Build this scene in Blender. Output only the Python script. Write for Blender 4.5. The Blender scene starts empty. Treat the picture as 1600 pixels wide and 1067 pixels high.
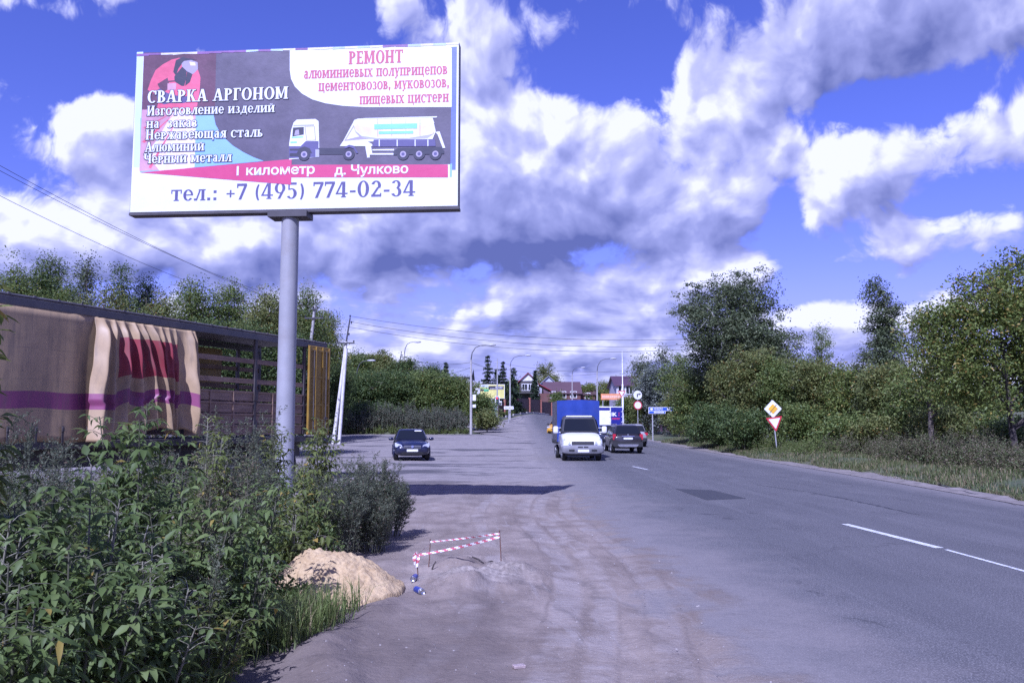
import bpy, math, random
import numpy as np
from mathutils import Vector, Matrix

SC = bpy.context.scene
COL = SC.collection
R = math.radians
rng = np.random.default_rng(7)
random.seed(7)

# ------------------------------------------------------------------ camera
FPX = 1333.0                      # focal length in pixels of the 1600 x 1067 photograph
HCAM = 1.65
HORIZON = 664.0
PITCH = math.atan((HORIZON - 533.5) / FPX)
cam_d = bpy.data.cameras.new('camera')
cam_d.sensor_width = 36.0
cam_d.lens = FPX / 1600.0 * 36.0
cam_d.clip_start = 0.05
cam_d.clip_end = 6000.0
cam = bpy.data.objects.new('camera', cam_d)
COL.objects.link(cam)
cam.location = (0, 0, HCAM)
cam.rotation_euler = (R(90) + PITCH, 0, R(0))
SC.camera = cam


def ray(px, py):
    u = (px - 800.0) / FPX
    v = (533.5 - py) / FPX
    c, s = math.cos(PITCH), math.sin(PITCH)
    return Vector((u, c - v * s, s + v * c))


def P(px, py, Y):
    """world point seen at photo pixel (px, py) at forward distance Y"""
    d = ray(px, py)
    return Vector((0, 0, HCAM)) + d * (Y / d.y)


def azel(px, py):
    d = ray(px, py).normalized()
    return math.atan2(d.x, d.y), math.asin(d.z)


# ------------------------------------------------------------------ node expressions
class NT:
    def __init__(self, tree):
        self.t = tree
        self.n = tree.nodes
        self.l = tree.links

    def node(self, typ, **kw):
        nd = self.n.new(typ)
        for k, v in kw.items():
            setattr(nd, k, v)
        return nd

    def put(self, sock, val):
        if isinstance(val, Ex):
            self.l.new(val.s, sock)
        elif isinstance(val, bpy.types.NodeSocket):
            self.l.new(val, sock)
        else:
            if sock.type == 'RGBA' and len(val) == 3:
                val = (*val, 1.0)
            sock.default_value = val

    def math(self, op, a, b=0.0, c=0.0, clamp=False):
        nd = self.node('ShaderNodeMath', operation=op, use_clamp=clamp)
        for i, q in enumerate((a, b, c)):
            self.put(nd.inputs[i], q)
        return Ex(self, nd.outputs[0])

    def vmath(self, op, a, b=(0, 0, 0)):
        nd = self.node('ShaderNodeVectorMath', operation=op)
        self.put(nd.inputs[0], a)
        self.put(nd.inputs[1], b)
        return nd.outputs[0]

    def xyz(self, x, y, z=0.0):
        nd = self.node('ShaderNodeCombineXYZ')
        for i, q in enumerate((x, y, z)):
            self.put(nd.inputs[i], q)
        return nd.outputs[0]

    def sep(self, v):
        nd = self.node('ShaderNodeSeparateXYZ')
        self.put(nd.inputs[0], v)
        return [Ex(self, o) for o in nd.outputs]

    def noise(self, vec, scale=1.0, detail=4.0, rough=0.55, dist=0.0, color=False):
        nd = self.node('ShaderNodeTexNoise')
        if vec is not None:
            self.put(nd.inputs['Vector'], vec)
        nd.inputs['Scale'].default_value = scale
        nd.inputs['Detail'].default_value = detail
        nd.inputs['Roughness'].default_value = rough
        nd.inputs['Distortion'].default_value = dist
        return nd.outputs['Color'] if color else Ex(self, nd.outputs['Fac'])

    def step(self, x, a, b):
        nd = self.node('ShaderNodeMapRange', interpolation_type='SMOOTHSTEP')
        self.put(nd.inputs[0], x)
        nd.inputs[1].default_value = a
        nd.inputs[2].default_value = b
        return Ex(self, nd.outputs[0])

    def mix(self, f, a, b):
        nd = self.node('ShaderNodeMix', data_type='RGBA')
        self.put(nd.inputs[0], f)
        self.put(nd.inputs[6], a)
        self.put(nd.inputs[7], b)
        return nd.outputs[2]

    def gauss(self, x, y, cx, cy, sx, sy):
        dx = (x - cx) * (1.0 / sx)
        dy = (y - cy) * (1.0 / sy)
        return self.math('EXPONENT', (dx * dx + dy * dy) * -1.0)


class Ex:
    def __init__(self, nt, s):
        self.nt, self.s = nt, s

    def __add__(self, o): return self.nt.math('ADD', self, o)
    __radd__ = __add__
    def __mul__(self, o): return self.nt.math('MULTIPLY', self, o)
    __rmul__ = __mul__
    def __sub__(self, o): return self.nt.math('SUBTRACT', self, o)
    def __rsub__(self, o): return self.nt.math('SUBTRACT', o, self)
    def __truediv__(self, o): return self.nt.math('DIVIDE', self, o)


# ------------------------------------------------------------------ daylight
SUN_EL, SUN_AZ = R(46.0), R(198.5)        # azimuth clockwise from +Y: behind the camera, a little to its left
sun_dir = Vector((math.sin(SUN_AZ) * math.cos(SUN_EL), math.cos(SUN_AZ) * math.cos(SUN_EL), math.sin(SUN_EL)))
sun_d = bpy.data.lights.new('sun', 'SUN')
sun_d.energy = 4.9
sun_d.angle = R(0.53)
sun_d.color = (1.0, 0.955, 0.89)
sun = bpy.data.objects.new('sun', sun_d)
COL.objects.link(sun)
sun.location = (0, 0, 60)
sun.rotation_euler = (-sun_dir).to_track_quat('-Z', 'Y').to_euler()

SC.view_settings.view_transform = 'Standard'
SC.view_settings.look = 'None'
SC.view_settings.exposure = 0.36
SC.view_settings.gamma = 1.0
SC.view_settings.use_white_balance = True       # the photograph was taken with a cold, slightly magenta balance
SC.view_settings.white_balance_temperature = 5000
SC.view_settings.white_balance_tint = 30
SC.cycles.max_bounces = 5
SC.cycles.sample_clamp_indirect = 4.0
SC.cycles.transparent_max_bounces = 6
SC.cycles.use_denoising = False     # the little grain that is left suits the photograph
SC.cycles.adaptive_threshold = 0.007

world = bpy.data.worlds.new('World')
SC.world = world
world.use_nodes = True
W = NT(world.node_tree)
W.n.clear()
skytex = W.node('ShaderNodeTexSky', sky_type='NISHITA')
skytex.sun_disc = False
skytex.sun_elevation = SUN_EL
skytex.sun_rotation = SUN_AZ
skytex.air_density = 1.0
skytex.dust_density = 0.4
skytex.ozone_density = 2.0
tc = W.node('ShaderNodeTexCoord')
dx_, dy_, dz_ = W.sep(tc.outputs['Generated'])
az_ = W.math('ARCTAN2', dx_, dy_)
el_ = W.math('ARCSINE', dz_)
el_ = W.math('MAXIMUM', el_, -0.03)
PXR = 1.0 / FPX


def cloud_density(az, el, soft=False):
    """how much cloud stands in a direction of the sky: heaped cumulus over flat far layers"""
    vv = W.math('LOGARITHM', el + 0.13, math.e) * 0.44
    base = W.xyz(az, vv, 0.37)
    wn = W.node('ShaderNodeTexNoise')
    W.put(wn.inputs['Vector'], base)
    wn.inputs['Scale'].default_value = 9.0
    wn.inputs['Detail'].default_value = 4.0
    off = W.vmath('SUBTRACT', wn.outputs['Color'], (0.5, 0.5, 0.5))
    sc = W.node('ShaderNodeVectorMath', operation='SCALE')
    W.put(sc.inputs[0], off)
    sc.inputs[3].default_value = 0.085
    wv = W.vmath('ADD', base, sc.outputs[0])
    big = W.noise(wv, 4.5, 2.0, 0.5)
    vo = W.node('ShaderNodeTexVoronoi', feature='SMOOTH_F1', voronoi_dimensions='2D')
    W.put(vo.inputs['Vector'], wv)
    vo.inputs['Scale'].default_value = 10.0
    vo.inputs['Detail'].default_value = 2.0 if soft else 4.0
    vo.inputs['Roughness'].default_value = 0.5
    vo.inputs['Lacunarity'].default_value = 2.3
    vo.inputs['Smoothness'].default_value = 0.35
    puff = 0.42 - Ex(W, vo.outputs['Distance'])
    fine = W.noise(wv, 22.0, 3.0 if soft else 8.0, 0.5 if soft else 0.62)
    d = (big - 0.5) * 1.15 + puff * 0.55 + (fine - 0.5) * 0.62 + 0.13
    lay = W.noise(W.xyz(az * 1.6, el * 9.0, 4.1), 3.2, 5.0, 0.6)
    d = d + (lay - 0.385) * W.step(el, 0.22, 0.06) * 1.35
    blobs = [(880, 235, 260, 90, .50), (740, 340, 360, 85, .52), (1120, 170, 120, 60, .50), (1130, 300, 110, 85, .50), (1380, 35, 300, 70, .62),
             (1190, 110, 100, 50, .25), (1345, 270, 80, 62, .50), (1490, 225, 100, 40, .38), (1585, 200, 60, 60, .35),
             (110, 190, 110, 52, .52), (90, 245, 70, 26, .25), (300, 370, 190, 50, .45), (60, 400, 120, 45, .5),
             (540, 385, 170, 55, .45), (750, 80, 80, 60, .45), (725, 190, 80, 80, .45), (60, 12, 90, 26, .45),
             (215, 0, 60, 16, .35), (640, 20, 50, 25, .15), (560, 70, 30, 20, .2), (1140, 430, 110, 30, .4), (1290, 500, 60, 35, .45),
             (800, 490, 420, 40, .25), (600, 545, 380, 30, .20), (1500, 375, 180, 40, .34), (230, 395, 200, 40, .2), (1290, 545, 300, 30, .2), (1100, 540, 400, 40, .1),
             (-500, 300, 500, 200, .2), (2300, 250, 500, 200, .2),
             (340, 30, 110, 50, -.45), (130, 95, 120, 36, -.5), (520, 30, 90, 40, -.3), (1225, 350, 35, 80, -.55), (1400, 155, 130, 28, -.5),
             (1480, 315, 120, 26, -.4), (1000, 70, 75, 45, -.5), (890, 110, 50, 40, -.3), (1310, 400, 60, 35, -.25), (1000, 130, 60, 18, -.3), (1250, 440, 60, 40, -.3)]
    for (bx, by, sx, sy, w) in blobs:
        a, e = azel(bx, by)
        d = d + W.gauss(az, el, a, e, sx * PXR, sy * PXR) * w
    return d


dens = cloud_density(az_, el_)
soft0 = cloud_density(az_, el_, True)
soft1 = cloud_density(az_ - 0.012, el_ + 0.020, True)
alpha = W.step(dens, 0.0, 0.26)
lit = (soft0 - soft1) * 1.1 + (dens - soft0) * 0.5 + 0.745 - W.step(soft0, 0.3, 1.1) * 0.10
for (bx, by, sx, sy, w) in [(830, 405, 260, 42, .60), (640, 350, 200, 40, .20), (1390, 45, 300, 70, .36), (1090, 335, 100, 28, .2), (760, 300, 160, 40, .08),
                            (760, 520, 300, 20, .25), (1400, 330, 80, 30, .2), (880, 470, 160, 16, .2), (250, 430, 220, 20, .12)]:
    a, e = azel(bx, by)
    lit = lit - W.gauss(az_, el_, a, e, sx * PXR, sy * PXR) * w
for (bx, by, sx, sy, w) in [(1130, 170, 120, 30, .25), (800, 175, 80, 25, .15), (1290, 260, 50, 50, .3), (100, 185, 80, 30, .2), (1130, 430, 90, 25, .3), (1290, 490, 60, 25, .3)]:
    a, e = azel(bx, by)
    lit = lit + W.gauss(az_, el_, a, e, sx * PXR, sy * PXR) * w
lit = W.math('ADD', lit, (W.noise(W.xyz(az_, el_ * 1.4, 2.0), 18.0, 7.0, 0.6) - 0.5) * 0.30, clamp=True)
ramp = W.node('ShaderNodeValToRGB')
W.put(ramp.inputs[0], lit)
er = ramp.color_ramp.elements
er[0].position, er[0].color = 0.0, (0.130, 0.145, 0.275, 1)
er[1].position, er[1].color = 1.0, (0.90, 0.85, 0.80, 1)
e2 = er.new(0.5)
e2.color = (0.345, 0.345, 0.48, 1)
e3 = er.new(0.8)
e3.color = (0.575, 0.55, 0.61, 1)
bg_sky = W.node('ShaderNodeBackground')
hs = W.node('ShaderNodeHueSaturation')
hs.inputs['Saturation'].default_value = 1.1
W.put(hs.inputs['Color'], skytex.outputs[0])
tint = W.node('ShaderNodeMix', data_type='RGBA', blend_type='MULTIPLY')
tint.inputs[0].default_value = 1.0
W.put(tint.inputs[6], hs.outputs[0])
tint.inputs[7].default_value = (0.98, 0.70, 1.12, 1)
W.put(bg_sky.inputs['Color'], tint.outputs[2])
bg_sky.inputs['Strength'].default_value = 0.096
hz = W.node('ShaderNodeMix', data_type='RGBA')
W.put(hz.inputs[0], W.step(el_, 0.20, 0.0) * 0.85)
W.put(hz.inputs[6], tint.outputs[2])
hz.inputs[7].default_value = (3.6, 3.7, 5.2, 1)
W.put(bg_sky.inputs['Color'], hz.outputs[2])
bg_cloud = W.node('ShaderNodeBackground')
W.put(bg_cloud.inputs['Color'], ramp.outputs[0])
bg_cloud.inputs['Strength'].default_value = 0.93
mixs = W.node('ShaderNodeMixShader')
W.put(mixs.inputs[0], alpha * 0.97)
W.put(mixs.inputs[1], bg_sky.outputs[0])
W.put(mixs.inputs[2], bg_cloud.outputs[0])
outw = W.node('ShaderNodeOutputWorld')
W.put(outw.inputs[0], mixs.outputs[0])


# ------------------------------------------------------------------ numeric noise
_perm = np.random.default_rng(3).random((256, 256))


def vnoise(x, y):
    x = np.asarray(x, float)
    y = np.asarray(y, float)
    xi, yi = np.floor(x).astype(int), np.floor(y).astype(int)
    fx, fy = x - xi, y - yi
    fx = fx * fx * (3 - 2 * fx)
    fy = fy * fy * (3 - 2 * fy)
    a = _perm[xi & 255, yi & 255]
    b = _perm[(xi + 1) & 255, yi & 255]
    c = _perm[xi & 255, (yi + 1) & 255]
    d = _perm[(xi + 1) & 255, (yi + 1) & 255]
    return (a * (1 - fx) + b * fx) * (1 - fy) + (c * (1 - fx) + d * fx) * fy - 0.5


def fbm(x, y, f=1.0, octv=4):
    s, a = 0.0, 1.0
    for _ in range(octv):
        s = s + a * vnoise(x * f + 17.3, y * f + 5.1)
        f *= 2.03
        a *= 0.5
    return s


def sstep(x, a, b):
    t = np.clip((np.asarray(x, float) - a) / (b - a), 0, 1)
    return t * t * (3 - 2 * t)


def softpos(x, w):
    return np.where(x < -w, 0.0, np.where(x > w, x, (x + w) ** 2 / (4 * w)))


def terrain(X, Y):
    X = np.asarray(X, float)
    Y = np.asarray(Y, float)
    k = 0.031 + (0.010 - 0.031) * sstep(X, 1.0, 10.0)
    yy = np.minimum(Y, 170.0)
    g = k * softpos(yy - 48, 8) + 0.05 * softpos(yy - 112, 6)
    return g


def T(X, Y):
    return float(terrain(X, Y))


def GP(px, py):
    """ground point under a photo pixel"""
    d = ray(px, py)
    lo = None
    prev = None
    t = 1.0
    while t < 400:
        p = Vector((0, 0, HCAM)) + d * t
        h = p.z - T(p.x, p.y)
        if h < 0:
            a, b = prev, t
            for _ in range(25):
                m = (a + b) / 2
                p = Vector((0, 0, HCAM)) + d * m
                if p.z - T(p.x, p.y) < 0:
                    b = m
                else:
                    a = m
            p = Vector((0, 0, HCAM)) + d * a
            return p
        prev = t
        t *= 1.02
    return Vector((0, 0, HCAM)) + d * 200


# ------------------------------------------------------------------ meshes
class MB:
    """collects shapes and links them as one mesh object"""
    def __init__(self):
        self.v, self.f, self.m, self.sm = [], [], [], []

    def add(self, verts, faces, mi=0, smooth=False):
        o = len(self.v)
        self.v.extend([tuple(q) for q in verts])
        for fc in faces:
            self.f.append(tuple(o + i for i in fc))
            self.m.append(mi)
            self.sm.append(smooth)

    def box(self, cx, cy, cz, sx, sy, sz, mi=0, rz=0.0, M=None, bev=0.0):
        hx, hy, hz = sx / 2, sy / 2, sz / 2
        if bev:
            b = min(bev, hx * .9, hy * .9, hz * .9)
            vs, idx = [], {}
            for ax in range(3):
                for sgx in (-1, 1):
                    for sgy in (-1, 1):
                        for sgz in (-1, 1):
                            p = [sgx * (hx - b), sgy * (hy - b), sgz * (hz - b)]
                            sg = (sgx, sgy, sgz)
                            p[ax] = sg[ax] * (hx, hy, hz)[ax]
                            idx[(ax, sgx, sgy, sgz)] = len(vs)
                            vs.append(p)
            fs = []
            for ax in range(3):
                for s in (-1, 1):
                    o = [a for a in range(3) if a != ax]
                    q = []
                    for (u, w) in ((-1, -1), (1, -1), (1, 1), (-1, 1)):
                        sg = [0, 0, 0]
                        sg[ax], sg[o[0]], sg[o[1]] = s, u, w
                        q.append(idx[(ax, *sg)])
                    if (s < 0) != (ax == 1):
                        q.reverse()
                    fs.append(q)
            for ax in range(3):
                o = [a for a in range(3) if a != ax]
                for u in (-1, 1):
                    for w in (-1, 1):
                        q = []
                        for (fa, s) in ((o[0], -1), (o[0], 1), (o[1], 1), (o[1], -1)):
                            sg = [0, 0, 0]
                            sg[ax], sg[o[0]], sg[o[1]] = s, u, w
                            q.append(idx[(fa, *sg)])
                        fs.append(q)
            for sgx in (-1, 1):
                for sgy in (-1, 1):
                    for sgz in (-1, 1):
                        fs.append([idx[(a, sgx, sgy, sgz)] for a in range(3)])
        else:
            vs = [(x * hx, y * hy, z * hz) for z in (-1, 1) for y in (-1, 1) for x in (-1, 1)]
            fs = [(0, 2, 3, 1), (4, 5, 7, 6), (0, 1, 5, 4), (2, 6, 7, 3), (0, 4, 6, 2), (1, 3, 7, 5)]
        c, s = math.cos(rz), math.sin(rz)
        out = []
        for (x, y, z) in vs:
            p = Vector((cx + x * c - y * s, cy + x * s + y * c, cz + z))
            out.append(M @ p if M is not None else p)
        self.add(out, fs, mi)

    def quad(self, a, b, c, d, mi=0):
        self.add([a, b, c, d], [(0, 1, 2, 3)], mi)

    def poly(self, pts, mi=0):
        self.add(pts, [tuple(range(len(pts)))], mi)

    def tube(self, pts, radii, n=8, mi=0, cap=True, smooth=True):
        pts = [Vector(p) for p in pts]
        if not hasattr(radii, '__len__'):
            radii = [radii] * len(pts)
        rings = []
        ref = None
        for i, p in enumerate(pts):
            a = pts[max(0, i - 1)]
            b = pts[min(len(pts) - 1, i + 1)]
            t = (b - a).normalized()
            if ref is None:
                ref = Vector((1, 0, 0)) if abs(t.x) < 0.8 else Vector((0, 1, 0))
            u = (ref - t * ref.dot(t))
            if u.length < 1e-4:
                u = t.orthogonal()
            u.normalize()
            ref = u
            w = t.cross(u)
            rings.append([p + (u * math.cos(2 * math.pi * k / n) + w * math.sin(2 * math.pi * k / n)) * radii[i] for k in range(n)])
        vs = [q for r_ in rings for q in r_]
        fs = []
        for i in range(len(pts) - 1):
            for k in range(n):
                k2 = (k + 1) % n
                fs.append((i * n + k, i * n + k2, (i + 1) * n + k2, (i + 1) * n + k))
        self.add(vs, fs, mi, smooth)
        if cap:
            self.add(rings[0], [tuple(reversed(range(n)))], mi)
            self.add(rings[-1], [tuple(range(n))], mi)

    def loft(self, rings, mi=0, cap=True, smooth=True, closed=True):
        n = len(rings[0])
        vs = [q for r_ in rings for q in r_]
        fs = []
        for i in range(len(rings) - 1):
            for k in range(n if closed else n - 1):
                k2 = (k + 1) % n
                fs.append((i * n + k, i * n + k2, (i + 1) * n + k2, (i + 1) * n + k))
        if cap:
            fs.append(tuple(reversed(range(n))))
            fs.append(tuple((len(rings) - 1) * n + k for k in range(n)))
        self.add(vs, fs, mi, smooth)

    def disc(self, c, nrm, r, n=24, mi=0, r2=None):
        nrm = Vector(nrm).normalized()
        u = nrm.orthogonal().normalized()
        w = nrm.cross(u)
        c = Vector(c)
        ring = [c + (u * math.cos(2 * math.pi * k / n) + w * math.sin(2 * math.pi * k / n)) * r for k in range(n)]
        self.add(ring, [tuple(range(n))], mi)

    def build(self, name, mats, parent=None, loc=None, rz=0.0, recalc=False):
        me = bpy.data.meshes.new(name)
        me.from_pydata(self.v, [], self.f)
        if not isinstance(mats, (list, tuple)):
            mats = [mats]
        for q in mats:
            me.materials.append(q)
        me.polygons.foreach_set('material_index', self.m)
        me.polygons.foreach_set('use_smooth', self.sm)
        if recalc:
            import bmesh
            b = bmesh.new()
            b.from_mesh(me)
            bmesh.ops.recalc_face_normals(b, faces=b.faces)
            b.to_mesh(me)
            b.free()
        me.update()
        o = bpy.data.objects.new(name, me)
        COL.objects.link(o)
        if parent:
            o.parent = parent
        if loc is not None:
            o.location = loc
            o.rotation_euler = (0, 0, rz)
        return o


def np_object(name, verts, faces, mat, parent=None, smooth=False, loc=None):
    """verts (N,3), faces (F,k) -> one mesh object"""
    me = bpy.data.meshes.new(name)
    nv, nf, k = len(verts), len(faces), faces.shape[1]
    me.vertices.add(nv)
    me.vertices.foreach_set('co', np.ascontiguousarray(verts, dtype=np.float32).ravel())
    me.loops.add(nf * k)
    me.loops.foreach_set('vertex_index', np.ascontiguousarray(faces, dtype=np.int32).ravel())
    me.polygons.add(nf)
    me.polygons.foreach_set('loop_start', np.arange(0, nf * k, k, dtype=np.int32))
    me.polygons.foreach_set('loop_total', np.full(nf, k, dtype=np.int32))
    if smooth:
        me.polygons.foreach_set('use_smooth', np.ones(nf, dtype=bool))
    me.materials.append(mat)
    me.update(calc_edges=True)
    me.validate()
    o = bpy.data.objects.new(name, me)
    COL.objects.link(o)
    if parent:
        o.parent = parent
    if loc is not None:
        o.location = loc
    return o


def tag(o, label=None, cat=None, group=None, kind=None):
    if label:
        o['label'] = label
    if cat:
        o['category'] = cat
    if group:
        o['group'] = group
    if kind:
        o['kind'] = kind
    return o


def thing(name, loc, label, cat, rz=0.0, group=None):
    o = bpy.data.objects.new(name, None)
    COL.objects.link(o)
    o.empty_display_size = 0.2
    o.location = loc
    o.rotation_euler = (0, 0, rz)
    return tag(o, label, cat, group)


def copy_tree(o, parent=None):
    c = o.copy()
    COL.objects.link(c)
    if parent:
        c.parent = parent
    for ch in list(o.children):
        copy_tree(ch, c)
    return c


def structure(o):
    o['kind'] = 'structure'
    return o


# ------------------------------------------------------------------ materials
def new_mat(name):
    m = bpy.data.materials.new(name)
    m.use_nodes = True
    nt = NT(m.node_tree)
    bs = m.node_tree.nodes['Principled BSDF']
    return m, nt, bs


def pmat(name, col, rough=0.6, var=0.12, scale=6.0, metal=0.0, dirt=0.0, dirtcol=(0.16, 0.13, 0.11), bump=0.0, bscale=60.0, spec=0.5, coat=0.0):
    """a painted / weathered surface: base colour with blotchy variation, optional grime and fine relief"""
    m, nt, bs = new_mat(name)
    tcn = nt.node('ShaderNodeTexCoord')
    obj = tcn.outputs['Object']
    n1 = nt.noise(obj, scale, 5.0, 0.6)
    lo = tuple(c * (1 - var) for c in col)
    hi = tuple(min(1, c * (1 + var)) for c in col)
    c = nt.mix(nt.step(n1, 0.3, 0.7), lo, hi)
    if dirt > 0:
        n2 = nt.noise(obj, scale * 0.35, 7.0, 0.68)
        c = nt.mix(nt.step(n2, 0.48, 0.74) * dirt, c, dirtcol)
    nt.put(bs.inputs['Base Color'], c)
    nt.put(bs.inputs['Roughness'], nt.math('ADD', n1 * 0.2, rough - 0.1, clamp=True))
    bs.inputs['Metallic'].default_value = metal
    bs.inputs['Specular IOR Level'].default_value = spec
    bs.inputs['Coat Weight'].default_value = coat
    bs.inputs['Coat Roughness'].default_value = 0.08
    if bump > 0:
        b = nt.node('ShaderNodeBump')
        b.inputs['Strength'].default_value = bump
        b.inputs['Distance'].default_value = 0.01
        nt.put(b.inputs['Height'], nt.noise(obj, bscale, 5.0, 0.6))
        nt.put(bs.inputs['Normal'], b.outputs[0])
    return m


def leaf_mat(name, dark, mid, light, yellow=None, yfrac=0.05, trans=0.28, rough=0.5):
    m, nt, bs = new_mat(name)
    geo = nt.node('ShaderNodeNewGeometry')
    rnd = Ex(nt, geo.outputs['Random Per Island'])
    n = nt.noise(geo.outputs['Position'], 0.9, 3.0, 0.6)
    f = nt.math('ADD', rnd * 0.7, n * 0.9 - 0.27, clamp=True)
    rp = nt.node('ShaderNodeValToRGB')
    nt.put(rp.inputs[0], f)
    e = rp.color_ramp.elements
    e[0].position, e[0].color = 0.0, (*dark, 1)
    e[1].position, e[1].color = 1.0, (*light, 1)
    k = e.new(0.5)
    k.color = (*mid, 1)
    c = rp.outputs[0]
    if yellow:
        r2 = nt.math('FRACT', rnd * 37.7)
        c = nt.mix(nt.math('LESS_THAN', r2, yfrac), c, yellow)
    nt.put(bs.inputs['Base Color'], c)
    bs.inputs['Roughness'].default_value = rough
    bs.inputs['Specular IOR Level'].default_value = 0.35
    tr = nt.node('ShaderNodeBsdfTranslucent')
    hs_ = nt.node('ShaderNodeHueSaturation')
    hs_.inputs['Value'].default_value = 1.3
    hs_.inputs['Hue'].default_value = 0.48
    nt.put(hs_.inputs['Color'], c)
    nt.put(tr.inputs['Color'], hs_.outputs[0])
    mx = nt.node('ShaderNodeMixShader')
    mx.inputs[0].default_value = min(.6, trans * 1.45)
    nt.put(mx.inputs[1], bs.outputs[0])
    nt.put(mx.inputs[2], tr.outputs[0])
    out = m.node_tree.nodes['Material Output']
    nt.put(out.inputs[0], mx.outputs[0])
    return m


def glass_mat(name, col=(0.012, 0.014, 0.018), rough=0.05):
    m, nt, bs = new_mat(name)
    bs.inputs['Base Color'].default_value = (*col, 1)
    bs.inputs['Roughness'].default_value = rough
    bs.inputs['Specular IOR Level'].default_value = 0.35
    return m


def lamp_mat(name, col, strength):
    m, nt, bs = new_mat(name)
    bs.inputs['Base Color'].default_value = (*col, 1)
    bs.inputs['Emission Color'].default_value = (*col, 1)
    bs.inputs['Emission Strength'].default_value = strength
    return m


# ------------------------------------------------------------------ ground, road, shoulder
def ground_material():
    """asphalt that goes over into dusty soil towards the shoulder; dirt lot with worn asphalt"""
    m, nt, bs = new_mat('asphalt_and_dirt')
    geo = nt.node('ShaderNodeNewGeometry')
    pos = geo.outputs['Position']
    x, y, z = nt.sep(pos)
    flat = nt.xyz(x, y, 0.0)
    streak = nt.xyz(x * 1.0, y * 0.22, 0.0)
    n_big = nt.noise(flat, 0.35, 6.0, 0.6)
    n_mid = nt.noise(flat, 1.7, 7.0, 0.62)
    n_str = nt.noise(streak, 1.6, 6.0, 0.6, 0.6)
    n_fine = nt.noise(flat, 14.0, 6.0, 0.65)
    speck = nt.noise(flat, 75.0, 2.0, 0.6)
    speck2 = nt.noise(flat, 190.0, 1.0, 0.6)
    # asphalt
    af = nt.step(n_big * 0.45 + n_str * 0.55, 0.32, 0.70)
    asph = nt.mix(af, (0.060, 0.059, 0.061), (0.105, 0.102, 0.102))
    ribs = nt.noise(nt.xyz(x * 2.6, y * 0.05, 1.0), 1.0, 5.0, 0.6)
    asph = nt.mix(nt.step(ribs, 0.5, 0.72) * 0.45, asph, (0.145, 0.140, 0.138))
    asph = nt.mix(nt.step(n_mid, 0.60, 0.74) * 0.35, asph, (0.052, 0.051, 0.053))
    asph = nt.mix((nt.noise(flat, 17.0, 4.0, 0.7) - 0.3) * 0.55, asph, (0.17, 0.165, 0.165))
    asph = nt.mix(nt.step(speck, 0.52, 0.66) * 0.85, asph, (0.26, 0.25, 0.245))
    asph = nt.mix(nt.step(nt.noise(flat, 38.0, 3.0, 0.7), 0.56, 0.68) * 0.75, asph, (0.24, 0.23, 0.225))
    asph = nt.mix(nt.step(nt.noise(flat, 48.0, 2.0, 0.7), 0.56, 0.66) * 0.6, asph, (0.034, 0.034, 0.036))
    asph = nt.mix(nt.step(speck2, 0.60, 0.72) * 0.55, asph, (0.036, 0.036, 0.038))
    # wheel tracks, polished a little darker
    tr = nt.math('ABSOLUTE', nt.math('SUBTRACT', nt.math('FRACT', (x - 1.05) * (1 / 1.95)), 0.5))
    asph = nt.mix(nt.step(tr, 0.34, 0.12) * nt.step(n_big, 0.3, 0.75) * 0.35, asph, (0.075, 0.075, 0.078))
    # cracks
    vor = nt.node('ShaderNodeTexVoronoi', feature='DISTANCE_TO_EDGE')
    wob = nt.vmath('ADD', flat, nt.noise(flat, 1.2, 4.0, 0.6, color=True))
    nt.put(vor.inputs['Vector'], wob)
    vor.inputs['Scale'].default_value = 0.22
    crack = nt.step(Ex(nt, vor.outputs['Distance']), 0.010, 0.002)
    asph = nt.mix(crack * nt.step(n_mid, 0.5, 0.65) * 0.5, asph, (0.03, 0.03, 0.032))
    # dirt
    df = nt.step(n_mid * 0.5 + n_str * 0.5, 0.33, 0.68)
    dirt = nt.mix(df, (0.160, 0.128, 0.104), (0.295, 0.246, 0.205))
    dirt = nt.mix(nt.step(n_fine, 0.58, 0.75) * 0.55, dirt, (0.34, 0.31, 0.29))
    dirt = nt.mix(nt.step(n_fine, 0.42, 0.28) * 0.6, dirt, (0.105, 0.092, 0.086))
    damp = nt.step(nt.noise(nt.xyz(x, y * 0.55, 3.0), 0.9, 7.0, 0.66, 0.8), 0.55, 0.70) * nt.step(y, 22.0, 9.0)
    dirt = nt.mix(damp * 0.6, dirt, (0.070, 0.060, 0.056))
    # tyre tracks curving in from the road: pale pressed dust with darker tread bars
    cv = x + nt.math('SINE', y * 0.42 + 0.6) * 0.28 - (y - 7.0) * 0.02 + (n_mid - 0.5) * 0.22
    for (tx_, tw_) in ((-0.55, .10), (0.28, .13), (0.62, .11), (1.15, .12)):
        tk = nt.step(nt.math('ABSOLUTE', cv - tx_), tw_ * 1.25, tw_ * 0.7) * nt.step(n_big * .5 + n_mid * .5, .40, .56)
        tread = nt.step(nt.math('SINE', y * 52.0 + cv * 18.0), -0.2, 0.4)
        dirt = nt.mix(tk * (tread * n_fine * 0.30 + 0.32), dirt, (0.31, 0.28, 0.26))
        rim = nt.step(nt.math('ABSOLUTE', nt.math('ABSOLUTE', cv - tx_) - tw_ * 1.3), .035, .0)
        dirt = nt.mix(rim * nt.step(n_mid, .42, .62) * .32, dirt, (0.085, 0.070, 0.064))
    # fan of fine streaks where cars pull off
    fan = nt.noise(nt.xyz(x * 5.0 + y * 0.9, y * 0.55 - x * 0.3, 8.0), 1.0, 6.0, 0.65, 0.8)
    dirt = nt.mix(nt.step(fan, .56, .72) * .35, dirt, (0.085, 0.072, 0.068))
    dirt = nt.mix(nt.step(fan, .42, .30) * .40, dirt, (0.32, 0.29, 0.27))
    dirt = nt.mix(nt.step(speck, 0.62, 0.70) * 0.8, dirt, (0.42, 0.39, 0.37))
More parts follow.
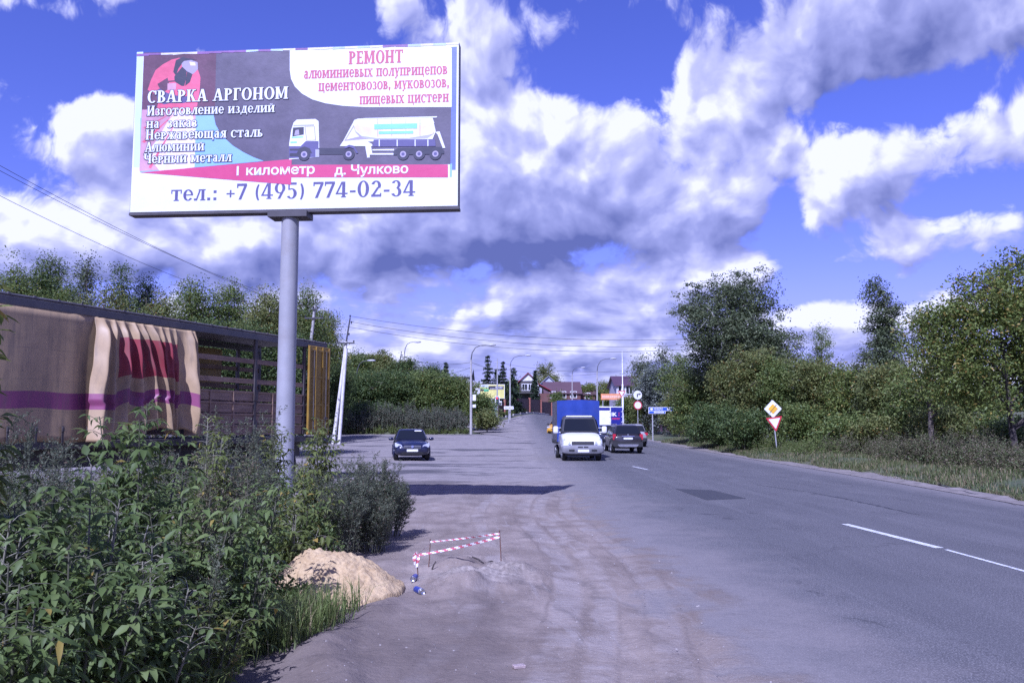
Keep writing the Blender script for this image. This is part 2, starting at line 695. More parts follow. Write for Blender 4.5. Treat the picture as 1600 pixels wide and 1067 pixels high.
    # worn lot farther away: grey with dark tarry patches running across
    lotn = nt.noise(nt.xyz(x * 0.16, y * 0.42, 5.0), 1.0, 7.0, 0.62, 0.5)
    lot = nt.mix(nt.step(n_mid, 0.3, 0.7), (0.200, 0.180, 0.168), (0.270, 0.243, 0.224))
    lot = nt.mix(nt.step(lotn, 0.545, 0.60) * 0.85, lot, (0.066, 0.063, 0.066))
    lot = nt.mix(nt.step(lotn, 0.40, 0.33) * 0.5, lot, (0.30, 0.27, 0.25))
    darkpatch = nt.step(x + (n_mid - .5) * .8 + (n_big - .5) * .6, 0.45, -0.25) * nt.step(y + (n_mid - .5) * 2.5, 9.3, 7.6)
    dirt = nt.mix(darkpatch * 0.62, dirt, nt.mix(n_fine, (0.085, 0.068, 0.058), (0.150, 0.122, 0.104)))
    # loose pale spoil thrown out round the dug hole
    cp = GP(735, 900)
    sp_ = nt.gauss(x, y, cp.x, cp.y, 0.75, 0.62) + (n_mid - 0.5) * 0.5
    dirt = nt.mix(nt.step(sp_, 0.30, 0.62) * 0.75, dirt, nt.mix(nt.step(n_fine, .35, .65), (0.17, 0.145, 0.125), (0.36, 0.315, 0.265)))
    soil = nt.mix(nt.step(y + n_big * 8.0, 20.0, 34.0), dirt, lot)
    edge = x + (n_mid - 0.5) * 1.9 + (n_big - 0.5) * 2.2 + (n_str - 0.5) * 1.3
    mask = nt.step(edge, 1.25, 2.0)
    col = nt.mix(mask, soil, asph)
    dust = nt.step(edge, 3.6, 1.7) * mask
    col = nt.mix(dust * (n_fine * 0.6 + 0.30), col, (0.255, 0.228, 0.212))
    dustr = nt.step(x + (n_mid - 0.5) * 1.5 - y * 0.03, 9.0, 10.2)
    col = nt.mix(dustr * 0.5, col, (0.22, 0.20, 0.19))
    nt.put(bs.inputs['Base Color'], col)
    nt.put(bs.inputs['Roughness'], nt.mix(mask, (0.95, 0.95, 0.95), (0.78, 0.78, 0.78)))
    bs.inputs['Specular IOR Level'].default_value = 0.3
    hgt = n_mid * 0.25 * nt.math('SUBTRACT', 1.0, mask) + n_fine * 0.22 * nt.math('SUBTRACT', 1.15, mask) + speck * 0.06
    b = nt.node('ShaderNodeBump')
    b.inputs['Strength'].default_value = 0.75
    b.inputs['Distance'].default_value = 0.10
    nt.put(b.inputs['Height'], hgt)
    nt.put(bs.inputs['Normal'], b.outputs[0])
    return m


def grass_ground_material():
    m, nt, bs = new_mat('grassy_soil')
    geo = nt.node('ShaderNodeNewGeometry')
    pos = geo.outputs['Position']
    n1 = nt.noise(pos, 0.25, 6.0, 0.6)
    n2 = nt.noise(pos, 3.0, 6.0, 0.7)
    c = nt.mix(nt.step(n1, 0.35, 0.65), (0.050, 0.075, 0.028), (0.105, 0.105, 0.055))
    c = nt.mix(nt.step(n2, 0.45, 0.75) * 0.7, c, (0.12, 0.10, 0.075))
    nt.put(bs.inputs['Base Color'], c)
    bs.inputs['Roughness'].default_value = 0.95
    b = nt.node('ShaderNodeBump')
    b.inputs['Distance'].default_value = 0.08
    nt.put(b.inputs['Height'], n2)
    nt.put(bs.inputs['Normal'], b.outputs[0])
    return m


M_ROAD = ground_material()
M_GRASSGROUND = grass_ground_material()


def grid_sheet(name, xs_of_y, ys, zfun, mat, nx=None, smooth=True):
    """a sheet of quads: xs_of_y(y) gives the row of x values"""
    rows = [np.asarray(xs_of_y(y), float) for y in ys]
    n = len(rows[0])
    Xg = np.array(rows)
    Yg = np.repeat(np.asarray(ys, float)[:, None], n, 1)
    Zg = zfun(Xg, Yg)
    v = np.stack([Xg, Yg, Zg], -1).reshape(-1, 3)
    i, j = np.meshgrid(np.arange(len(ys) - 1), np.arange(n - 1), indexing='ij')
    a = (i * n + j).ravel()
    f = np.stack([a, a + 1, a + n + 1, a + n], -1)
    return np_object(name, v, f, mat, smooth=smooth)


def road_right(y):
    return 12.2 - 3.9 * np.exp(-np.maximum(y, -6) / 19.0)


def road_left(y):
    return np.where(y < 62, 1.15, np.where(y < 90, 1.15 - 5.5 * sstep(y, 62, 86), -4.3 + 0.0 * y))


def lot_far(x):
    return 75.0 + 1.2 * np.sin(x * 0.4) + 0.0 * x


def base_z(X, Y):
    g = terrain(X, Y)
    paved = (X > -33) & (X < road_right(Y) + 1.2) & (Y < 78)
    paved |= (Y >= 78) & (Y < 108) & (X < road_right(Y)) & (X > -75)
    paved |= (Y >= 108) & (Y < 175) & (X > -3.2 + (Y - 111) * 0.267) & (X < 24)
    bank = 0.25 * sstep(X - road_right(Y), 0.8, 3.0) + 0.10 * fbm(X, Y, 0.4, 3)
    vm = sstep(X, -70, -60) * sstep(X, -3.2, -5.0) * sstep(Y, 75.5, 77) * sstep(Y, 87, 85)
    z = np.where(paved, g - 0.08, g + bank * sstep(X, 9, 12))
    return z + vm * (0.45 + 0.2 * fbm(X, Y, 0.3, 3)) + np.where(Y < -8, 0, 0)


xs = np.unique(np.concatenate([np.linspace(-1500, -80, 14), np.linspace(-80, -34, 16), np.linspace(-34, 36, 141), np.linspace(36, 90, 20), np.linspace(90, 1500, 14)]))
ys = np.unique(np.concatenate([np.linspace(-60, -4, 10), np.linspace(-4, 120, 210), np.linspace(120, 200, 40), np.linspace(200, 2500, 20)]))
structure(grid_sheet('ground', lambda y: xs, ys, base_z, M_GRASSGROUND))

ys_r = np.unique(np.concatenate([np.linspace(-6, 60, 90), np.linspace(60, 108, 60)]))
structure(grid_sheet('road', lambda y: road_left(y) + (road_right(y) - road_left(y)) * np.concatenate([np.linspace(0, 0.08, 8), np.linspace(0.1, 1, 20)]), ys_r,
                      lambda X, Y: terrain(X, Y) - 0.07 * (1 - sstep(X - road_left(Y), 0.0, 0.5)) * sstep(Y, 70, 60), M_ROAD))
structure(grid_sheet('side_road', lambda y: np.linspace(-72, float(road_left(np.float64(y))) + 0.05, 40), np.linspace(86.5, 108, 14), lambda X, Y: terrain(X, Y) - 0.004, M_ROAD))
structure(grid_sheet('uphill_road', lambda y: np.linspace(-2.4 + max(0, y - 111) * 0.267, 21, 20), np.linspace(107.9, 172, 26), lambda X, Y: terrain(X, Y) - 0.006, M_ROAD))


def shoulder_z(X, Y):
    g = terrain(X, Y)
    bump = 0.035 * fbm(X, Y * 0.6, 1.1, 4) + 0.018 * fbm(X, Y, 5.0, 3)
    # rim of the dug pit and the spoil around it
    for (px, py, rx, ry, h) in [(745, 903, 0.50, 0.45, 0.10), (690, 915, 0.30, 0.35, 0.11), (805, 898, 0.35, 0.30, 0.09), (725, 882, 0.6, 0.20, 0.09), (760, 918, 0.45, 0.18, 0.07)]:
        c = GP(px, py)
        bump = bump + h * np.exp(-((X - c.x) / rx) ** 2 - ((Y - c.y) / ry) ** 2) * (1 + 0.9 * fbm(X, Y, 6.0, 3))
    c = GP(706, 896)
    bump = bump - 0.20 * np.exp(-((X - c.x) / 0.24) ** 2 - ((Y - c.y) / 0.24) ** 2)
    near = np.exp(-((X - c.x) / 0.9) ** 2 - ((Y - c.y) / 0.8) ** 2)
    bump = bump + near * (0.035 * np.abs(fbm(X, Y, 9.0, 3)) + 0.02 * fbm(X, Y, 22.0, 2))
    # soil berm at the grass edge
    e = X - (-1.25 - 0.05 * (Y - 6) - 0.15 * np.sin(Y * 2.1))
    bump = bump + 0.07 * np.exp(-(e / 0.22) ** 2) * sstep(Y, 9.5, 7.5) * (1 + fbm(X, Y, 4.0, 3))
    # ruts left by tyres, parallel to the road
    for rx in (-0.15, 0.75):
        rr = X - (rx + 0.14 * np.sin(Y * 0.35))
        bump = bump - 0.025 * np.exp(-(rr / 0.16) ** 2) * sstep(Y, 20, 8)
    down = sstep(X, 0.9, 1.5)
    return g - 0.02 + bump * (1 - down) * sstep(Y, 60, 25) - 0.06 * sstep(X, 1.2, 1.9)


ys_s = np.unique(np.concatenate([np.linspace(-3, 4, 10), np.linspace(4, 14, 170), np.linspace(14, 26, 90), np.linspace(26, 76, 80)]))
xs_s = np.unique(np.concatenate([np.linspace(-32, -6, 40), np.linspace(-6, -3, 16), np.linspace(-3, 2.0, 110)]))
structure(grid_sheet('dirt_shoulder', lambda y: xs_s, ys_s, shoulder_z, M_ROAD))
M_GRAVEL = pmat('gravel_edge', (0.20, 0.175, 0.155), 0.95, 0.35, 3.0, dirt=0.5, dirtcol=(0.10, 0.09, 0.07), bump=0.8, bscale=25)
structure(grid_sheet('gravel_verge', lambda y: float(road_right(np.float64(y))) - 0.15 + np.linspace(0, 0.80 + 0.22 * math.sin(y * 0.7) + 0.3 * math.sin(y * .23 + 1), 8), np.linspace(-4, 92, 150),
                     lambda X, Y: terrain(X, Y) + 0.012 + 0.05 * fbm(X, Y, 1.2, 3) * sstep(X - road_right(Y), 0.05, 0.4), M_GRAVEL))
# kerb beyond the junction
mb = MB()
k0, k1 = Vector((-4.0, 111.0, 0)), Vector((8.5, 151.0, 0))
for i in range(12):
    a = k0.lerp(k1, i / 12)
    b = k0.lerp(k1, (i + 0.97) / 12)
    mid = (a + b) / 2
    mb.box(mid.x, mid.y, T(mid.x, mid.y) + 0.02, (b - a).length, 0.18, 0.3, rz=math.atan2((b - a).y, (b - a).x), bev=0.02)
M_CONC = pmat('weathered_concrete', (0.36, 0.345, 0.33), 0.85, 0.15, 5.0, dirt=0.4, bump=0.3)
structure(mb.build('kerb', M_CONC))

# painted lane dashes and the square patch
M_PAINT = None


def paint_mat():
    m, nt, bs = new_mat('worn_road_paint')
    geo = nt.node('ShaderNodeNewGeometry')
    n = nt.noise(geo.outputs['Position'], 9.0, 6.0, 0.7)
    n2 = nt.noise(geo.outputs['Position'], 70.0, 2.0, 0.7)
    nt.put(bs.inputs['Base Color'], nt.mix(nt.step(n * 0.6 + n2 * 0.4, 0.49, 0.38), (0.60, 0.61, 0.60), (0.16, 0.155, 0.155)))
    bs.inputs['Roughness'].default_value = 0.7
    return m


M_PAINT = paint_mat()


def dash(pa, pb, w):
    a, b = GP(*pa), GP(*pb)
    mb = MB()
    n = 8
    d = (b - a).normalized()
    s = Vector((d.y, -d.x, 0)) * (w / 2)
    for i in range(n):
        p, q = a.lerp(b, i / n), a.lerp(b, (i + 1) / n)
        up = Vector((0, 0, 0.004))
        mb.quad(p - s + up, p + s + up, q + s + up, q - s + up)
    o = structure(mb.build('lane_marking', M_PAINT, recalc=True))
    return o


dash((1468, 856), (1320, 818.5), 0.13)
dash((1720, 925), (1478, 858.5), 0.062)
dash((1012, 733.5), (988, 728.5), 0.10)
mb = MB()
q = [GP(1055, 763.5) , GP(1112, 765.5), GP(1166, 778.5), GP(1104, 781)]
mb.quad(*[p + Vector((0, 0, 0.004)) for p in (q[3], q[2], q[1], q[0])])
structure(mb.build('asphalt_patch', pmat('fresh_asphalt', (0.045, 0.045, 0.048), 0.75, 0.25, 20, bump=0.4, bscale=120)))


def tar_seam(pts, w):
    g = [GP(*p) for p in pts]
    mb = MB()
    rs = np.random.default_rng(len(pts) * 7 + int(pts[0][0]))
    n = 40
    L, Rr = [], []
    for i in range(n + 1):
        t = i / n * (len(g) - 1)
        k = min(len(g) - 2, int(t))
        p = g[k].lerp(g[k + 1], t - k)
        d = (g[k + 1] - g[k]).normalized()
        s_ = Vector((d.y, -d.x, 0))
        p = p + s_ * (rs.normal() * w * .35) + Vector((0, 0, .003))
        ww = w * rs.uniform(.25, .9) * (0.2 + min(1, 4 * i / n, 4 * (n - i) / n))
        L.append(p - s_ * ww)
        Rr.append(p + s_ * ww)
    for i in range(n):
        mb.quad(L[i], Rr[i], Rr[i + 1], L[i + 1])
    return structure(mb.build('tar_seam', M_TAR, recalc=True))


M_TAR = pmat('old_tar', (0.050, 0.049, 0.052), .7, .3, 15.0)
tar_seam([(1262, 768), (1330, 781), (1440, 805)], .06)
tar_seam([(1180, 757), (1262, 768)], .03)
tar_seam([(1240, 700), (1330, 722), (1470, 757), (1590, 790)], .05)


# ------------------------------------------------------------------ serif lettering, drawn stroke by stroke
class Pen:
    """strokes of a bold serif face, collected as flat quads in (x, y); each stroke keeps its own height so that none overlap in one plane"""
    def __init__(self, grow=0.0):
        self.q = []
        self.k = -1
        self.g = grow

    def quad(self, pts, new=True):
        self.k += 1 if new else 0
        self.q.append((self.k, pts))

    def rect(self, x0, y0, x1, y1):
        g = self.g
        self.quad([(x0 - g, y0 - g), (x1 + g, y0 - g), (x1 + g, y1 + g), (x0 - g, y1 + g)])

    def stem(self, x, y0, y1, w=.17, st=True, sb=True, e=.07):
        self.rect(x, y0, x + w, y1)
        if sb:
            self.rect(x - e, y0, x + w + e, y0 + .055)
        if st:
            self.rect(x - e, y1 - .055, x + w + e, y1)

    def bar(self, x0, x1, y, h=.06):
        self.rect(x0, y, x1, y + h)

    def diag(self, x0, y0, x1, y1, w=.15):
        g = self.g
        self.quad([(x0 - g, y0 - g), (x0 + w + g, y0 - g), (x1 + w + g, y1 + g), (x1 - g, y1 + g)])

    def arc(self, cx, cy, rx, ry, a0=0, a1=360, w=.17, t=.06, n=14):
        g = self.g
        ox, oy, ix, iy = rx + g, ry + g, max(.01, rx - w - g), max(.01, ry - t - g)
        n = max(4, int(n * abs(a1 - a0) / 200))
        for i in range(n):
            p, q = R(a0 + (a1 - a0) * i / n), R(a0 + (a1 - a0) * (i + 1) / n)
            self.quad([(cx + ox * math.cos(p), cy + oy * math.sin(p)), (cx + ox * math.cos(q), cy + oy * math.sin(q)),
                       (cx + ix * math.cos(q), cy + iy * math.sin(q)), (cx + ix * math.cos(p), cy + iy * math.sin(p))], i == 0)


def draw_glyph(p, ch):
    """returns the advance width; capital height 1, small letters 0.7"""
    low = ch.islower()
    H = 0.70 if low else 1.0
    c = ch.upper()
    k = 0.86 if low else 1.0
    w = .155 if low else .18
    S = lambda x, y0=0, y1=H, **kw: p.stem(x * k, y0, y1, w, **kw)
    B = lambda a, b, y, h=.06: p.bar(a * k, b * k, y, h)
    if ch == ' ': return .34
    if ch in '.,': p.rect(.05, 0, .21, .16); (p.diag(.06, -.13, .10, 0, .09) if ch == ',' else None); return .30
    if ch == ':': p.rect(.06, 0, .22, .16); p.rect(.06, .45, .22, .61); return .32
    if ch == '-': p.rect(.05, .30, .36, .42); return .42
    if ch == '+': p.rect(.05, .34, .51, .42); p.rect(.24, .15, .32, .61); return .58
    if ch == '(': p.arc(.42, .42, .36, .66, 128, 232, .12, .05); return .34
    if ch == ')': p.arc(-.08, .42, .36, .66, -52, 52, .12, .05); return .36
    if ch == '0': p.arc(.33, .5, .32, .52, 0, 360, .17, .06); return .70
    if ch == '1': p.stem(.16, 0, 1, .17, st=False); p.diag(.02, .74, .14, .92, .1); return .48
    if ch == '2':
        p.arc(.30, .70, .27, .30, -35, 165, .16, .07); p.diag(.04, .06, .36, .58, .13); p.bar(.04, .58, 0, .13); p.rect(.53, .0, .59, .22); return .64
    if ch == '3': p.arc(.26, .74, .25, .26, -80, 160, .15, .06); p.arc(.27, .27, .29, .29, -160, 85, .17, .06); return .62
    if ch == '4':
        p.stem(.36, 0, .98, .16, st=False, e=.06); p.diag(.00, .25, .32, .98, .09); p.bar(.0, .66, .20, .08); return .70
    if ch == '5': p.arc(.26, .31, .30, .33, -150, 120, .17, .06); p.rect(.08, .55, .15, 1.0); p.bar(.08, .54, .87, .13); return .64
    if ch == '7': p.bar(.02, .58, .86, .14); p.diag(.12, 0, .45, .9, .15); p.rect(.02, .74, .08, 1.0); return .60
    if ch == '9': p.arc(.31, .67, .30, .34, 0, 360, .16, .06); p.diag(.18, 0, .46, .58, .14); return .66
    if c == 'Р': S(.08); p.arc(.26 * k, H * .73, .34 * k, H * .27, -90, 90, w, .06); B(.1, .27, H - .06); B(.1, .27, H * .46, .06); return .66 * k
    if c == 'Е':
        if low:
            p.arc(.30, .35, .28, .36, 42, 325, .15, .06); p.bar(.10, .56, .33, .06); p.arc(.30, .35, .28, .36, -5, 45, .11, .05); return .60
        S(.08); B(.1, .56, H - .07, .07); B(.1, .47, .48, .06); B(.1, .6, 0, .07); p.rect(.53, 0, .60, .22); p.rect(.50, .78, .56, 1); return .66
    if c == 'М': S(.06, st=True); p.diag(.12 * k, H, .40 * k, .08, .13 * k); p.diag(.40 * k, .08, .68 * k, H, .07 * k); S(.72); return 1.02 * k
    if c == 'О': p.arc(.39 * k, H / 2, .38 * k, H / 2 + .02, 0, 360, w, .06, 20); return .80 * k
    if c == 'Н': S(.08); S(.55); B(.2, .6, H * .46, .07); return .84 * k
    if c == 'Т': S(.28, st=False); B(.02, .72, H - .07, .07); p.rect(.02 * k, H - .24, .08 * k, H); p.rect(.66 * k, H - .24, .72 * k, H); return .76 * k
    if c == 'С': p.arc(.37 * k, H / 2, .36 * k, H / 2 + .02, 48, 312, w, .06, 20); p.rect(.58 * k, H * .68, .66 * k, H); return .70 * k
    if c == 'В':
        S(.08); p.arc(.28 * k, H * .75, .28 * k, H * .25, -90, 90, w * .9, .055); p.arc(.30 * k, H * .26, .33 * k, H * .26, -90, 90, w, .055)
        B(.1, .3, H - .055, .055); B(.1, .32, 0, .055); B(.1, .3, H * .475, .05); return .68 * k
    if c == 'А':
        if low:
            p.stem(.30, 0, .58, .15, st=False, e=.04); p.arc(.27, .5, .19, .2, 20, 170, .12, .06); p.arc(.23, .2, .2, .2, 40, 320, .13, .05); p.bar(.2, .36, .34, .05); return .54
        p.diag(.06, 0, .32, 1, .08); p.diag(.54, 0, .30, 1, .19); p.bar(.18, .56, .28, .06); p.bar(-.02, .24, 0, .055); p.bar(.46, .82, 0, .055); return .80
    if c == 'К': S(.08); p.diag(.28 * k, H * .48, .52 * k, H, .08); p.diag(.54 * k, 0, .28 * k, H * .55, .17 * k); B(.46, .78, 0, .055); B(.46, .7, H - .055, .055); return .78 * k
    if c == 'Г': S(.08); B(.1, .56, H - .07, .07); p.rect(.50 * k, H - .25, .57 * k, H); return .60 * k
    if c in 'ИЙ':
        S(.08); S(.58); p.diag(.14 * k, .03, .60 * k, H - .06, .10 * k)
        if c == 'Й': p.arc(.42 * k, H + .16, .14, .10, 185, 355, .05, .05)
        return .86 * k
    if c == 'Ч': S(.54); p.stem(.06 * k, H * .55, H, w, sb=False); p.arc(.32 * k, H * .6, .26 * k, H * .2, 180, 280, w, .08); B(.28, .58, H * .40, .07); return .80 * k
    if c == 'Л': S(.50); p.diag(.10 * k, 0, .36 * k, H, .08); B(.3, .6, H - .06, .06); p.rect(.0, 0, .14 * k, .12); return .78 * k
    if c == 'Ю': S(.06); p.arc(.68 * k, H / 2, .30 * k, H / 2 + .01, 0, 360, w, .055, 18); B(.2, .45, H * .46, .06); return 1.04 * k
    if c == 'Ы': S(.06); p.arc(.24 * k, H * .27, .30 * k, H * .27, -90, 90, w, .055); B(.1, .26, 0, .055); B(.1, .26, H * .49, .055); S(.72); return 1.00 * k
    if c == 'Ь': S(.06); p.arc(.26 * k, H * .27, .32 * k, H * .27, -90, 90, w, .055); B(.1, .28, 0, .055); B(.1, .28, H * .49, .055); return .66 * k
    if c == 'Х': p.diag(.50 * k, 0, .06 * k, H, .19 * k); p.diag(.06 * k, 0, .56 * k, H, .07 * k); B(0, .26, 0, .05); B(.44, .76, 0, .05); B(0, .30, H - .05, .05); B(.46, .72, H - .05, .05); return .76 * k
    if c == 'П': S(.08); S(.54); B(.1, .7, H - .06, .06); return .82 * k
    if c == 'У': p.diag(.30 * k, -.05, .05 * k, H, .18 * k); p.diag(.16 * k, -.22, .54 * k, H, .07 * k); p.rect(.08 * k, -.24, .24 * k, -.14); B(0, .3, H - .05, .05); B(.46, .72, H - .05, .05); return .70 * k
    if c == 'Ц': S(.08); S(.54); B(.1, .78, 0, .06); p.rect(.74 * k, -.18, .82 * k, .06); return .88 * k
    if c == 'Щ': S(.06); S(.44); S(.82); B(.1, 1.06, 0, .06); p.rect(1.02 * k, -.18, 1.10 * k, .06); return 1.14 * k
    if c == 'З': p.arc(.26 * k, H * .74, .26 * k, H * .26, -85, 150, w * .9, .055); p.arc(.27 * k, H * .26, .30 * k, H * .27, -150, 85, w, .055); return .62 * k
    if c == 'Ж':
        p.stem(.44 * k, 0, H, w); p.diag(.02 * k, 0, .40 * k, H * .6, .12); p.diag(.40 * k, H * .4, .10 * k, H, .08); p.diag(.86 * k, 0, .52 * k, H * .6, .12); p.diag(.56 * k, H * .4, .88 * k, H, .08); return 1.06 * k
    if c == 'Д': S(.50, sb=False); p.diag(.14 * k, 0, .36 * k, H, .08); B(.3, .6, H - .06, .06); B(.0, .80, 0, .07); p.rect(.0, -.17, .07, .06); p.rect(.74 * k, -.17, .80 * k, .06); return .82 * k
    if c == 'Я': S(.46); p.arc(.44 * k, H * .73, .34 * k, H * .27, 90, 270, w, .055); p.diag(.06 * k, 0, .34 * k, H * .5, .12); B(.0, .2, 0, .055); return .74 * k
    p.rect(.05, 0, .5, H)
    return .6


def serif_width(text, sp=.05):
    x = 0
    for ch in text:
        x += draw_glyph(Pen(), ch) + sp
    return x


SANS = {}


def sans_polys(text, bold=0.012):
    """flat faces of a plain grotesque for a text, cap height 1"""
    cu = bpy.data.curves.new('lettering', 'FONT')
    cu.body = text
    cu.size = 1.0
    cu.offset = bold
    o = bpy.data.objects.new('lettering', cu)
    COL.objects.link(o)
    dg = bpy.context.evaluated_depsgraph_get()
    me = o.evaluated_get(dg).to_mesh()
    vs = [(v.co.x, v.co.y) for v in me.vertices]
    fs = [tuple(p_.vertices) for p_ in me.polygons]
    o.evaluated_get(dg).to_mesh_clear()
    bpy.data.objects.remove(o)
    bpy.data.curves.remove(cu)
    return vs, fs


class Sheet:
    """a printed sheet: coordinates in the sheet's plane, layers a few millimetres apart"""
    def __init__(self, to3d):
        self.mb = MB()
        self.to = to3d
        self.layer = 1

    def poly(self, pts, mi, lift=None):
        L = self.layer if lift is None else lift
        self.mb.add([self.to(x, y, L) for (x, y) in pts], [tuple(range(len(pts)))], mi)
        if lift is None:
            self.layer += 1

    def ell(self, cx, cy, rx, ry, mi, n=28, a0=0, a1=360):
        self.poly([(cx + rx * math.cos(R(a0 + (a1 - a0) * i / n)), cy + ry * math.sin(R(a0 + (a1 - a0) * i / n))) for i in range(n if a1 - a0 == 360 else n + 1)], mi)

    def serif(self, text, x, y, h, mi, width=None, align='l', grow=0.0, sp=.05):
        """baseline-left at (x, y), capital height h; stretched to width"""
        w = serif_width(text, sp)
        kx = h if width is None else width / w
        if align == 'r':
            x = x - w * kx
        elif align == 'c':
            x = x - w * kx / 2
        cx = x
        for ch in text:
            p = Pen(grow)
            adv = draw_glyph(p, ch)
            for i, q in p.q:
                self.mb.add([self.to(cx + a * kx, y + b * h, self.layer + i * 0.5) for a, b in q], [(0, 1, 2, 3)], mi)
            cx += (adv + sp) * kx
        self.layer += 5

    def sans(self, text, x, y, h, mi, width=None, bold=0.012):
        vs, fs = sans_polys(text, bold)
        x0, x1 = min(v[0] for v in vs), max(v[0] for v in vs)
        kx = h / 0.72 if width is None else width / (x1 - x0)
        ky = h / 0.72
        self.mb.add([self.to(x + (a - x0) * kx, y + b * ky, self.layer) for a, b in vs], fs, mi)
        self.layer += 1


def vinyl(name, col, var=0.05):
    """printed vinyl with faint sun-bleached blotches and creases"""
    m, nt, bs = new_mat(name)
    tcn = nt.node('ShaderNodeTexCoord')
    o = tcn.outputs['Object']
    n1 = nt.noise(o, 1.3, 5.0, 0.6)
    n2 = nt.noise(o, 9.0, 5.0, 0.7)
    c = nt.mix(nt.step(n1 * 0.7 + n2 * 0.3, 0.3, 0.7), tuple(q * (1 - var) for q in col), tuple(min(1, q * (1 + var) + 0.012) for q in col))
    nt.put(bs.inputs['Base Color'], c)
    bs.inputs['Roughness'].default_value = 0.42
    b = nt.node('ShaderNodeBump')
    b.inputs['Strength'].default_value = 0.25
    b.inputs['Distance'].default_value = 0.03
    nt.put(b.inputs['Height'], n1)
    nt.put(bs.inputs['Normal'], b.outputs[0])
    return m


def build_billboard():
    TL, TR, BL, BR = P(214, 81, 16.12), P(717, 73, 15.62), P(204, 327, 16.12), P(715, 327, 15.62)
    # an upright rectangle through those corners
    cx = (TL + TR + BL + BR) / 4
    ux = ((TR - TL) + (BR - BL))
    ux.z = 0
    ux.normalize()
    Wd = ((TR - TL).length + (BR - BL).length) / 2
    Ht = ((TL.z - BL.z) + (TR.z - BR.z)) / 2
    nrm = Vector((ux.y, -ux.x, 0))            # towards the camera
    base = Vector((0, 0, 0))
    pole_top = P(454, 335, 15.9)
    px = P(447, 560, 15.95)
    root = thing('billboard', (px.x, px.y, 0), 'large roadside billboard on one grey steel pole advertising argon welding and tanker repair', 'billboard')
    inv = Matrix.Translation(-Vector((px.x, px.y, 0)))
    org = cx - ux * Wd / 2 - Vector((0, 0, Ht / 2))
    # photo pixel -> sheet coordinates through the plane of the sheet
    C = Vector((0, 0, HCAM))

    def uv(x, y):
        d = ray(x, y)
        t = (org - C).dot(nrm) / d.dot(nrm)
        p = C + d * t - org
        return p.dot(ux), p.z

    def to3d(u, v, L):
        return inv @ (org + ux * u + Vector((0, 0, v)) + nrm * (0.004 + 0.00016 * L))

    mats = [vinyl('vinyl_white', (0.66, 0.68, 0.69)), vinyl('vinyl_charcoal', (0.088, 0.076, 0.110), 0.22), vinyl('vinyl_maroon', (0.10, 0.038, 0.066), 0.3),
            vinyl('vinyl_sky', (0.24, 0.43, 0.74)), vinyl('vinyl_pink', (0.50, 0.045, 0.150)), vinyl('vinyl_rose_text', (0.44, 0.07, 0.13)),
            vinyl('vinyl_navy', (0.085, 0.075, 0.19)), vinyl('vinyl_jacket', (0.60, 0.10, 0.17), 0.2), vinyl('vinyl_dark', (0.028, 0.028, 0.05)),
            vinyl('vinyl_pale_blue', (0.52, 0.66, 0.76)), vinyl('vinyl_mask', (0.33, 0.29, 0.38)), vinyl('vinyl_teal', (0.22, 0.55, 0.60)),
            vinyl('vinyl_grey', (0.36, 0.36, 0.42)), vinyl('vinyl_spark', (0.72, 0.60, 0.62), 0.15), vinyl('vinyl_blush', (0.50, 0.27, 0.33), 0.25), vinyl('vinyl_blue_strip', (0.12, 0.16, 0.45))]
    WH, CH, MA, SK, PI, RO, NA, JA, DK, PB, MK, TE, GY, SP, BL_, BS = range(16)
    s = Sheet(to3d)
    s.layer = 0

    def pp(pts, mi):
        s.poly([uv(*q) for q in pts], mi)

    s.poly([(0, 0), (Wd, 0), (Wd, Ht), (0, Ht)], WH)
    pp([(214, 82), (224, 81.5), (219, 262), (209, 262)], PB)
    pp([(705, 74), (714, 73.5), (712, 266), (703, 266)], BS)
    pp([(703.5, 256), (706.5, 256), (706, 277), (703, 277)], SK)
    pp([(225, 83), (706, 75.5), (704, 257), (218, 268)], CH)
    # lower left: sky blue field bounded by a curve, photograph of a welder
    curve = [(334, 180), (337, 195), (343, 206), (352, 217), (364, 228), (380, 238), (396, 246), (412, 252)]
    pp([(219, 262), (219.5, 185), *curve, (219, 270)], SK)
    pp([(225, 83), (338, 81.5), (336, 170), (222, 175)], MA)
    pp([(222, 172), (306, 170), (304, 262), (218, 268)], BL_)
    pp([(250, 268), (236, 250), (248, 215), (270, 176), (283, 170), (300, 176), (306, 200), (304, 262)], SP)
    for (a, b, w) in [((280, 172), (222, 222), 2), ((282, 174), (224, 246), 2.6), ((284, 176), (232, 262), 2), ((286, 176), (252, 264), 2.4), ((278, 172), (224, 200), 1.6)]:
        pp([(a[0], a[1]), (b[0], b[1]), (b[0] + w * 2, b[1] + w)], WH if w > 2 else JA)
    # welder: jacket, arms, hood and mask
    pp([(231, 141), (236, 126), (243.5, 110), (255, 101), (268, 94), (280, 91), (296, 94), (309, 108), (313.5, 122), (312, 144), (308, 167), (246, 169), (249, 148), (240, 147)], JA)
    pp([(246, 132), (262, 122), (266, 138), (254, 146)], MA)
    pp([(243, 143), (250, 139), (262, 146), (276, 150), (294, 151), (296, 160), (262, 166), (247, 160)], NA)
    pp([(246, 166), (266, 162), (306, 162), (308, 173), (247, 175)], JA)
    pp([(271, 113), (275, 95), (285, 90), (300, 88), (307, 93), (296, 97), (284, 101), (279, 108), (275, 119)], DK)
    pp([(288, 91), (292, 87.5), (300, 86.5), (307, 90), (308, 94), (298, 92.5)], MA)
    pp([(284, 100), (288, 96), (299, 94.5), (309, 98), (309.5, 109), (303, 115.5), (298, 117), (290, 111), (285, 106)], MK)
    pp([(296, 97), (305, 98.5), (306, 103), (298, 103)], SP)
    pp([(285, 105), (292, 111.5), (291, 124), (288, 135), (284, 135), (273, 128), (272.6, 120)], DK)
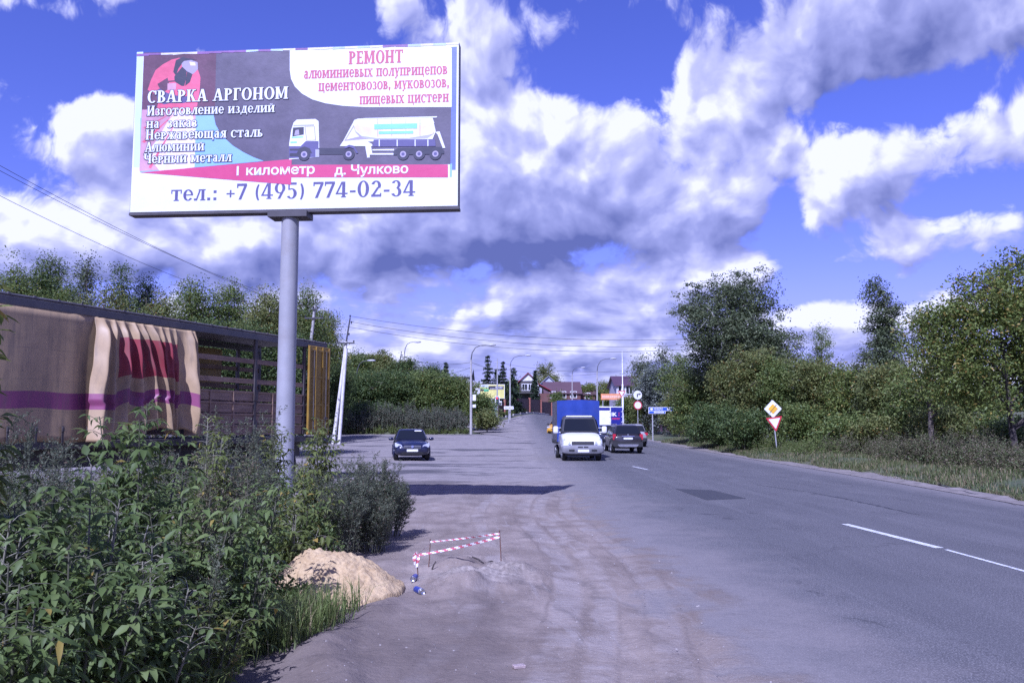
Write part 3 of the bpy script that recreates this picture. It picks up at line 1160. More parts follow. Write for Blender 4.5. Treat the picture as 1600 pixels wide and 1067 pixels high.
    pp([(292.6, 112), (301, 116.5), (297, 129), (289.5, 134.8)], DK)
    pp([(263, 127), (274, 126), (274, 128), (263, 129)], MA)
    pp([(262, 131), (276, 130.5), (275, 141), (262, 141.5)], BL_)
    # white lobe with rounded corner
    lobe = [(453, 79.5), (453, 110), (455, 124), (461, 136), (472, 147), (488, 156), (508, 162), (535, 166), (570, 168), (706, 168), (706, 75.5)]
    pp(lobe, WH)
    # arrow
    pp([(219, 270), (456, 249), (455, 289)], PI)
    pp([(456, 258), (700, 257.5), (700, 277.5), (455.3, 277.5)], PI)

    # lettering
    def line(text, x0, x1, yb, yt, mi, grow=0.0, outline=None):
        u0, v0 = uv(x0, yb)
        u1, _ = uv(x1, yb)
        _, v1 = uv(x0, yt)
        if outline is not None:
            s.serif(text, u0, v0, v1 - v0, outline, width=u1 - u0, grow=grow)
            s.layer += 1
        s.serif(text, u0, v0, v1 - v0, mi, width=u1 - u0, grow=0.022 if mi == RO else 0.010)
        s.layer += 1

    s.layer = 48
    line('РЕМОНТ', 545, 631, 101, 81.5, RO)
    s.layer = 48
    line('алюминиевых полуприцепов', 475, 700, 123.5, 106.5, RO)
    s.layer = 48
    line('цементовозов, муковозов,', 498, 703, 143, 126, RO)
    s.layer = 48
    line('пищевых цистерн', 562, 702, 163.5, 146.5, RO)
    s.layer = 62
    line('СВАРКА АРГОНОМ', 231, 452, 161.5, 143, WH, .05, DK)
    s.layer = 62
    line('Изготовление изделий', 230, 430, 181.5, 166.5, WH, .07, DK)
    s.layer = 62
    line('на  заказ', 229, 309, 201, 186, WH, .07, DK)
    s.layer = 62
    line('Нержавеющая сталь', 228, 412, 219, 203.5, WH, .07, DK)
    s.layer = 62
    line('Алюминий', 227, 320, 238, 223, WH, .07, DK)
    s.layer = 62
    line('Черный металл', 225, 363, 256, 241, WH, .07, DK)
    s.layer = 3
    line('тел.: +7 (495) 774-02-34', 267, 651, 314.5, 290, NA)
    s.layer = 60
    u0, v0 = uv(370, 274.5)
    u1, _ = uv(492, 274.5)
    s.sans('1 километр', u0, v0, uv(370, 260)[1] - v0, WH, width=u1 - u0, bold=0.022)
    u0, v0 = uv(523, 273.5)
    u1, _ = uv(638, 273.5)
    s.sans('д. Чулково', u0, v0, uv(523, 259)[1] - v0, WH, width=u1 - u0, bold=0.022)
    s.layer = 34
    # tanker lorry picture
    pp([(452, 250), (452, 226), (455, 205), (459, 192), (464, 187.5), (493, 186.5), (498, 190), (499, 230), (499, 246), (470, 248)], WH)
    pp([(452, 229), (470, 229), (478, 221), (498, 221), (498, 246), (452, 248)], NA)
    pp([(457, 214), (458, 200), (475, 199), (475, 211)], DK)
    pp([(460, 212), (462, 204), (467, 203), (468, 211)], MK)
    pp([(476, 198), (492, 197.5), (494, 220), (479, 220.5)], MK)
    pp([(477.5, 199), (491, 198.5), (492.5, 219), (480, 219.5)], WH)
    pp([(453, 233), (468, 233), (468, 236), (453, 236)], DK)
    pp([(453, 240), (466, 240), (466, 245), (453, 245)], DK)
    pp([(464, 240), (468, 232), (476, 229.5), (484, 232), (488, 240), (485, 240), (476, 232), (467, 240)], DK)
    pp([(459, 196), (491, 195), (491, 197), (459, 198)], GY)
    pp([(456, 214.5), (474, 213.5), (474, 215.5), (456, 216.5)], TE)
    pp([(454, 222), (464, 221.5), (464, 224), (454, 224.5)], TE)
    pp([(498, 232), (540, 232), (540, 242), (498, 242)], DK)
    pp([(493, 234), (499, 234), (499, 246), (493, 246)], GY)
    pp([(531, 229), (537, 220), (554, 188), (560, 186), (676, 184), (681, 206), (676, 218), (575, 222), (582, 226), (582, 229)], WH)
    pp([(556, 205), (565, 213), (590, 216.5), (640, 216), (672, 211), (679, 203), (678, 210), (668, 217), (600, 220), (566, 217)], GY)
    pp([(562, 189), (566, 198), (600, 199), (676, 196), (680, 203), (676, 210), (640, 214), (590, 215), (562, 209), (554, 200)], SP)
    pp([(556, 193), (563, 187.5), (676, 185.5), (679, 193), (600, 196.5), (562, 197)], WH)
    pp([(538, 221), (553, 196), (556, 206), (566, 215), (576, 218), (560, 219)], MK)
    pp([(541, 219), (553, 199), (556, 208), (562, 214)], WH)
    for xx in (590, 612, 634, 656):
        pp([(xx, 187), (xx + .8, 187), (xx + .8, 214), (xx, 214)], MK)
    pp([(584, 219), (680, 218), (681, 229), (583, 230)], NA)
    for xx in (592, 620, 648, 668):
        pp([(xx, 219), (xx + 1.6, 219), (xx + 1.6, 229), (xx, 229)], WH)
    pp([(571, 229), (580, 229), (582, 240), (620, 240), (620, 242.5), (578, 242.5), (578, 247), (574, 247)], WH)
    pp([(582, 234), (616, 233.5), (616, 236), (582, 236)], WH)
    pp([(615, 237), (622, 232), (690, 230), (694, 236), (694, 241), (615, 243)], DK)
    pp([(680, 207), (687, 206), (696, 232), (692, 232), (684, 211)], WH)
    pp([(568, 185.5), (683, 182.5), (683, 184.5), (568, 187)], WH)
    pp([(585, 195), (652, 193.5), (652, 201.5), (585, 203)], TE)
    pp([(592, 206), (646, 205), (646, 209.5), (592, 210.5)], TE)
    for (x, y, r) in [(475.5, 242, 9.6), (545, 241.5, 9.2), (630, 241.5, 9.4), (655, 241.2, 9.4), (680.5, 241, 9.4)]:
        u, v = uv(x, y)
        rr = abs(uv(x + r, y)[0] - u)
        s.ell(u, v, rr, rr, DK, 20)
        s.ell(u, v, rr * .52, rr * .52, MK, 16)
        s.ell(u, v, rr * .28, rr * .28, NA, 12)
    pp([(540, 233), (546, 230.5), (553, 233), (557, 240), (560, 240), (554, 229), (546, 227), (537, 231)], NA)
    s.mb.build('poster', mats, root)
    # steel box behind the sheet with a dark rim, crossbeam and pole
    steel = pmat('grey_painted_steel', (0.30, 0.30, 0.31), 0.5, 0.08, 2.0, metal=0.0, dirt=0.5, dirtcol=(0.22, 0.17, 0.13), bump=0.15)
    darkst = pmat('dark_steel', (0.06, 0.055, 0.06), 0.55, 0.2, 4.0)
    mb = MB()
    rot = math.atan2(ux.y, ux.x)
    cc = inv @ (cx - nrm * 0.105)
    mb.box(cc.x, cc.y, cc.z, Wd + 0.02, 0.20, Ht + 0.02, rz=rot)
    mb.build('board', darkst, root)
    # ragged remains of older sheets along the edges
    s2 = Sheet(lambda u, v, L: inv @ (org + ux * u + Vector((0, 0, v)) + nrm * (0.009 + 0.001 * L)))
    rs = np.random.default_rng(5)
    for i in range(26):
        u = i * Wd / 26
        s2.poly([(u, Ht + .012), (u + Wd / 26, Ht + .012), (u + Wd / 26, Ht - .02 - .02 * rs.random()), (u, Ht - .02 - .02 * rs.random())], int(rs.integers(0, 3)), lift=.1 * (i % 2))
    s2.mb.build('torn_paper', [vinyl('old_paper_white', (.62, .60, .58), .2), vinyl('old_paper_violet', (.20, .09, .25), .3), vinyl('old_paper_blue', (.40, .50, .62), .2), vinyl('old_paper_ochre', (.50, .47, .36), .2)], root)
    mb = MB()
    bb = inv @ (cx - nrm * 0.11 - Vector((0, 0, Ht / 2 + 0.035)))
    mb.box(bb.x, bb.y, bb.z, Wd + 0.04, 0.24, 0.05, rz=rot)
    pt = inv @ pole_top
    mb.box(pt.x, pt.y, bb.z - 0.09, 0.75, 0.40, 0.11, rz=rot)
    mb.build('crossbeam', darkst, root)
    mb = MB()
    ptop = Vector((pt.x, pt.y, bb.z - 0.1))
    pb = ptop.copy()
    pb.z = -0.3
    mb.tube([pb, (pb + ptop) / 2, ptop], [.175, .168, .160], 28)
    po = mb.build('pole', steel, root)
    mb = MB()
    mb.box(pb.x, pb.y, 0.02, 0.7, 0.7, 0.04, rz=.3)
    mb.build('base_plate', darkst, root)
    return root


BILLBOARD = build_billboard()


# ------------------------------------------------------------------ foliage
def leaf_quads(cen, dirs, nrm, L, Wd, fold=0.25):
    """folded four-point leaves: two triangles each"""
    n = len(cen)
    side = np.cross(dirs, nrm)
    side /= np.linalg.norm(side, axis=1, keepdims=True) + 1e-9
    L = L[:, None]
    Wd = Wd[:, None]
    base = cen - dirs * L * 0.5
    tip = cen + dirs * L * 0.5 - nrm * L * 0.12
    mid = cen - dirs * L * 0.08
    a = mid + side * Wd * 0.5 + nrm * Wd * fold
    b = mid - side * Wd * 0.5 + nrm * Wd * fold
    v = np.stack([base, a, tip, b], 1).reshape(-1, 3)
    i = np.arange(n)[:, None] * 4
    f = np.concatenate([i + [[0, 1, 2]], i + [[0, 2, 3]]], 0)
    return v, f


def unit(a):
    return a / (np.linalg.norm(a, axis=1, keepdims=True) + 1e-9)


def crown_points(r, lobes, nclump, leaves_per, spread, hollow=0.45):
    """leaf centres in clumps spread over a union of ellipsoid lobes (cx, cy, cz, rx, ry, rz)"""
    lobes = np.array(lobes, float)
    vol = lobes[:, 3] * lobes[:, 4] * lobes[:, 5]
    pick = r.choice(len(lobes), nclump, p=vol ** 0.7 / (vol ** 0.7).sum())
    d = unit(r.normal(size=(nclump, 3)))
    rad = hollow + (1 - hollow) * r.random(nclump) ** 0.55
    rad *= 1 + 0.16 * r.normal(size=nclump)
    c = lobes[pick, :3] + d * lobes[pick, 3:6] * rad[:, None]
    c = c[c[:, 2] > 0.12]
    n = len(c)
    k = r.poisson(leaves_per, n) + 2
    idx = np.repeat(np.arange(n), k)
    sc = spread * (0.6 + 0.8 * r.random(n))
    p = c[idx] + r.normal(size=(len(idx), 3)) * (sc[idx][:, None] * np.array([1, 1, 0.62]))
    ok = p[:, 2] > 0.03
    return c, p[ok]


def foliage(name, r, pts, L, mat, parent, droop=0.35, ratio=0.5, upn=0.7):
    n = len(pts)
    d = r.normal(size=(n, 3))
    d[:, 2] = d[:, 2] * 0.5 - droop
    d = unit(d)
    nm = r.normal(size=(n, 3))
    nm[:, 2] = np.abs(nm[:, 2]) + upn
    nm = unit(nm - d * (nm * d).sum(1, keepdims=True))
    LL = L * (0.65 + 0.7 * r.random(n))
    v, f = leaf_quads(pts, d, nm, LL, LL * ratio)
    return np_object(name, v, f, mat, parent)


def limbs(name, r, base_h, clumps, mat, parent, r0=0.15, lean=(0, 0), top=None, nlimb=9, twigs=60):
    """tapered trunk, limbs to the clumps and thin twigs"""
    mb = MB()
    top = top if top is not None else clumps[:, 2].max() * 0.92
    n = 9
    tr = []
    for i in range(n):
        t = i / (n - 1)
        tr.append(Vector((lean[0] * t + 0.12 * math.sin(t * 5 + r0 * 30) * t * (top / 8), lean[1] * t + 0.1 * math.cos(t * 4) * t * (top / 8), -0.15 + top * t)))
    mb.tube(tr, [r0 * (1.25 if i == 0 else 1) * (1 - 0.88 * (i / (n - 1))) + 0.006 for i in range(n)], 9)

    def on_trunk(z):
        t = min(1, max(0, (z + .15) / top)) * (n - 1)
        i = min(n - 2, int(t))
        return tr[i].lerp(tr[i + 1], t - i), r0 * (1 - 0.88 * t / (n - 1))
    order = r.permutation(len(clumps))
    ends = []
    for k in order[:nlimb]:
        e = Vector(clumps[k])
        hz = math.hypot(e.x - lean[0], e.y - lean[1])
        z0 = max(base_h, e.z - hz * (0.6 + 0.5 * r.random()))
        z0 = min(z0, top * 0.9)
        s, rr = on_trunk(z0)
        m1 = s.lerp(e, 0.35) + Vector((r.normal() * .1, r.normal() * .1, -.05 * hz + .1))
        m2 = s.lerp(e, 0.7) + Vector((r.normal() * .12, r.normal() * .12, .1))
        mb.tube([s, m1, m2, e], [rr * .5, rr * .36, rr * .22, .008], 6, cap=False)
        ends.append((m1, m2, e, rr))
    for k in order[nlimb:nlimb + twigs]:
        e = Vector(clumps[k])
        if not ends:
            break
        b = min((q for tri in ends for q in tri[:3]), key=lambda q: (q - e).length)
        mb.tube([b, b.lerp(e, .5) + Vector((r.normal() * .06, r.normal() * .06, .05)), e], [.022, .015, .006], 4, cap=False)
    return mb.build(name, mat, parent)


GREEN_DARK = leaf_mat('leaf_dark_green', (0.041, 0.073, 0.024), (0.082, 0.129, 0.039), (0.173, 0.226, 0.070), (0.20, 0.17, 0.04), 0.015)
GREEN_MID = leaf_mat('leaf_mid_green', (0.064, 0.104, 0.027), (0.129, 0.183, 0.049), (0.242, 0.292, 0.082), (0.26, 0.21, 0.05), 0.03)
GREEN_OLIVE = leaf_mat('leaf_olive', (0.082, 0.110, 0.033), (0.161, 0.196, 0.059), (0.289, 0.303, 0.100), (0.27, 0.19, 0.05), 0.05)
GREEN_LIGHT = leaf_mat('leaf_yellow_green', (0.072, 0.111, 0.025), (0.142, 0.192, 0.044), (0.245, 0.282, 0.075), (0.36, 0.28, 0.07), 0.07)
GREEN_SILVER = leaf_mat('leaf_silver', (0.060, 0.080, 0.055), (0.125, 0.15, 0.115), (0.32, 0.34, 0.30), None, 0, .15)
GREEN_ASPEN = leaf_mat('leaf_grey_green', (0.046, 0.073, 0.033), (0.099, 0.128, 0.059), (0.204, 0.231, 0.117), None, 0, .2)
GREEN_CONIFER = leaf_mat('needles', (0.014, 0.028, 0.015), (0.028, 0.048, 0.025), (0.056, 0.081, 0.043), None, 0, .1)
WEED_GREY = leaf_mat('leaf_mugwort', (0.069, 0.086, 0.054), (0.119, 0.139, 0.089), (0.207, 0.224, 0.149), (0.19, 0.14, 0.10), 0.15, .2)
WEED_BROWN = leaf_mat('dry_stalks', (0.070, 0.062, 0.034), (0.130, 0.112, 0.064), (0.215, 0.185, 0.115), (0.10, 0.135, 0.045), 0.35, .15)
GRASS_GREEN = leaf_mat('grass_blade', (0.075, 0.112, 0.030), (0.140, 0.194, 0.051), (0.246, 0.290, 0.094), (0.26, 0.22, 0.11), 0.10, .3)
BARK = pmat('bark_grey_brown', (0.11, 0.09, 0.075), 0.9, 0.35, 9.0, bump=0.8, bscale=30)
BARK_DARK = pmat('bark_dark', (0.055, 0.045, 0.040), 0.9, 0.3, 9.0, bump=0.8, bscale=30)


def birch_bark():
    m, nt, bs = new_mat('birch_bark')
    t = nt.node('ShaderNodeTexCoord')
    x, y, z = nt.sep(t.outputs['Object'])
    n = nt.noise(nt.xyz(x * 3, y * 3, z * 14.0), 1.0, 4.0, 0.7)
    nt.put(bs.inputs['Base Color'], nt.mix(nt.step(n, 0.55, 0.68), (0.50, 0.48, 0.45), (0.06, 0.055, 0.05)))
    bs.inputs['Roughness'].default_value = 0.8
    return m


BARK_BIRCH = birch_bark()
SEED = [100]


def broadleaf(name, loc, lobes, label, cat, mat, bark=BARK, nclump=260, per=26, spread=0.30, L=0.13, r0=0.14, base_h=0.6, lean=(0, 0), group=None, hollow=0.4,
              nlimb=10, twigs=70, droop=0.35, ratio=0.5, rz=0.0, top=None):
    SEED[0] += 1
    r = np.random.default_rng(SEED[0])
    root = thing(name, loc, label, cat, rz, group)
    c, p = crown_points(r, lobes, nclump, per, spread, hollow)
    foliage('crown', r, p, L, mat, root, droop, ratio)
    limbs('trunk', r, base_h, c, bark, root, r0, lean, top, nlimb, twigs)
    return root


def tree_at(px, base_y, top_y, Y, wpx, kind, label, name='tree', cat='tree', z=None, group=None, rz=0.0, **kw):
    """a tree at photo column px whose top reaches photo row top_y, crown wpx pixels wide, at distance Y"""
    b = P(px, base_y, Y)
    zb = (T(b.x, Y) + (0.2 if b.x > road_right(Y) else 0)) if z is None else z
    h = P(px, top_y, Y).z - zb
    w = wpx / FPX * Y / 2
    return build_kind(kind, (b.x, Y, zb), h, w, label, name, cat, group, rz, **kw)


def build_kind(kind, loc, h, w, label, name, cat, group=None, rz=0.0, **kw):
    r = np.random.default_rng(SEED[0] + 77)
    far = loc[1] > 58
    if kind == 'bush':
        lobes = [(0, 0, h * .45, w * .85, w * .7, h * .5)]
        for i in range(6):
            a = i * 1.05 + r.random() * .6
            q = .35 + .25 * r.random()
            lobes.append((math.cos(a) * w * .6, math.sin(a) * w * .5, h * (.3 + .5 * r.random()), w * q, w * q, h * .25))
        for i in range(3):
            lobes.append((r.normal() * w * .4, r.normal() * w * .3, h * .78, w * .3, w * .3, h * .2))
        d = dict(nclump=int(min(700, 90 + 40 * w * h)), per=36, spread=.24, L=.12, r0=.05, base_h=.1, nlimb=12, twigs=40, hollow=.5, top=h * .6)
        mat = kw.pop('mat', GREEN_MID)
    elif kind == 'round':
        lobes = [(0, 0, h * .62, w * .72, w * .7, h * .36)]
        for i in range(7):
            a = i * .9 + r.random() * .5
            lobes.append((math.cos(a) * w * .62, math.sin(a) * w * .6, h * (.42 + .38 * r.random()), w * .40, w * .40, h * .15))
        lobes.append((w * .05, 0, h * .84, w * .52, w * .5, h * .15))
        d = dict(nclump=int(min(680, 120 + 20 * w * h)), per=46, spread=.34, L=.14, r0=.05 + h * .012, base_h=h * .25, nlimb=14, twigs=90)
        mat = kw.pop('mat', GREEN_MID)
    elif kind == 'slim':
        lobes = []
        for i in range(9):
            t = i / 8
            q = w * (1.0 - .75 * abs(t - .3) ** 1.1)
            a = r.random() * 6.28
            lobes.append((math.cos(a) * w * .25, math.sin(a) * w * .25, h * (.25 + .70 * t), q * .75, q * .75, h * .10))
        d = dict(nclump=int(min(480, 80 + 20 * w * h)), per=34, spread=.25, L=.12, r0=.04 + h * .009, base_h=h * .2, nlimb=14, twigs=60)
        mat = kw.pop('mat', GREEN_MID)
    d.update(kw)
    return broadleaf(name, loc, lobes, label, cat, mat, group=group, rz=rz, **d)


def conifer(px, base_y, top_y, Y, wpx, label, group=None):
    SEED[0] += 1
    r = np.random.default_rng(SEED[0])
    b = P(px, base_y, Y)
    zb = T(b.x, Y)
    h = P(px, top_y, Y).z - zb
    w = wpx / FPX * Y / 2
    root = thing('spruce_tree', (b.x, Y, zb), label, 'tree', 0, group)
    pts, dr = [], []
    tiers = 15
    for i in range(tiers):
        t = i / tiers
        z = h * (.08 + .92 * t)
        rad = w * 1.25 * (1 - t) ** .8 * (.8 + .4 * r.random()) + .1
        nb = int(9 - 4 * t)
        for k in range(nb):
            a = r.random() * 6.28
            m = int(44 * (1 - t) + 10)
            s = r.random(m) ** .7
            p = np.stack([np.cos(a) * rad * s, np.sin(a) * rad * s, z - rad * .35 * s + .15 * rad * s * s], 1) + r.normal(size=(m, 3)) * .10
            pts.append(p)
    pts = np.concatenate(pts)
    foliage('crown', r, pts, .42, GREEN_CONIFER, root, .5, .28)
    mb = MB()
    mb.tube([(0, 0, -.2), (0, 0, h * .5), (0, 0, h * .97)], [.16, .09, .015], 8)
    mb.build('trunk', BARK_DARK, root)
    return root


# ---- right side of the road: tall trees
tree_at(1156, 690, 424, 62, 196, 'round', 'tall broad dark birch with a pale trunk rising above the bushes on the right', 'birch_tree', mat=GREEN_ASPEN, bark=BARK_BIRCH,
        nclump=820, per=58, spread=.30, L=.18, hollow=.25, base_h=4.5, nlimb=22, twigs=160, r0=.20)
tree_at(1286, 690, 513, 70, 56, 'slim', 'small bright green young tree poking out between the tall birch and the slender aspen', 'young_tree', mat=GREEN_MID)
tree_at(1388, 700, 448, 48, 82, 'slim', 'slender dark aspen with feathery ragged top left of the big roadside maple', 'aspen_tree', mat=GREEN_ASPEN, nclump=520, per=44, spread=.22, L=.135)
tree_at(1352, 700, 545, 47, 40, 'slim', 'short dark sapling leaning against the slender aspen on its left side', 'young_tree', mat=GREEN_ASPEN, nclump=120)
SEED[0] = 220
b_ = P(1592, 735, 30.5)
broadleaf('maple_tree', (b_.x, 30.5, .25), [(-.6, 0, 4.6, 2.2, 2.0, 1.9), (.9, .3, 5.2, 2.0, 2.0, 1.9), (-2.2, .2, 3.6, 1.3, 1.3, 1.3), (1.6, 0, 3.3, 1.6, 1.6, 1.5), (-1.2, -.5, 6.0, 1.3, 1.2, 1.0), (.5, 0, 6.7, 1.3, 1.2, .9),
                                             (-2.5, .5, 5.0, .9, .9, .9), (-1.6, -.3, 2.6, 1.2, 1.0, .8), (2.6, .5, 5.4, 1.2, 1.2, 1.3)],
          'big yellowish green maple with dark leaning trunk at the right edge beside the road', 'tree', GREEN_LIGHT, BARK_DARK, nclump=820, per=40, spread=.25, L=.135, r0=.13, base_h=1.2, lean=(-.5, 0), nlimb=22, twigs=150, hollow=.35, top=5.4)
tree_at(1458, 720, 470, 37, 88, 'round', 'airy yellow-green tree standing just behind the big roadside maple', 'maple_tree', mat=GREEN_LIGHT, nclump=260, per=18, spread=.26, L=.12, hollow=.25)
tree_at(1648, 740, 430, 33, 150, 'round', 'yellow-green maple cut off by the right edge of the picture', 'maple_tree', mat=GREEN_LIGHT, nclump=380)
tree_at(1520, 700, 520, 44, 120, 'bush', 'dense dark green thicket behind the leaning maple trunk', 'thicket', 'bush', mat=GREEN_MID, nclump=420)
# ---- the hedge of bushes along the right verge
hedge = [
    (1014, 580, 94, 54, GREEN_OLIVE, 'low olive bush behind the round signs at the far end of the right hedge'),
    (1036, 574, 90, 70, GREEN_SILVER, 'silvery pale willow bush beside the round signs and the blue direction sign'),
    (1068, 588, 82, 60, GREEN_OLIVE, 'olive bush right behind the blue direction sign'),
    (1094, 562, 66, 80, GREEN_MID, 'tall green bush under the left side of the big birch'),
    (1120, 626, 56.5, 74, GREEN_DARK, 'low dark bush nearest the kerb under the big birch'),
    (1152, 566, 60, 84, GREEN_OLIVE, 'rounded olive bush directly below the pale birch trunk'),
    (1192, 542, 56, 92, GREEN_OLIVE, 'tallest rounded green bush in the hedge, behind the priority road sign'),
    (1164, 640, 51, 60, GREEN_DARK, 'dark low bush left of the leaning priority sign post'),
    (1236, 560, 54, 84, GREEN_MID, 'leafy bush right behind the leaning priority sign'),
    (1262, 630, 50, 66, GREEN_MID, 'low shadowy bush immediately right of the yield sign'),
    (1288, 562, 52, 84, GREEN_OLIVE, 'olive bush below the small bright young tree'),
    (1338, 575, 48, 80, GREEN_LIGHT, 'yellow-tinged bush below the slender aspen, left part'),
    (1318, 648, 44, 74, GREEN_MID, 'low green bush at the verge between yield sign and maple'),
    (1392, 566, 45, 84, GREEN_OLIVE, 'olive bush in front of the slender aspen trunk'),
    (1372, 655, 42, 78, GREEN_OLIVE, 'low leafy bush by the brown weeds left of the maple'),
    (1440, 590, 42, 90, GREEN_MID, 'broad green bush left of the airy maple'),
    (1478, 640, 38.5, 90, GREEN_OLIVE, 'bush with yellow leaves under the leaning maple'),
    (1585, 655, 38, 120, GREEN_MID, 'dark bush behind the leaning maple trunk at the right edge'),
]
for (hx, hy, hY, hw, hm, hl) in hedge:
    tree_at(hx, 700, hy, hY, hw * 1.12, 'bush', hl, 'bush', 'bush', mat=hm, group='bushes of the right roadside hedge', L=.115 + .0006 * hY)
tree_at(985, 690, 620, 104, 40, 'bush', 'green bush at the foot of the pale-walled house, beside the white lorry', 'bush', 'bush', mat=GREEN_MID, L=.2)
tree_at(1008, 690, 550, 98, 46, 'round', 'far grey-green tree at the left end of the right hedge', 'tree', mat=GREEN_ASPEN, nclump=120, L=.2, spread=.4)
tree_at(1038, 690, 541, 95, 40, 'slim', 'thin far tree behind the silvery willow bush', 'tree', mat=GREEN_ASPEN, nclump=120, L=.2, spread=.4)
tree_at(1066, 690, 552, 90, 70, 'round', 'far green tree left behind the big birch', 'tree', mat=GREEN_MID, nclump=160, L=.19, spread=.4)

# ---- left side: trees behind the trailer
left_trees = [
    (12, 415, 58, 70, 'round', GREEN_MID, 'green tree above the trailer roof at the left edge'),
    (62, 402, 62, 66, 'round', GREEN_DARK, 'dark rounded tree, second from the left above the trailer'),
    (124, 408, 56, 44, 'slim', GREEN_ASPEN, 'thin feathery young birch above the trailer curtain'),
    (92, 440, 60, 60, 'round', GREEN_MID, 'low bushy tree between the dark tree and the feathery birch'),
    (184, 424, 60, 44, 'slim', GREEN_DARK, 'narrow dark tree right of the feathery birch'),
    (217, 434, 66, 42, 'round', GREEN_CONIFER, 'small dark blue-green tree above the red curtain patch'),
    (158, 452, 52, 84, 'round', GREEN_OLIVE, 'yellowish low tree above the pulled back curtain'),
    (290, 438, 58, 90, 'round', GREEN_MID, 'broad green tree under the overhead wires, above the open trailer side'),
    (240, 462, 52, 70, 'round', GREEN_OLIVE, 'olive tree behind the middle of the trailer roof'),
    (352, 442, 60, 76, 'round', GREEN_MID, 'rounded green tree right of the overhead wires'),
    (412, 452, 56, 84, 'round', GREEN_OLIVE, 'green tree directly left of the billboard pole'),
    (470, 452, 62, 74, 'round', GREEN_MID, 'green tree just right of the billboard pole'),
    (505, 482, 72, 56, 'round', GREEN_LIGHT, 'yellow-green tree behind the leaning concrete pole'),
    (340, 500, 44, 130, 'bush', GREEN_DARK, 'dark thicket seen through the open trailer side'),
    (430, 520, 46, 120, 'bush', GREEN_DARK, 'dark thicket behind the trailer rear post'),
    (225, 500, 44, 130, 'bush', GREEN_MID, 'green thicket behind the red curtain patch'),
    (515, 570, 68, 50, 'bush', GREEN_DARK, 'dark bush behind the yellow trailer door'),
]
for (tx, ty, tY, tw, tk, tm, tl) in left_trees:
    tree_at(tx, 680, ty, tY, tw * 1.1, tk, tl, 'bush' if tk == 'bush' else 'tree', 'bush' if tk == 'bush' else 'tree', mat=tm, group='trees behind the trailer', L=.15, spread=.36)
# ---- hedge beyond the lot
far_hedge = [
    (552, 552, 92, 66, GREEN_MID, 'round', 'green tree above the bushes right of the leaning concrete pole'),
    (590, 548, 96, 60, GREEN_OLIVE, 'round', 'olive tree behind the bushes near the grey far roof'),
    (560, 586, 82, 74, GREEN_DARK, 'bush', 'dark bush next to the leaning concrete pole, beyond the lot'),
    (606, 578, 83, 78, GREEN_DARK, 'bush', 'dark rounded bush below the grey far roof'),
    (648, 582, 84, 74, GREEN_MID, 'bush', 'green bush straight behind the dark sedan'),
    (690, 588, 85, 70, GREEN_MID, 'bush', 'green bush left of the curved street lamp, further from it'),
    (716, 594, 86, 50, GREEN_OLIVE, 'bush', 'olive bush touching the curved street lamp post'),
    (746, 617, 84, 40, GREEN_MID, 'bush', 'upright green bush at the corner right of the lamp post'),
    (761, 643, 79, 24, GREEN_OLIVE, 'bush', 'low bush at the very corner of the junction'),
    (580, 632, 79, 70, GREEN_DARK, 'bush', 'low dark bush in the weeds left of the sedan'),
    (632, 560, 96, 50, GREEN_DARK, 'round', 'dark tree around the double lamp pole'),
    (672, 572, 100, 56, GREEN_DARK, 'round', 'dark tree between double lamp pole and spruces'),
]
for (tx, ty, tY, tw, tm, tk, tl) in far_hedge:
    nm = 'bush' if tk == 'bush' else 'tree'
    tree_at(tx, 680, ty, tY, tw * 1.15, tk, tl, nm, nm, mat=tm, group='bushes beyond the lot', L=.19, spread=.36, z=T(-8, tY) + .25)
for (cx_, ty, w_, Y_, l_) in [(696, 563, 18, 125, 'small lone spruce standing left of the curved street lamp'), (762, 552, 26, 128, 'tall dark spruce right behind the curved street lamp'),
                              (786, 562, 22, 134, 'spruce behind the yellow far billboard'), (802, 572, 22, 128, 'spruce behind the second street lamp'), (776, 574, 22, 138, 'wide spruce left behind the traffic light pole'),
                              (836, 577, 13, 152, 'dark slim spruce in front of the red roofed house')]:
    conifer(cx_, 650, ty, Y_, w_, l_, 'spruces by the far houses')
tree_at(852, 640, 566, 190, 48, 'round', 'leafy tree behind the red roofed house', 'tree', mat=GREEN_OLIVE, L=.3, spread=.5, nclump=200)
tree_at(918, 640, 600, 175, 50, 'round', 'pale green tree behind the long brown roof', 'tree', mat=GREEN_LIGHT, L=.32, spread=.55, nclump=160)
tree_at(950, 640, 596, 185, 46, 'round', 'distant round tree left of the white mast', 'tree', mat=GREEN_OLIVE, L=.32, spread=.55, nclump=160)
tree_at(800, 640, 596, 160, 40, 'round', 'garden tree beside the red roofed house', 'tree', mat=GREEN_MID, L=.3, spread=.5, nclump=120)
tree_at(872, 650, 612, 157, 26, 'round', 'small garden tree behind the brown fence', 'tree', mat=GREEN_MID, L=.25, spread=.4, nclump=70)


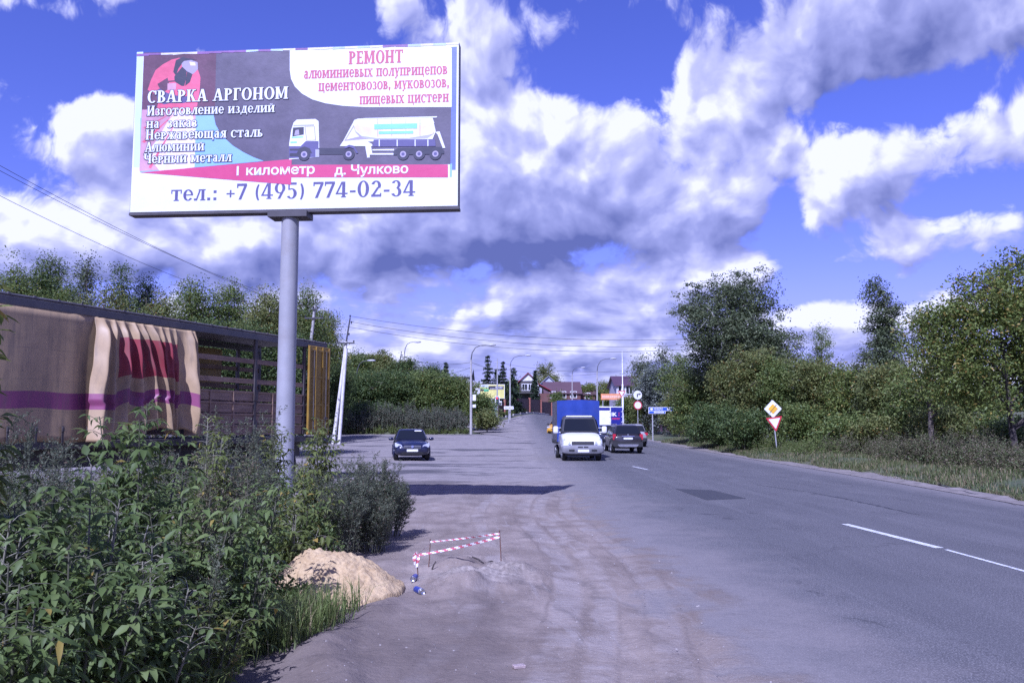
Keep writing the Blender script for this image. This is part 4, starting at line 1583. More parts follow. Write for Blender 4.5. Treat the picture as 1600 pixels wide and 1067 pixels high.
# far woods closing the view: nobody could count these
def far_woods():
    r = np.random.default_rng(9)
    pts = []
    for _ in range(620):
        a = r.uniform(-0.8, 0.8)
        Yw = r.uniform(215, 300)
        X = math.tan(a) * Yw
        h = r.uniform(4.5, 9.5) * (1.0 if abs(a) > .12 else .75)
        w = r.uniform(2.5, 4.5)
        m = 90
        d = unit(r.normal(size=(m, 3)))
        p = d * np.array([w, w, h * .5]) * (0.5 + .55 * r.random((m, 1))) + np.array([X, Yw, float(terrain(X, Yw)) + h * .5])
        pts.append(p)
    pts = np.concatenate(pts)
    n = len(pts)
    d = unit(r.normal(size=(n, 3)) + np.array([0, 0, -.3]))
    nm = unit(np.cross(d, r.normal(size=(n, 3))))
    v, f = leaf_quads(pts, d, nm, 1.5 * (0.6 + .8 * r.random(n)), .95 * (0.6 + .8 * r.random(n)))
    o = np_object('far_woods', v, f, GREEN_DARK)
    tag(o, 'far dark woods along the skyline behind the houses', 'woods', kind='stuff')


far_woods()


# ------------------------------------------------------------------ curtain-sided trailer
def build_trailer():
    """local axes: +y along the trailer towards its rear (away from the camera), +x towards the road, z up"""
    A, d = Vector((-9.8, 16.3, 0)), Vector((0.363, 0.932, 0)).normalized()
    rz = math.atan2(d.y, d.x) - math.pi / 2
    root = thing('curtain_trailer', A, 'old tan and yellow curtain-sided trailer with its side curtain pulled half open', 'trailer', rz)
    Z0, Z1, WT = 1.36, 4.20, 2.5
    S0, S1 = -2.6, 11.0
    steel = pmat('trailer_rusty_steel', (0.070, 0.062, 0.060), 0.6, 0.3, 4.0, dirt=0.5, dirtcol=(0.12, 0.07, 0.045), bump=0.3)
    roofm = pmat('roof_grey', (0.13, 0.12, 0.125), 0.6, 0.2, 3.0, dirt=0.5, dirtcol=(0.16, 0.11, 0.08))
    wood = None
    m, nt, bs = new_mat('weathered_boards')
    t = nt.node('ShaderNodeTexCoord')
    x, y, z = nt.sep(t.outputs['Object'])
    gr = nt.noise(nt.xyz(x * 3, y * 1.2, z * 26.0), 1.0, 6.0, 0.65)
    n2 = nt.noise(t.outputs['Object'], 1.1, 4.0, 0.6)
    nt.put(bs.inputs['Base Color'], nt.mix(nt.step(gr * 0.6 + n2 * 0.4, 0.3, 0.7), (0.165, 0.105, 0.070), (0.36, 0.25, 0.175)))
    bs.inputs['Roughness'].default_value = 0.85
    wood = m
    tan = (0.40, 0.285, 0.155)

    def tarp(name, bunched):
        m, nt, bs = new_mat(name)
        t = nt.node('ShaderNodeTexCoord')
        x, y, z = nt.sep(t.outputs['UV'])
        o = t.outputs['Object']
        n = nt.noise(o, 1.1, 6.0, 0.62)
        n2 = nt.noise(o, 7.0, 5.0, 0.7)
        c = nt.mix(nt.step(n * .7 + n2 * .3, .3, .7), tuple(q * .84 for q in tan), tuple(q * 1.1 for q in tan))
        # printed magenta band and, on the pulled part, a red square
        band = nt.step(y, .252, .254) * nt.step(y, .380, .378)
        c = nt.mix(band, c, (0.23, 0.055, 0.13))
        if bunched:
            sq = nt.step(y, .500, .502) * nt.step(y, .850, .848) * nt.step(x, .215, .217) * nt.step(x, .80, .798)
            c = nt.mix(sq, c, (0.25, 0.035, 0.045))
        gr = nt.noise(nt.xyz(x * 22, y * 2.0, 0.0), 1.0, 5.0, 0.65)
        c = nt.mix(nt.step(gr, .46, .72) * .55, c, (0.13, 0.105, 0.085))
        c = nt.mix(nt.step(n2 * .5 + n * .5, .55, .7) * nt.step(y, .35, .0) * .6, c, (0.12, 0.095, 0.075))
        if not bunched:
            sx = nt.math('FRACT', x * 12.0)
            seam = nt.math('LESS_THAN', sx, .03)
            sy = nt.math('FRACT', y * 4.3)
            seam2 = nt.math('LESS_THAN', sy, .02)
            c = nt.mix(nt.math('MAXIMUM', seam, seam2) * .35, c, (0.15, 0.12, 0.09))
        nt.put(bs.inputs['Base Color'], c)
        bs.inputs['Roughness'].default_value = 0.5
        b = nt.node('ShaderNodeBump')
        b.inputs['Strength'].default_value = 0.22
        b.inputs['Distance'].default_value = 0.03
        nt.put(b.inputs['Height'], nt.noise(o, 2.0, 1.5, 0.5))
        nt.put(bs.inputs['Normal'], b.outputs[0])
        return m

    def curtain(name, s0, s1, fun, zfun, nu, nv, mat):
        vs, fs, uvs = [], [], []
        for j in range(nv + 1):
            for i in range(nu + 1):
                u, v = i / nu, j / nv
                yy, xx = fun(u, v)
                zb, zt = zfun(u)
                vs.append((xx, yy, zb + (zt - zb) * v))
                uvs.append((u, v))
        for j in range(nv):
            for i in range(nu):
                a = j * (nu + 1) + i
                fs.append((a, a + 1, a + nu + 2, a + nu + 1))
        me = bpy.data.meshes.new(name)
        me.from_pydata(vs, [], fs)
        uvl = me.uv_layers.new(name='UVMap')
        for p in me.polygons:
            p.use_smooth = True
            for li, vi in zip(p.loop_indices, p.vertices):
                uvl.data[li].uv = uvs[vi]
        me.materials.append(mat)
        o = bpy.data.objects.new(name, me)
        COL.objects.link(o)
        o.parent = root
        sol = o.modifiers.new('thickness', 'SOLIDIFY')
        sol.thickness = 0.006
        return o

    # flat part, slightly slack
    def flat(u, v):
        s = S0 + (2.22 - S0) * u
        sl = 0.022 * math.sin(s * 2.2 + 1) * math.sin(v * 3.1) + 0.02 * math.sin(s * 5.1) * (1 - v) ** 1.5 + .03 * max(0, (s - 1.4)) * math.sin((s - 1.4) * 9) * .6
        return s, 0.03 + sl
    curtain('side_curtain', S0, 2.1, flat, lambda u: (Z0 - 0.06 + .02 * math.sin(u * 20), Z1 - 0.22), 110, 18, tarp('tarpaulin_flat', False))

    # gathered part: deep folds opening downwards, leaning with the pull
    rs = np.random.default_rng(4)

    folds = [(.055, .050, .30, -.36), (.165, .022, .16, -.16), (.25, .026, .20, .02), (.345, .024, .21, .22), (.435, .022, .19, .42), (.515, .030, .24, .62), (.63, .016, .09, .30), (.70, .022, .10, .22),
             (.775, .018, .08, .10), (.925, .042, .26, -.02), (.99, .02, .10, .12)]

    def bunch(u, v):
        s = 2.1 + (5.15 - 2.1) * u
        xx, sh, ws = .05, 0.0, 1e-6
        for (c, w_, a_, ln_) in folds:
            ww = w_ * (.8 + .35 * (1 - v))
            g_ = math.exp(-(abs(u - c) / ww) ** 1.7)
            grow = (.42 + .58 * (1 - v) ** .6) * (1 + .10 * math.sin(v * 7 + c * 40)) * (1 - .6 * max(0, v - .9) / .1)
            xx += 1.6 * a_ * g_ * grow
            k_ = math.exp(-((u - c) / (w_ * 2.6)) ** 2)
            sh += ln_ * k_
            ws += k_
        xx += .05 * math.sin(v * math.pi) + .02 * math.sin(u * 60 + v * 9) * (1 - v) + .012 * math.sin(v * 23 + u * 31)
        lean = sh / max(ws, .35) * (1 - v) ** 1.15 * (.75 if v < .3 else 1)
        return s + lean, xx

    def bz(u):
        zb = Z0 - .10 + .24 * float(sstep(u, .18, .26)) * (1 - abs(u - .55)) + .09 * math.sin(u * 31) * (u > .2) + .04
        return zb, Z1 - .24
    curtain('gathered_curtain', 2.1, 5.15, bunch, bz, 320, 44, tarp('tarpaulin_gathered', True))
    # torn loose flap at the end of the gathered curtain
    flap = MB()
    for i in range(5):
        pass
    # roof with front-lit edge rail, cross bows
    mb = MB()
    mb.box(-WT / 2, (S0 + S1) / 2, Z1 - .02, WT + .06, S1 - S0 + .1, .05, bev=.015)
    for i in range(24):
        s = S0 + .4 + i * (S1 - S0 - .5) / 23
        mb.box(.025, s, Z1 + .005, .02, .05, .035)
    mb.build('roof', roofm, root)
    mb = MB()
    mb.box(.0, (S0 + S1) / 2, Z1 - .14, .07, S1 - S0 + .04, .17, bev=.012)
    mb.box(-WT, (S0 + S1) / 2, Z1 - .14, .07, S1 - S0 + .04, .17, bev=.012)
    mb.build('roof_rail', pmat('rail_grey', (0.085, 0.08, 0.085), 0.5, 0.15, 3.0, dirt=.4), root)
    mb = MB()
    mb.box(-WT / 2, (S0 + S1) / 2, Z0 - .12, WT, S1 - S0, .16, bev=.01)
    for xx in (-.75, -1.75):
        mb.box(xx, (S0 + S1) / 2, Z0 - .42, .14, S1 - S0 - .6, .42)
    mb.build('chassis', steel, root)
    # posts
    for s, xo in ((7.62, -.03), (9.9, -.03), (2.0, -.05), (7.62, -WT + .03), (9.9, -WT + .03), (2.0, -WT + .03), (S1 - .06, -WT + .03), (S1 - .07, -.05)):
        mb = MB()
        mb.box(xo, s, (Z0 + Z1) / 2 - .1, .08, .11, Z1 - Z0 - .24, bev=.01)
        if s == 7.62:
            mb.box(xo + .05, s, Z0 + 1.1, .03, .16, .30)
            mb.box(xo + .05, s, Z0 + .3, .03, .15, .22)
        mb.build('post', steel, root)
    # boards: solid drop sides below, two loose slats above; both sides
    rowz = [(.10, .26), (.40, .27), (.70, .27), (1.0, .25)]
    for xo in (-.03, -WT + .03):
        for (a, b) in ((5.0, 7.55), (7.70, 9.82), (9.96, S1 - .14)) if xo > -1 else ((S0 + .2, 1.95), (2.1, 7.55), (7.7, 9.82), (9.96, S1 - .14)):
            mb = MB()
            for (zz, hh) in rowz:
                mb.box(xo, (a + b) / 2, Z0 + zz + .06, .035, b - a, hh, bev=.006)
                mb.box(xo + .03, (a + b) / 2, Z0 + zz + .175, .02, b - a, .045)
            for q in (.33, .68):
                mb.box(xo + .035, a + (b - a) * q, Z0 + .62, .03, .05, 1.1)
            mb.build('drop_side', wood, root)
            for zz, dz in ((1.47, -.04), (2.02, .05)):
                mb = MB()
                mb.tube([(xo, a - .02, Z0 + zz + dz), (xo, (a + b) / 2, Z0 + zz), (xo, b + .02, Z0 + zz - dz)], .001, 4)
                mb.v, mb.f, mb.m, mb.sm = [], [], [], []
                mb.box(xo, (a + b) / 2, Z0 + zz, .03, b - a + .04, .13, bev=.005)
                mb.build('slat', wood, root)
    # remains of the far curtain
    mb = MB()
    mb.box(-WT - .03, 8.6, Z0 + 2.0, .012, 1.25, 1.15)
    mb.build('far_curtain', pmat('tarpaulin_ochre', (0.30, 0.20, 0.045), .55, .2, 2.0, dirt=.4), root)
    # rear door folded back flat against the side: yellow ribbed panel
    yel = pmat('door_yellow', (0.30, 0.185, 0.026), .5, .15, 2.0, dirt=.55, dirtcol=(0.16, 0.10, 0.04), bump=.15)
    mb = MB()
    dw, s_c = 1.12, S1 - .50
    mb.box(.085, s_c, (Z0 + Z1) / 2 - .08, .03, dw, Z1 - Z0 - .16, bev=.006)
    for q in (-.5, -.17, .17, .5):
        mb.box(.115, s_c + q * (dw - .08), (Z0 + Z1) / 2 - .08, .035, .07, Z1 - Z0 - .2, bev=.008)
    for q in (0.03, .34, .66, .97):
        mb.box(.11, s_c, Z0 + .02 + q * (Z1 - Z0 - .24), .03, dw - .04, .07, bev=.008)
    door = mb.build('rear_door', yel, root)
    door['label'] = 'yellow rear door swung back against the side'
    mb = MB()
    for q in (-.34, .30):
        mb.tube([(.16, s_c + q, Z0 + .1), (.16, s_c + q, Z1 - .3)], .018, 8)
        mb.box(.165, s_c + q, Z0 + .5, .03, .16, .05)
    mb.build('lock_bar', steel, door)
    # tensioners under the flat curtain
    mbs = []
    for i in range(8):
        s = S0 + .3 + i * .62
        if s > 2.1:
            continue
        mb = MB()
        mb.box(.075, s, Z0 + .10, .012, .05, .34)
        mb.box(.085, s, Z0 + .20, .02, .07, .10, bev=.01)
        mb.build('strap_buckle', steel, root)
    # axles and wheels, landing legs, mudguards
    rub = pmat('tyre_rubber', (0.022, 0.022, 0.023), .85, .2, 8.0, dirt=.5, dirtcol=(.12, .1, .09))
    rim = pmat('wheel_rim_grey', (0.20, 0.19, 0.185), .55, .2, 6.0, dirt=.5)
    for s in (6.6, 7.9, 9.2):
        for xx in (-.22, -WT + .22):
            mb = MB()
            wheel_shape(mb, (xx, s, .5), .5, .34)
            w = mb.build('wheel', rub, root)
            mb = MB()
            sg = 1 if xx > -1 else -1
            mb.tube([(xx + sg * .10, s, .5), (xx + sg * .176, s, .5)], [.30, .27], 20)
            mb.tube([(xx + sg * .175, s, .5), (xx + sg * .21, s, .5)], [.11, .10], 14)
            mb.build('rim', rim, w)
    for xx in (-.6, -1.9):
        mb = MB()
        mb.box(xx, .3, .62, .12, .14, 1.24)
        mb.box(xx, .3, .02, .26, .26, .04)
        mb.build('landing_leg', steel, root)
    return root


def wheel_shape(mb, c, r, w, n=28, axis='x'):
    prof = [(-.5, .60), (-.5, .86), (-.44, .955), (-.30, 1.0), (.30, 1.0), (.44, .955), (.5, .86), (.5, .60)]
    rings = []
    for (a, q) in prof:
        rings.append([(c[0] + a * w, c[1] + math.cos(2 * math.pi * k / n) * r * q, c[2] + math.sin(2 * math.pi * k / n) * r * q) for k in range(n)])
    mb.loft(rings, 0, True, True)


TRAILER = build_trailer()


# ------------------------------------------------------------------ vehicles.  local axes: front looks to -y, z up, origin on the ground
M_TYRE = pmat('tyre', (0.020, 0.020, 0.021), .85, .2, 8.0, dirt=.4, dirtcol=(.10, .09, .08))
M_RIM = pmat('alloy_rim', (0.34, 0.34, 0.36), .35, .1, 6.0, metal=.6, dirt=.4)
M_GLASS = glass_mat('car_glass')
M_BLACK = pmat('black_plastic', (0.022, 0.022, 0.024), .55, .15, 8.0)
M_PLATE = pmat('number_plate_white', (0.68, 0.68, 0.69), .4, .04, 6.0)
M_CHROME = pmat('chrome_trim', (0.55, 0.55, 0.57), .2, .05, 6.0, metal=.9)
M_HEAD = pmat('headlight_glass', (0.55, 0.57, 0.62), .12, .25, 30.0, metal=.35)
M_TAIL = pmat('tail_light_red', (0.36, 0.014, 0.022), .2, .25, 30.0)


def superring(y, hw, z0, z1, n=28, e=4.5, xo=0.0, taper=0.0):
    """rounded-box cross section of a body at station y; taper narrows the top"""
    out = []
    cz, hh = (z0 + z1) / 2, (z1 - z0) / 2
    for k in range(n):
        a = 2 * math.pi * (k + .5) / n
        c, s = math.cos(a), math.sin(a)
        x = math.copysign(abs(c) ** (2 / e), c) * hw
        z = math.copysign(abs(s) ** (2 / e), s) * hh
        x *= 1 - taper * (z / hh + 1) / 2
        out.append((x + xo, y, cz + z))
    return out


def side_face(a, b, c, d, off, inset=.0):
    """quad abcd pushed out along its normal"""
    a, b, c, d = map(Vector, (a, b, c, d))
    n = (b - a).cross(d - a).normalized()
    m = (a + b + c + d) / 4
    return [q.lerp(m, inset) + n * off for q in (a, b, c, d)]


def panel(name, quad, thick, mat, parent, inset=0.0, off=.004, rnd=0.0):
    """a slab with its outer face on the quad (counter-clockwise seen from outside), pushed out by off"""
    q = side_face(*quad, off, inset)
    n = (q[1] - q[0]).cross(q[3] - q[0]).normalized()
    if rnd > 0:
        pts = []
        for i in range(4):
            p0, p1, p2 = q[i - 1], q[i], q[(i + 1) % 4]
            e0 = (p0 - p1) * rnd
            e1 = (p2 - p1) * rnd
            pts += [p1 + e0, p1 + e0 * .3 + e1 * .3, p1 + e1]
    else:
        pts = q
    k = len(pts)
    mb = MB()
    vs = list(pts) + [p - n * thick for p in pts]
    fs = [tuple(range(k)), tuple(reversed(range(k, 2 * k)))]
    for i in range(k):
        j = (i + 1) % k
        fs.append((i, i + k, j + k, j))
    mb.add(vs, fs)
    return mb.build(name, mat, parent)


def wheel(parent, x, y, r, w, side):
    mb = MB()
    wheel_shape(mb, (x, y, r), r, w)
    o = mb.build('wheel', M_TYRE, parent)
    mb = MB()
    mb.tube([(x + side * w * .2, y, r), (x + side * (w * .5 + .004), y, r)], [r * .62, r * .60], 20)
    for k in range(5):
        a = k * 2 * math.pi / 5
        mb.tube([(x + side * (w * .5 + .006), y, r), (x + side * (w * .5 + .002), y + math.cos(a) * r * .58, r + math.sin(a) * r * .58)], r * .07, 5)
    mb.build('rim', M_RIM, o)
    return o


def car(name, loc, rz, label, cat, paint, st, cab, track, wheels_y, wr, opts):
    """st: body stations (y, half width, z bottom, z top); cab: dict of greenhouse corners"""
    root = thing(name, loc, label, cat, rz)
    mb = MB()
    rings = [superring(y, hw, z0, z1, 32, 4.2, taper=.05) for (y, hw, z0, z1) in st]
    mb.loft(rings)
    mb.build('body', paint, root)
    # greenhouse
    yb0, yb1, yr0, yr1 = cab['y']           # front base, rear base, front roof, rear roof
    zb, zr, zc = cab['z']
    hb, hr = cab['hw']
    rows = []
    nz = 7
    for i in range(nz + 1):
        t = i / nz
        tt = 1 - (1 - t) ** 1.25
        y0 = yb0 + (yr0 - yb0) * t
        y1 = yb1 + (yr1 - yb1) * t
        hw = hb + (hr - hb) * t
        z = zb + (zr - zb) * tt
        ring = []
        for k in range(40):
            a = 2 * math.pi * (k + .5) / 40
            c, s = math.cos(a), math.sin(a)
            ring.append((math.copysign(abs(c) ** (2 / 9), c) * hw, (y0 + y1) / 2 + math.copysign(abs(s) ** (2 / 9), s) * (y1 - y0) / 2, z))
        rows.append(ring)
    last = rows[-1]
    cy = (yr0 + yr1) / 2
    for q, dz in ((.93, .5), (.75, .85), (.4, 1.0)):
        rows.append([(x * q, cy + (y - cy) * q, zr + (zc - zr) * dz) for (x, y, z) in last])
    mb = MB()
    mb.loft(rows)
    mb.build('roof', paint, root)

    def corner(sx, front, t):
        y = (yb0 + (yr0 - yb0) * t) if front else (yb1 + (yr1 - yb1) * t)
        tt = 1 - (1 - t) ** 1.25
        return Vector((sx * (hb + (hr - hb) * t), y, zb + (zr - zb) * tt))
    t0, t1 = .06, .92
    kx = .90
    F = lambda sx, t: Vector((corner(sx, True, t).x * kx, corner(sx, True, t).y, corner(sx, True, t).z))
    B = lambda sx, t: Vector((corner(sx, False, t).x * kx, corner(sx, False, t).y, corner(sx, False, t).z))
    panel('windshield', (F(-1, t0), F(1, t0), F(1, t1), F(-1, t1)), .012, M_GLASS, root, .0, .022, .05)
    panel('rear_window', (B(1, t0 + .04), B(-1, t0 + .04), B(-1, t1), B(1, t1)), .012, M_GLASS, root, .04, .022, .06)
    for sx in (-1, 1):
        f = lambda u, t: corner(sx, True, t).lerp(corner(sx, False, t), u)
        for (u0, u1, v0, v1) in cab.get('side', ((.10, .46, .16, .46), (.50, .84, .50, .80))):
            q = (f(u0, t0), f(u1, t0), f(v1, t1 - .04), f(v0, t1 - .04))
            if sx > 0:
                q = (q[0], q[1], q[2], q[3])
            else:
                q = (q[1], q[0], q[3], q[2])
            panel('side_window', q, .01, M_GLASS, root, .02, .012, .04)
    for y in wheels_y:
        for sx in (-1, 1):
            # dark arch behind the wheel
            wheel(root, sx * track, y, wr, .21, sx)
            mb = MB()
            x0 = sx * (track + .10)
            arc = [(x0, y + math.cos(R(a)) * wr * 1.16, wr + math.sin(R(a)) * wr * 1.16) for a in range(-20, 201, 11)]
            mb.tube(arc, .035, 6)
            mb.build('wheel_arch', opts.get('arch', paint), root)
    for nm, quads, th, mat, off, rnd in opts['panels']:
        for q in quads:
            panel(nm, q, th, mat, root, 0, off, rnd)
    for (sx, y, z, mat) in opts.get('mirrors', []):
        mb = MB()
        rr = [superring(y + dy, w, z - h, z + h, 14, 3.0, xo=sx * cab['mx']) for dy, w, h in ((-.07, .05, .03), (-.04, .105, .065), (.03, .12, .075), (.06, .11, .07))]
        mb.loft(rr)
        mb.box(sx * (cab['mx'] - .12), y, z - .03, .14, .05, .04)
        mb.build('mirror', mat, root)
    return root


def mq(x0, x1, y, z0, z1, y1=None, face=-1):
    """quad in a plane of constant y (front face=-1, rear face=+1)"""
    y1 = y if y1 is None else y1
    q = (Vector((x0, y, z0)), Vector((x1, y, z0)), Vector((x1, y1, z1)), Vector((x0, y1, z1)))
    return q if face < 0 else (q[1], q[0], q[3], q[2])


def paint(name, col, rough=.28, dirt=.25):
    return pmat(name, col, rough, .06, 3.0, dirt=dirt, dirtcol=(.13, .115, .105), coat=.6, spec=.5)


# ---- dark sedan at the lot
p = GP(633, 719.5)
navy = paint('paint_dark_blue', (0.010, 0.012, 0.035), .25, .12)
sed = [(-2.15, .60, .38, .62), (-2.08, .74, .27, .70), (-1.85, .82, .22, .80), (-1.45, .855, .20, .90), (-1.0, .865, .19, .965), (-.2, .87, .19, .97), (.8, .87, .19, .99), (1.5, .86, .22, 1.03), (1.95, .80, .28, 1.03), (2.12, .72, .36, .98), (2.18, .6, .42, .85)]
car('sedan', (p.x, p.y + 2.1, T(p.x, p.y)), R(9), 'dark blue sedan facing the camera on the worn lot, headlights unlit', 'car', navy, sed,
    dict(y=(-1.12, 1.75, -.42, .95), z=(.93, 1.40, 1.465), hw=(.80, .60), mx=.97), .74, (-1.32, 1.28), .31,
    dict(panels=[('headlight', [(Vector((-.78, -1.98, .62)), Vector((-.45, -2.12, .60)), Vector((-.50, -2.06, .72)), Vector((-.80, -1.80, .82))),
                                (Vector((.45, -2.12, .60)), Vector((.78, -1.98, .62)), Vector((.80, -1.80, .82)), Vector((.50, -2.06, .72)))], .05, M_HEAD, .025, .12),
                 ('grille', [mq(-.40, .40, -2.15, .55, .70, -2.09)], .03, M_BLACK, .02, .1),
                 ('grille_bar', [mq(-.38, .38, -2.165, .635, .65, -2.16)], .02, M_CHROME, .03, 0),
                 ('emblem', [mq(-.055, .055, -2.17, .58, .70, -2.15)], .02, M_CHROME, .045, .25),
                 ('number_plate', [mq(-.26, .26, -2.185, .42, .53)], .012, M_PLATE, .01, .05),
                 ('lower_intake', [mq(-.50, .50, -2.12, .27, .40, -2.16)], .03, M_BLACK, .015, .1),
                 ('fog_light', [mq(-.70, -.58, -2.07, .36, .44), mq(.58, .70, -2.07, .36, .44)], .02, M_HEAD, .02, .2),
                 ('sun_strip', [(Vector((.16, -.60, 1.325)), Vector((.50, -.60, 1.325)), Vector((.49, -.545, 1.37)), Vector((.16, -.545, 1.37)))], .004, M_PLATE, .034, .1),
                 ('tail_light', [mq(-.78, -.52, 2.13, .72, .86, 2.10, 1), mq(.52, .78, 2.13, .72, .86, 2.10, 1)], .03, M_TAIL, .02, .1)],
         mirrors=[(-1, -.72, .99, navy), (1, -.72, .99, navy)]))

# ---- dark SUV driving away
p = GP(980, 708.5)
grey = paint('paint_dark_grey', (0.024, 0.021, 0.025), .32, .15)
suv = [(-2.15, .66, .42, .82), (-2.0, .80, .30, .95), (-1.6, .88, .27, 1.03), (-1.0, .90, .26, 1.06), (0, .905, .26, 1.07), (1.0, .905, .26, 1.09), (1.6, .90, .28, 1.10), (1.95, .86, .32, 1.08), (2.10, .82, .40, 1.02), (2.14, .76, .46, .95)]
car('suv', (p.x, p.y + 2.1, T(p.x, p.y)), R(181.5), 'dark grey SUV with roof rails and silver rear skid plate, driving away on the road', 'car', grey, suv,
    dict(y=(-1.0, 2.02, -.35, 1.70), z=(1.03, 1.57, 1.635), hw=(.84, .63), mx=1.0, side=((.08, .40, .15, .42), (.43, .70, .45, .70), (.73, .92, .74, .90))), .78, (-1.35, 1.32), .35,
    dict(arch=M_BLACK, panels=[('tail_light', [mq(-.86, -.68, 2.06, .78, 1.10, 2.02, 1), mq(.68, .86, 2.06, .78, 1.10, 2.02, 1)], .04, M_TAIL, .05, .15),
                 ('rear_bumper', [mq(-.84, .84, 2.15, .38, .66, 2.15, 1)], .06, M_BLACK, .03, .08),
                 ('skid_plate', [(Vector((.50, 2.2, .38)), Vector((-.50, 2.2, .38)), Vector((-.62, 2.2, .53)), Vector((.62, 2.2, .53)))], .03, M_CHROME, .012, .12),
                 ('number_plate', [mq(-.26, .26, 2.17, .80, .91, 2.17, 1)], .012, M_PLATE, .02, .05),
                 ('trim_strip', [mq(-.36, .36, 2.16, .955, .99, 2.15, 1)], .01, M_CHROME, .02, .05),
                 ('rear_emblem', [mq(-.05, .05, 2.12, 1.03, 1.10, 2.12, 1)], .01, M_CHROME, .02, .2),
                 ('headlight', [mq(-.80, -.50, -2.05, .72, .88), mq(.50, .80, -2.05, .72, .88)], .05, M_HEAD, .03, .15),
                 ('roof_rail', [(Vector((sx * .58 - .03, -.5, 1.66)), Vector((sx * .58 + .03, -.5, 1.66)), Vector((sx * .58 + .03, 1.5, 1.66)), Vector((sx * .58 - .03, 1.5, 1.66))) for sx in (-1, 1)], .04, M_CHROME, .03, 0)],
         mirrors=[(-1, -.62, 1.10, grey), (1, -.62, 1.10, grey)]))

# ---- silver estate further on, half hidden by the SUV
Yc = 60
p = P(990, 697, Yc)
silv = paint('paint_silver', (0.30, 0.30, 0.31), .3, .25)
car('estate_car', (p.x + .05, Yc + 2.1, T(p.x, Yc)), R(182), 'silver estate car half hidden behind the dark SUV, at the right kerb', 'car', silv, suv,
    dict(y=(-1.1, 2.05, -.45, 1.78), z=(1.0, 1.50, 1.58), hw=(.84, .66), mx=1.0, side=((.08, .40, .15, .42), (.43, .70, .45, .70), (.73, .92, .74, .90))), .78, (-1.35, 1.32), .33,
    dict(panels=[('tail_light', [mq(-.88, -.62, 2.09, .80, .98, 2.06, 1), mq(.62, .88, 2.09, .80, .98, 2.06, 1)], .04, M_TAIL, .05, .15),
                 ('rear_bumper', [mq(-.84, .84, 2.16, .40, .62, 2.16, 1)], .06, M_BLACK, .03, .08),
                 ('number_plate', [mq(-.26, .26, 2.17, .70, .81, 2.17, 1)], .012, M_PLATE, .02, .05),
                 ('roof_rail', [(Vector((sx * .62 - .03, -.5, 1.60)), Vector((sx * .62 + .03, -.5, 1.60)), Vector((sx * .62 + .03, 1.6, 1.60)), Vector((sx * .62 - .03, 1.6, 1.60))) for sx in (-1, 1)], .04, M_CHROME, .03, 0)],
         mirrors=[(-1, -.62, 1.10, silv), (1, -.62, 1.10, silv)]))
# ---- dark hatchback between van and SUV
Yc = 58
p = P(951, 697, Yc)
dkb = paint('paint_blue_black', (0.018, 0.022, 0.040), .3, .2)
car('hatchback', (p.x, Yc + 2, T(p.x, Yc)), R(181), 'blue-black hatchback glimpsed between the box van and the dark SUV', 'car', dkb, [(y, w * .96, a, b * .96) for (y, w, a, b) in suv],
    dict(y=(-1.05, 2.0, -.45, 1.5), z=(.98, 1.44, 1.50), hw=(.80, .60), mx=.98), .75, (-1.30, 1.28), .31,
    dict(panels=[('tail_light', [mq(-.82, -.64, 2.06, .76, 1.0, 2.02, 1), mq(.64, .82, 2.06, .76, 1.0, 2.02, 1)], .04, M_TAIL, .05, .15),
                 ('number_plate', [mq(-.26, .26, 2.13, .66, .77, 2.13, 1)], .012, M_PLATE, .02, .05)],
         mirrors=[(-1, -.66, 1.05, dkb), (1, -.66, 1.05, dkb)]))
# ---- yellow taxi behind the van
Yc = 80
p = P(876, 675, Yc)
yelp = paint('paint_yellow', (0.62, 0.33, 0.020), .3, .1)
car('taxi', (p.x, Yc + 2, T(p.x, Yc)), R(-14), 'yellow car mostly hidden behind the blue box van', 'car', yelp, sed,
    dict(y=(-1.12, 1.75, -.42, .95), z=(.93, 1.40, 1.465), hw=(.80, .60), mx=.97), .74, (-1.32, 1.28), .31,
    dict(panels=[('headlight', [mq(-.78, -.48, -2.06, .62, .76), mq(.48, .78, -2.06, .62, .76)], .05, M_HEAD, .04, .12),
                 ('grille', [mq(-.40, .40, -2.15, .50, .68, -2.10)], .03, M_BLACK, .02, .1)],
         mirrors=[(-1, -.72, .99, M_BLACK), (1, -.72, .99, M_BLACK)]))


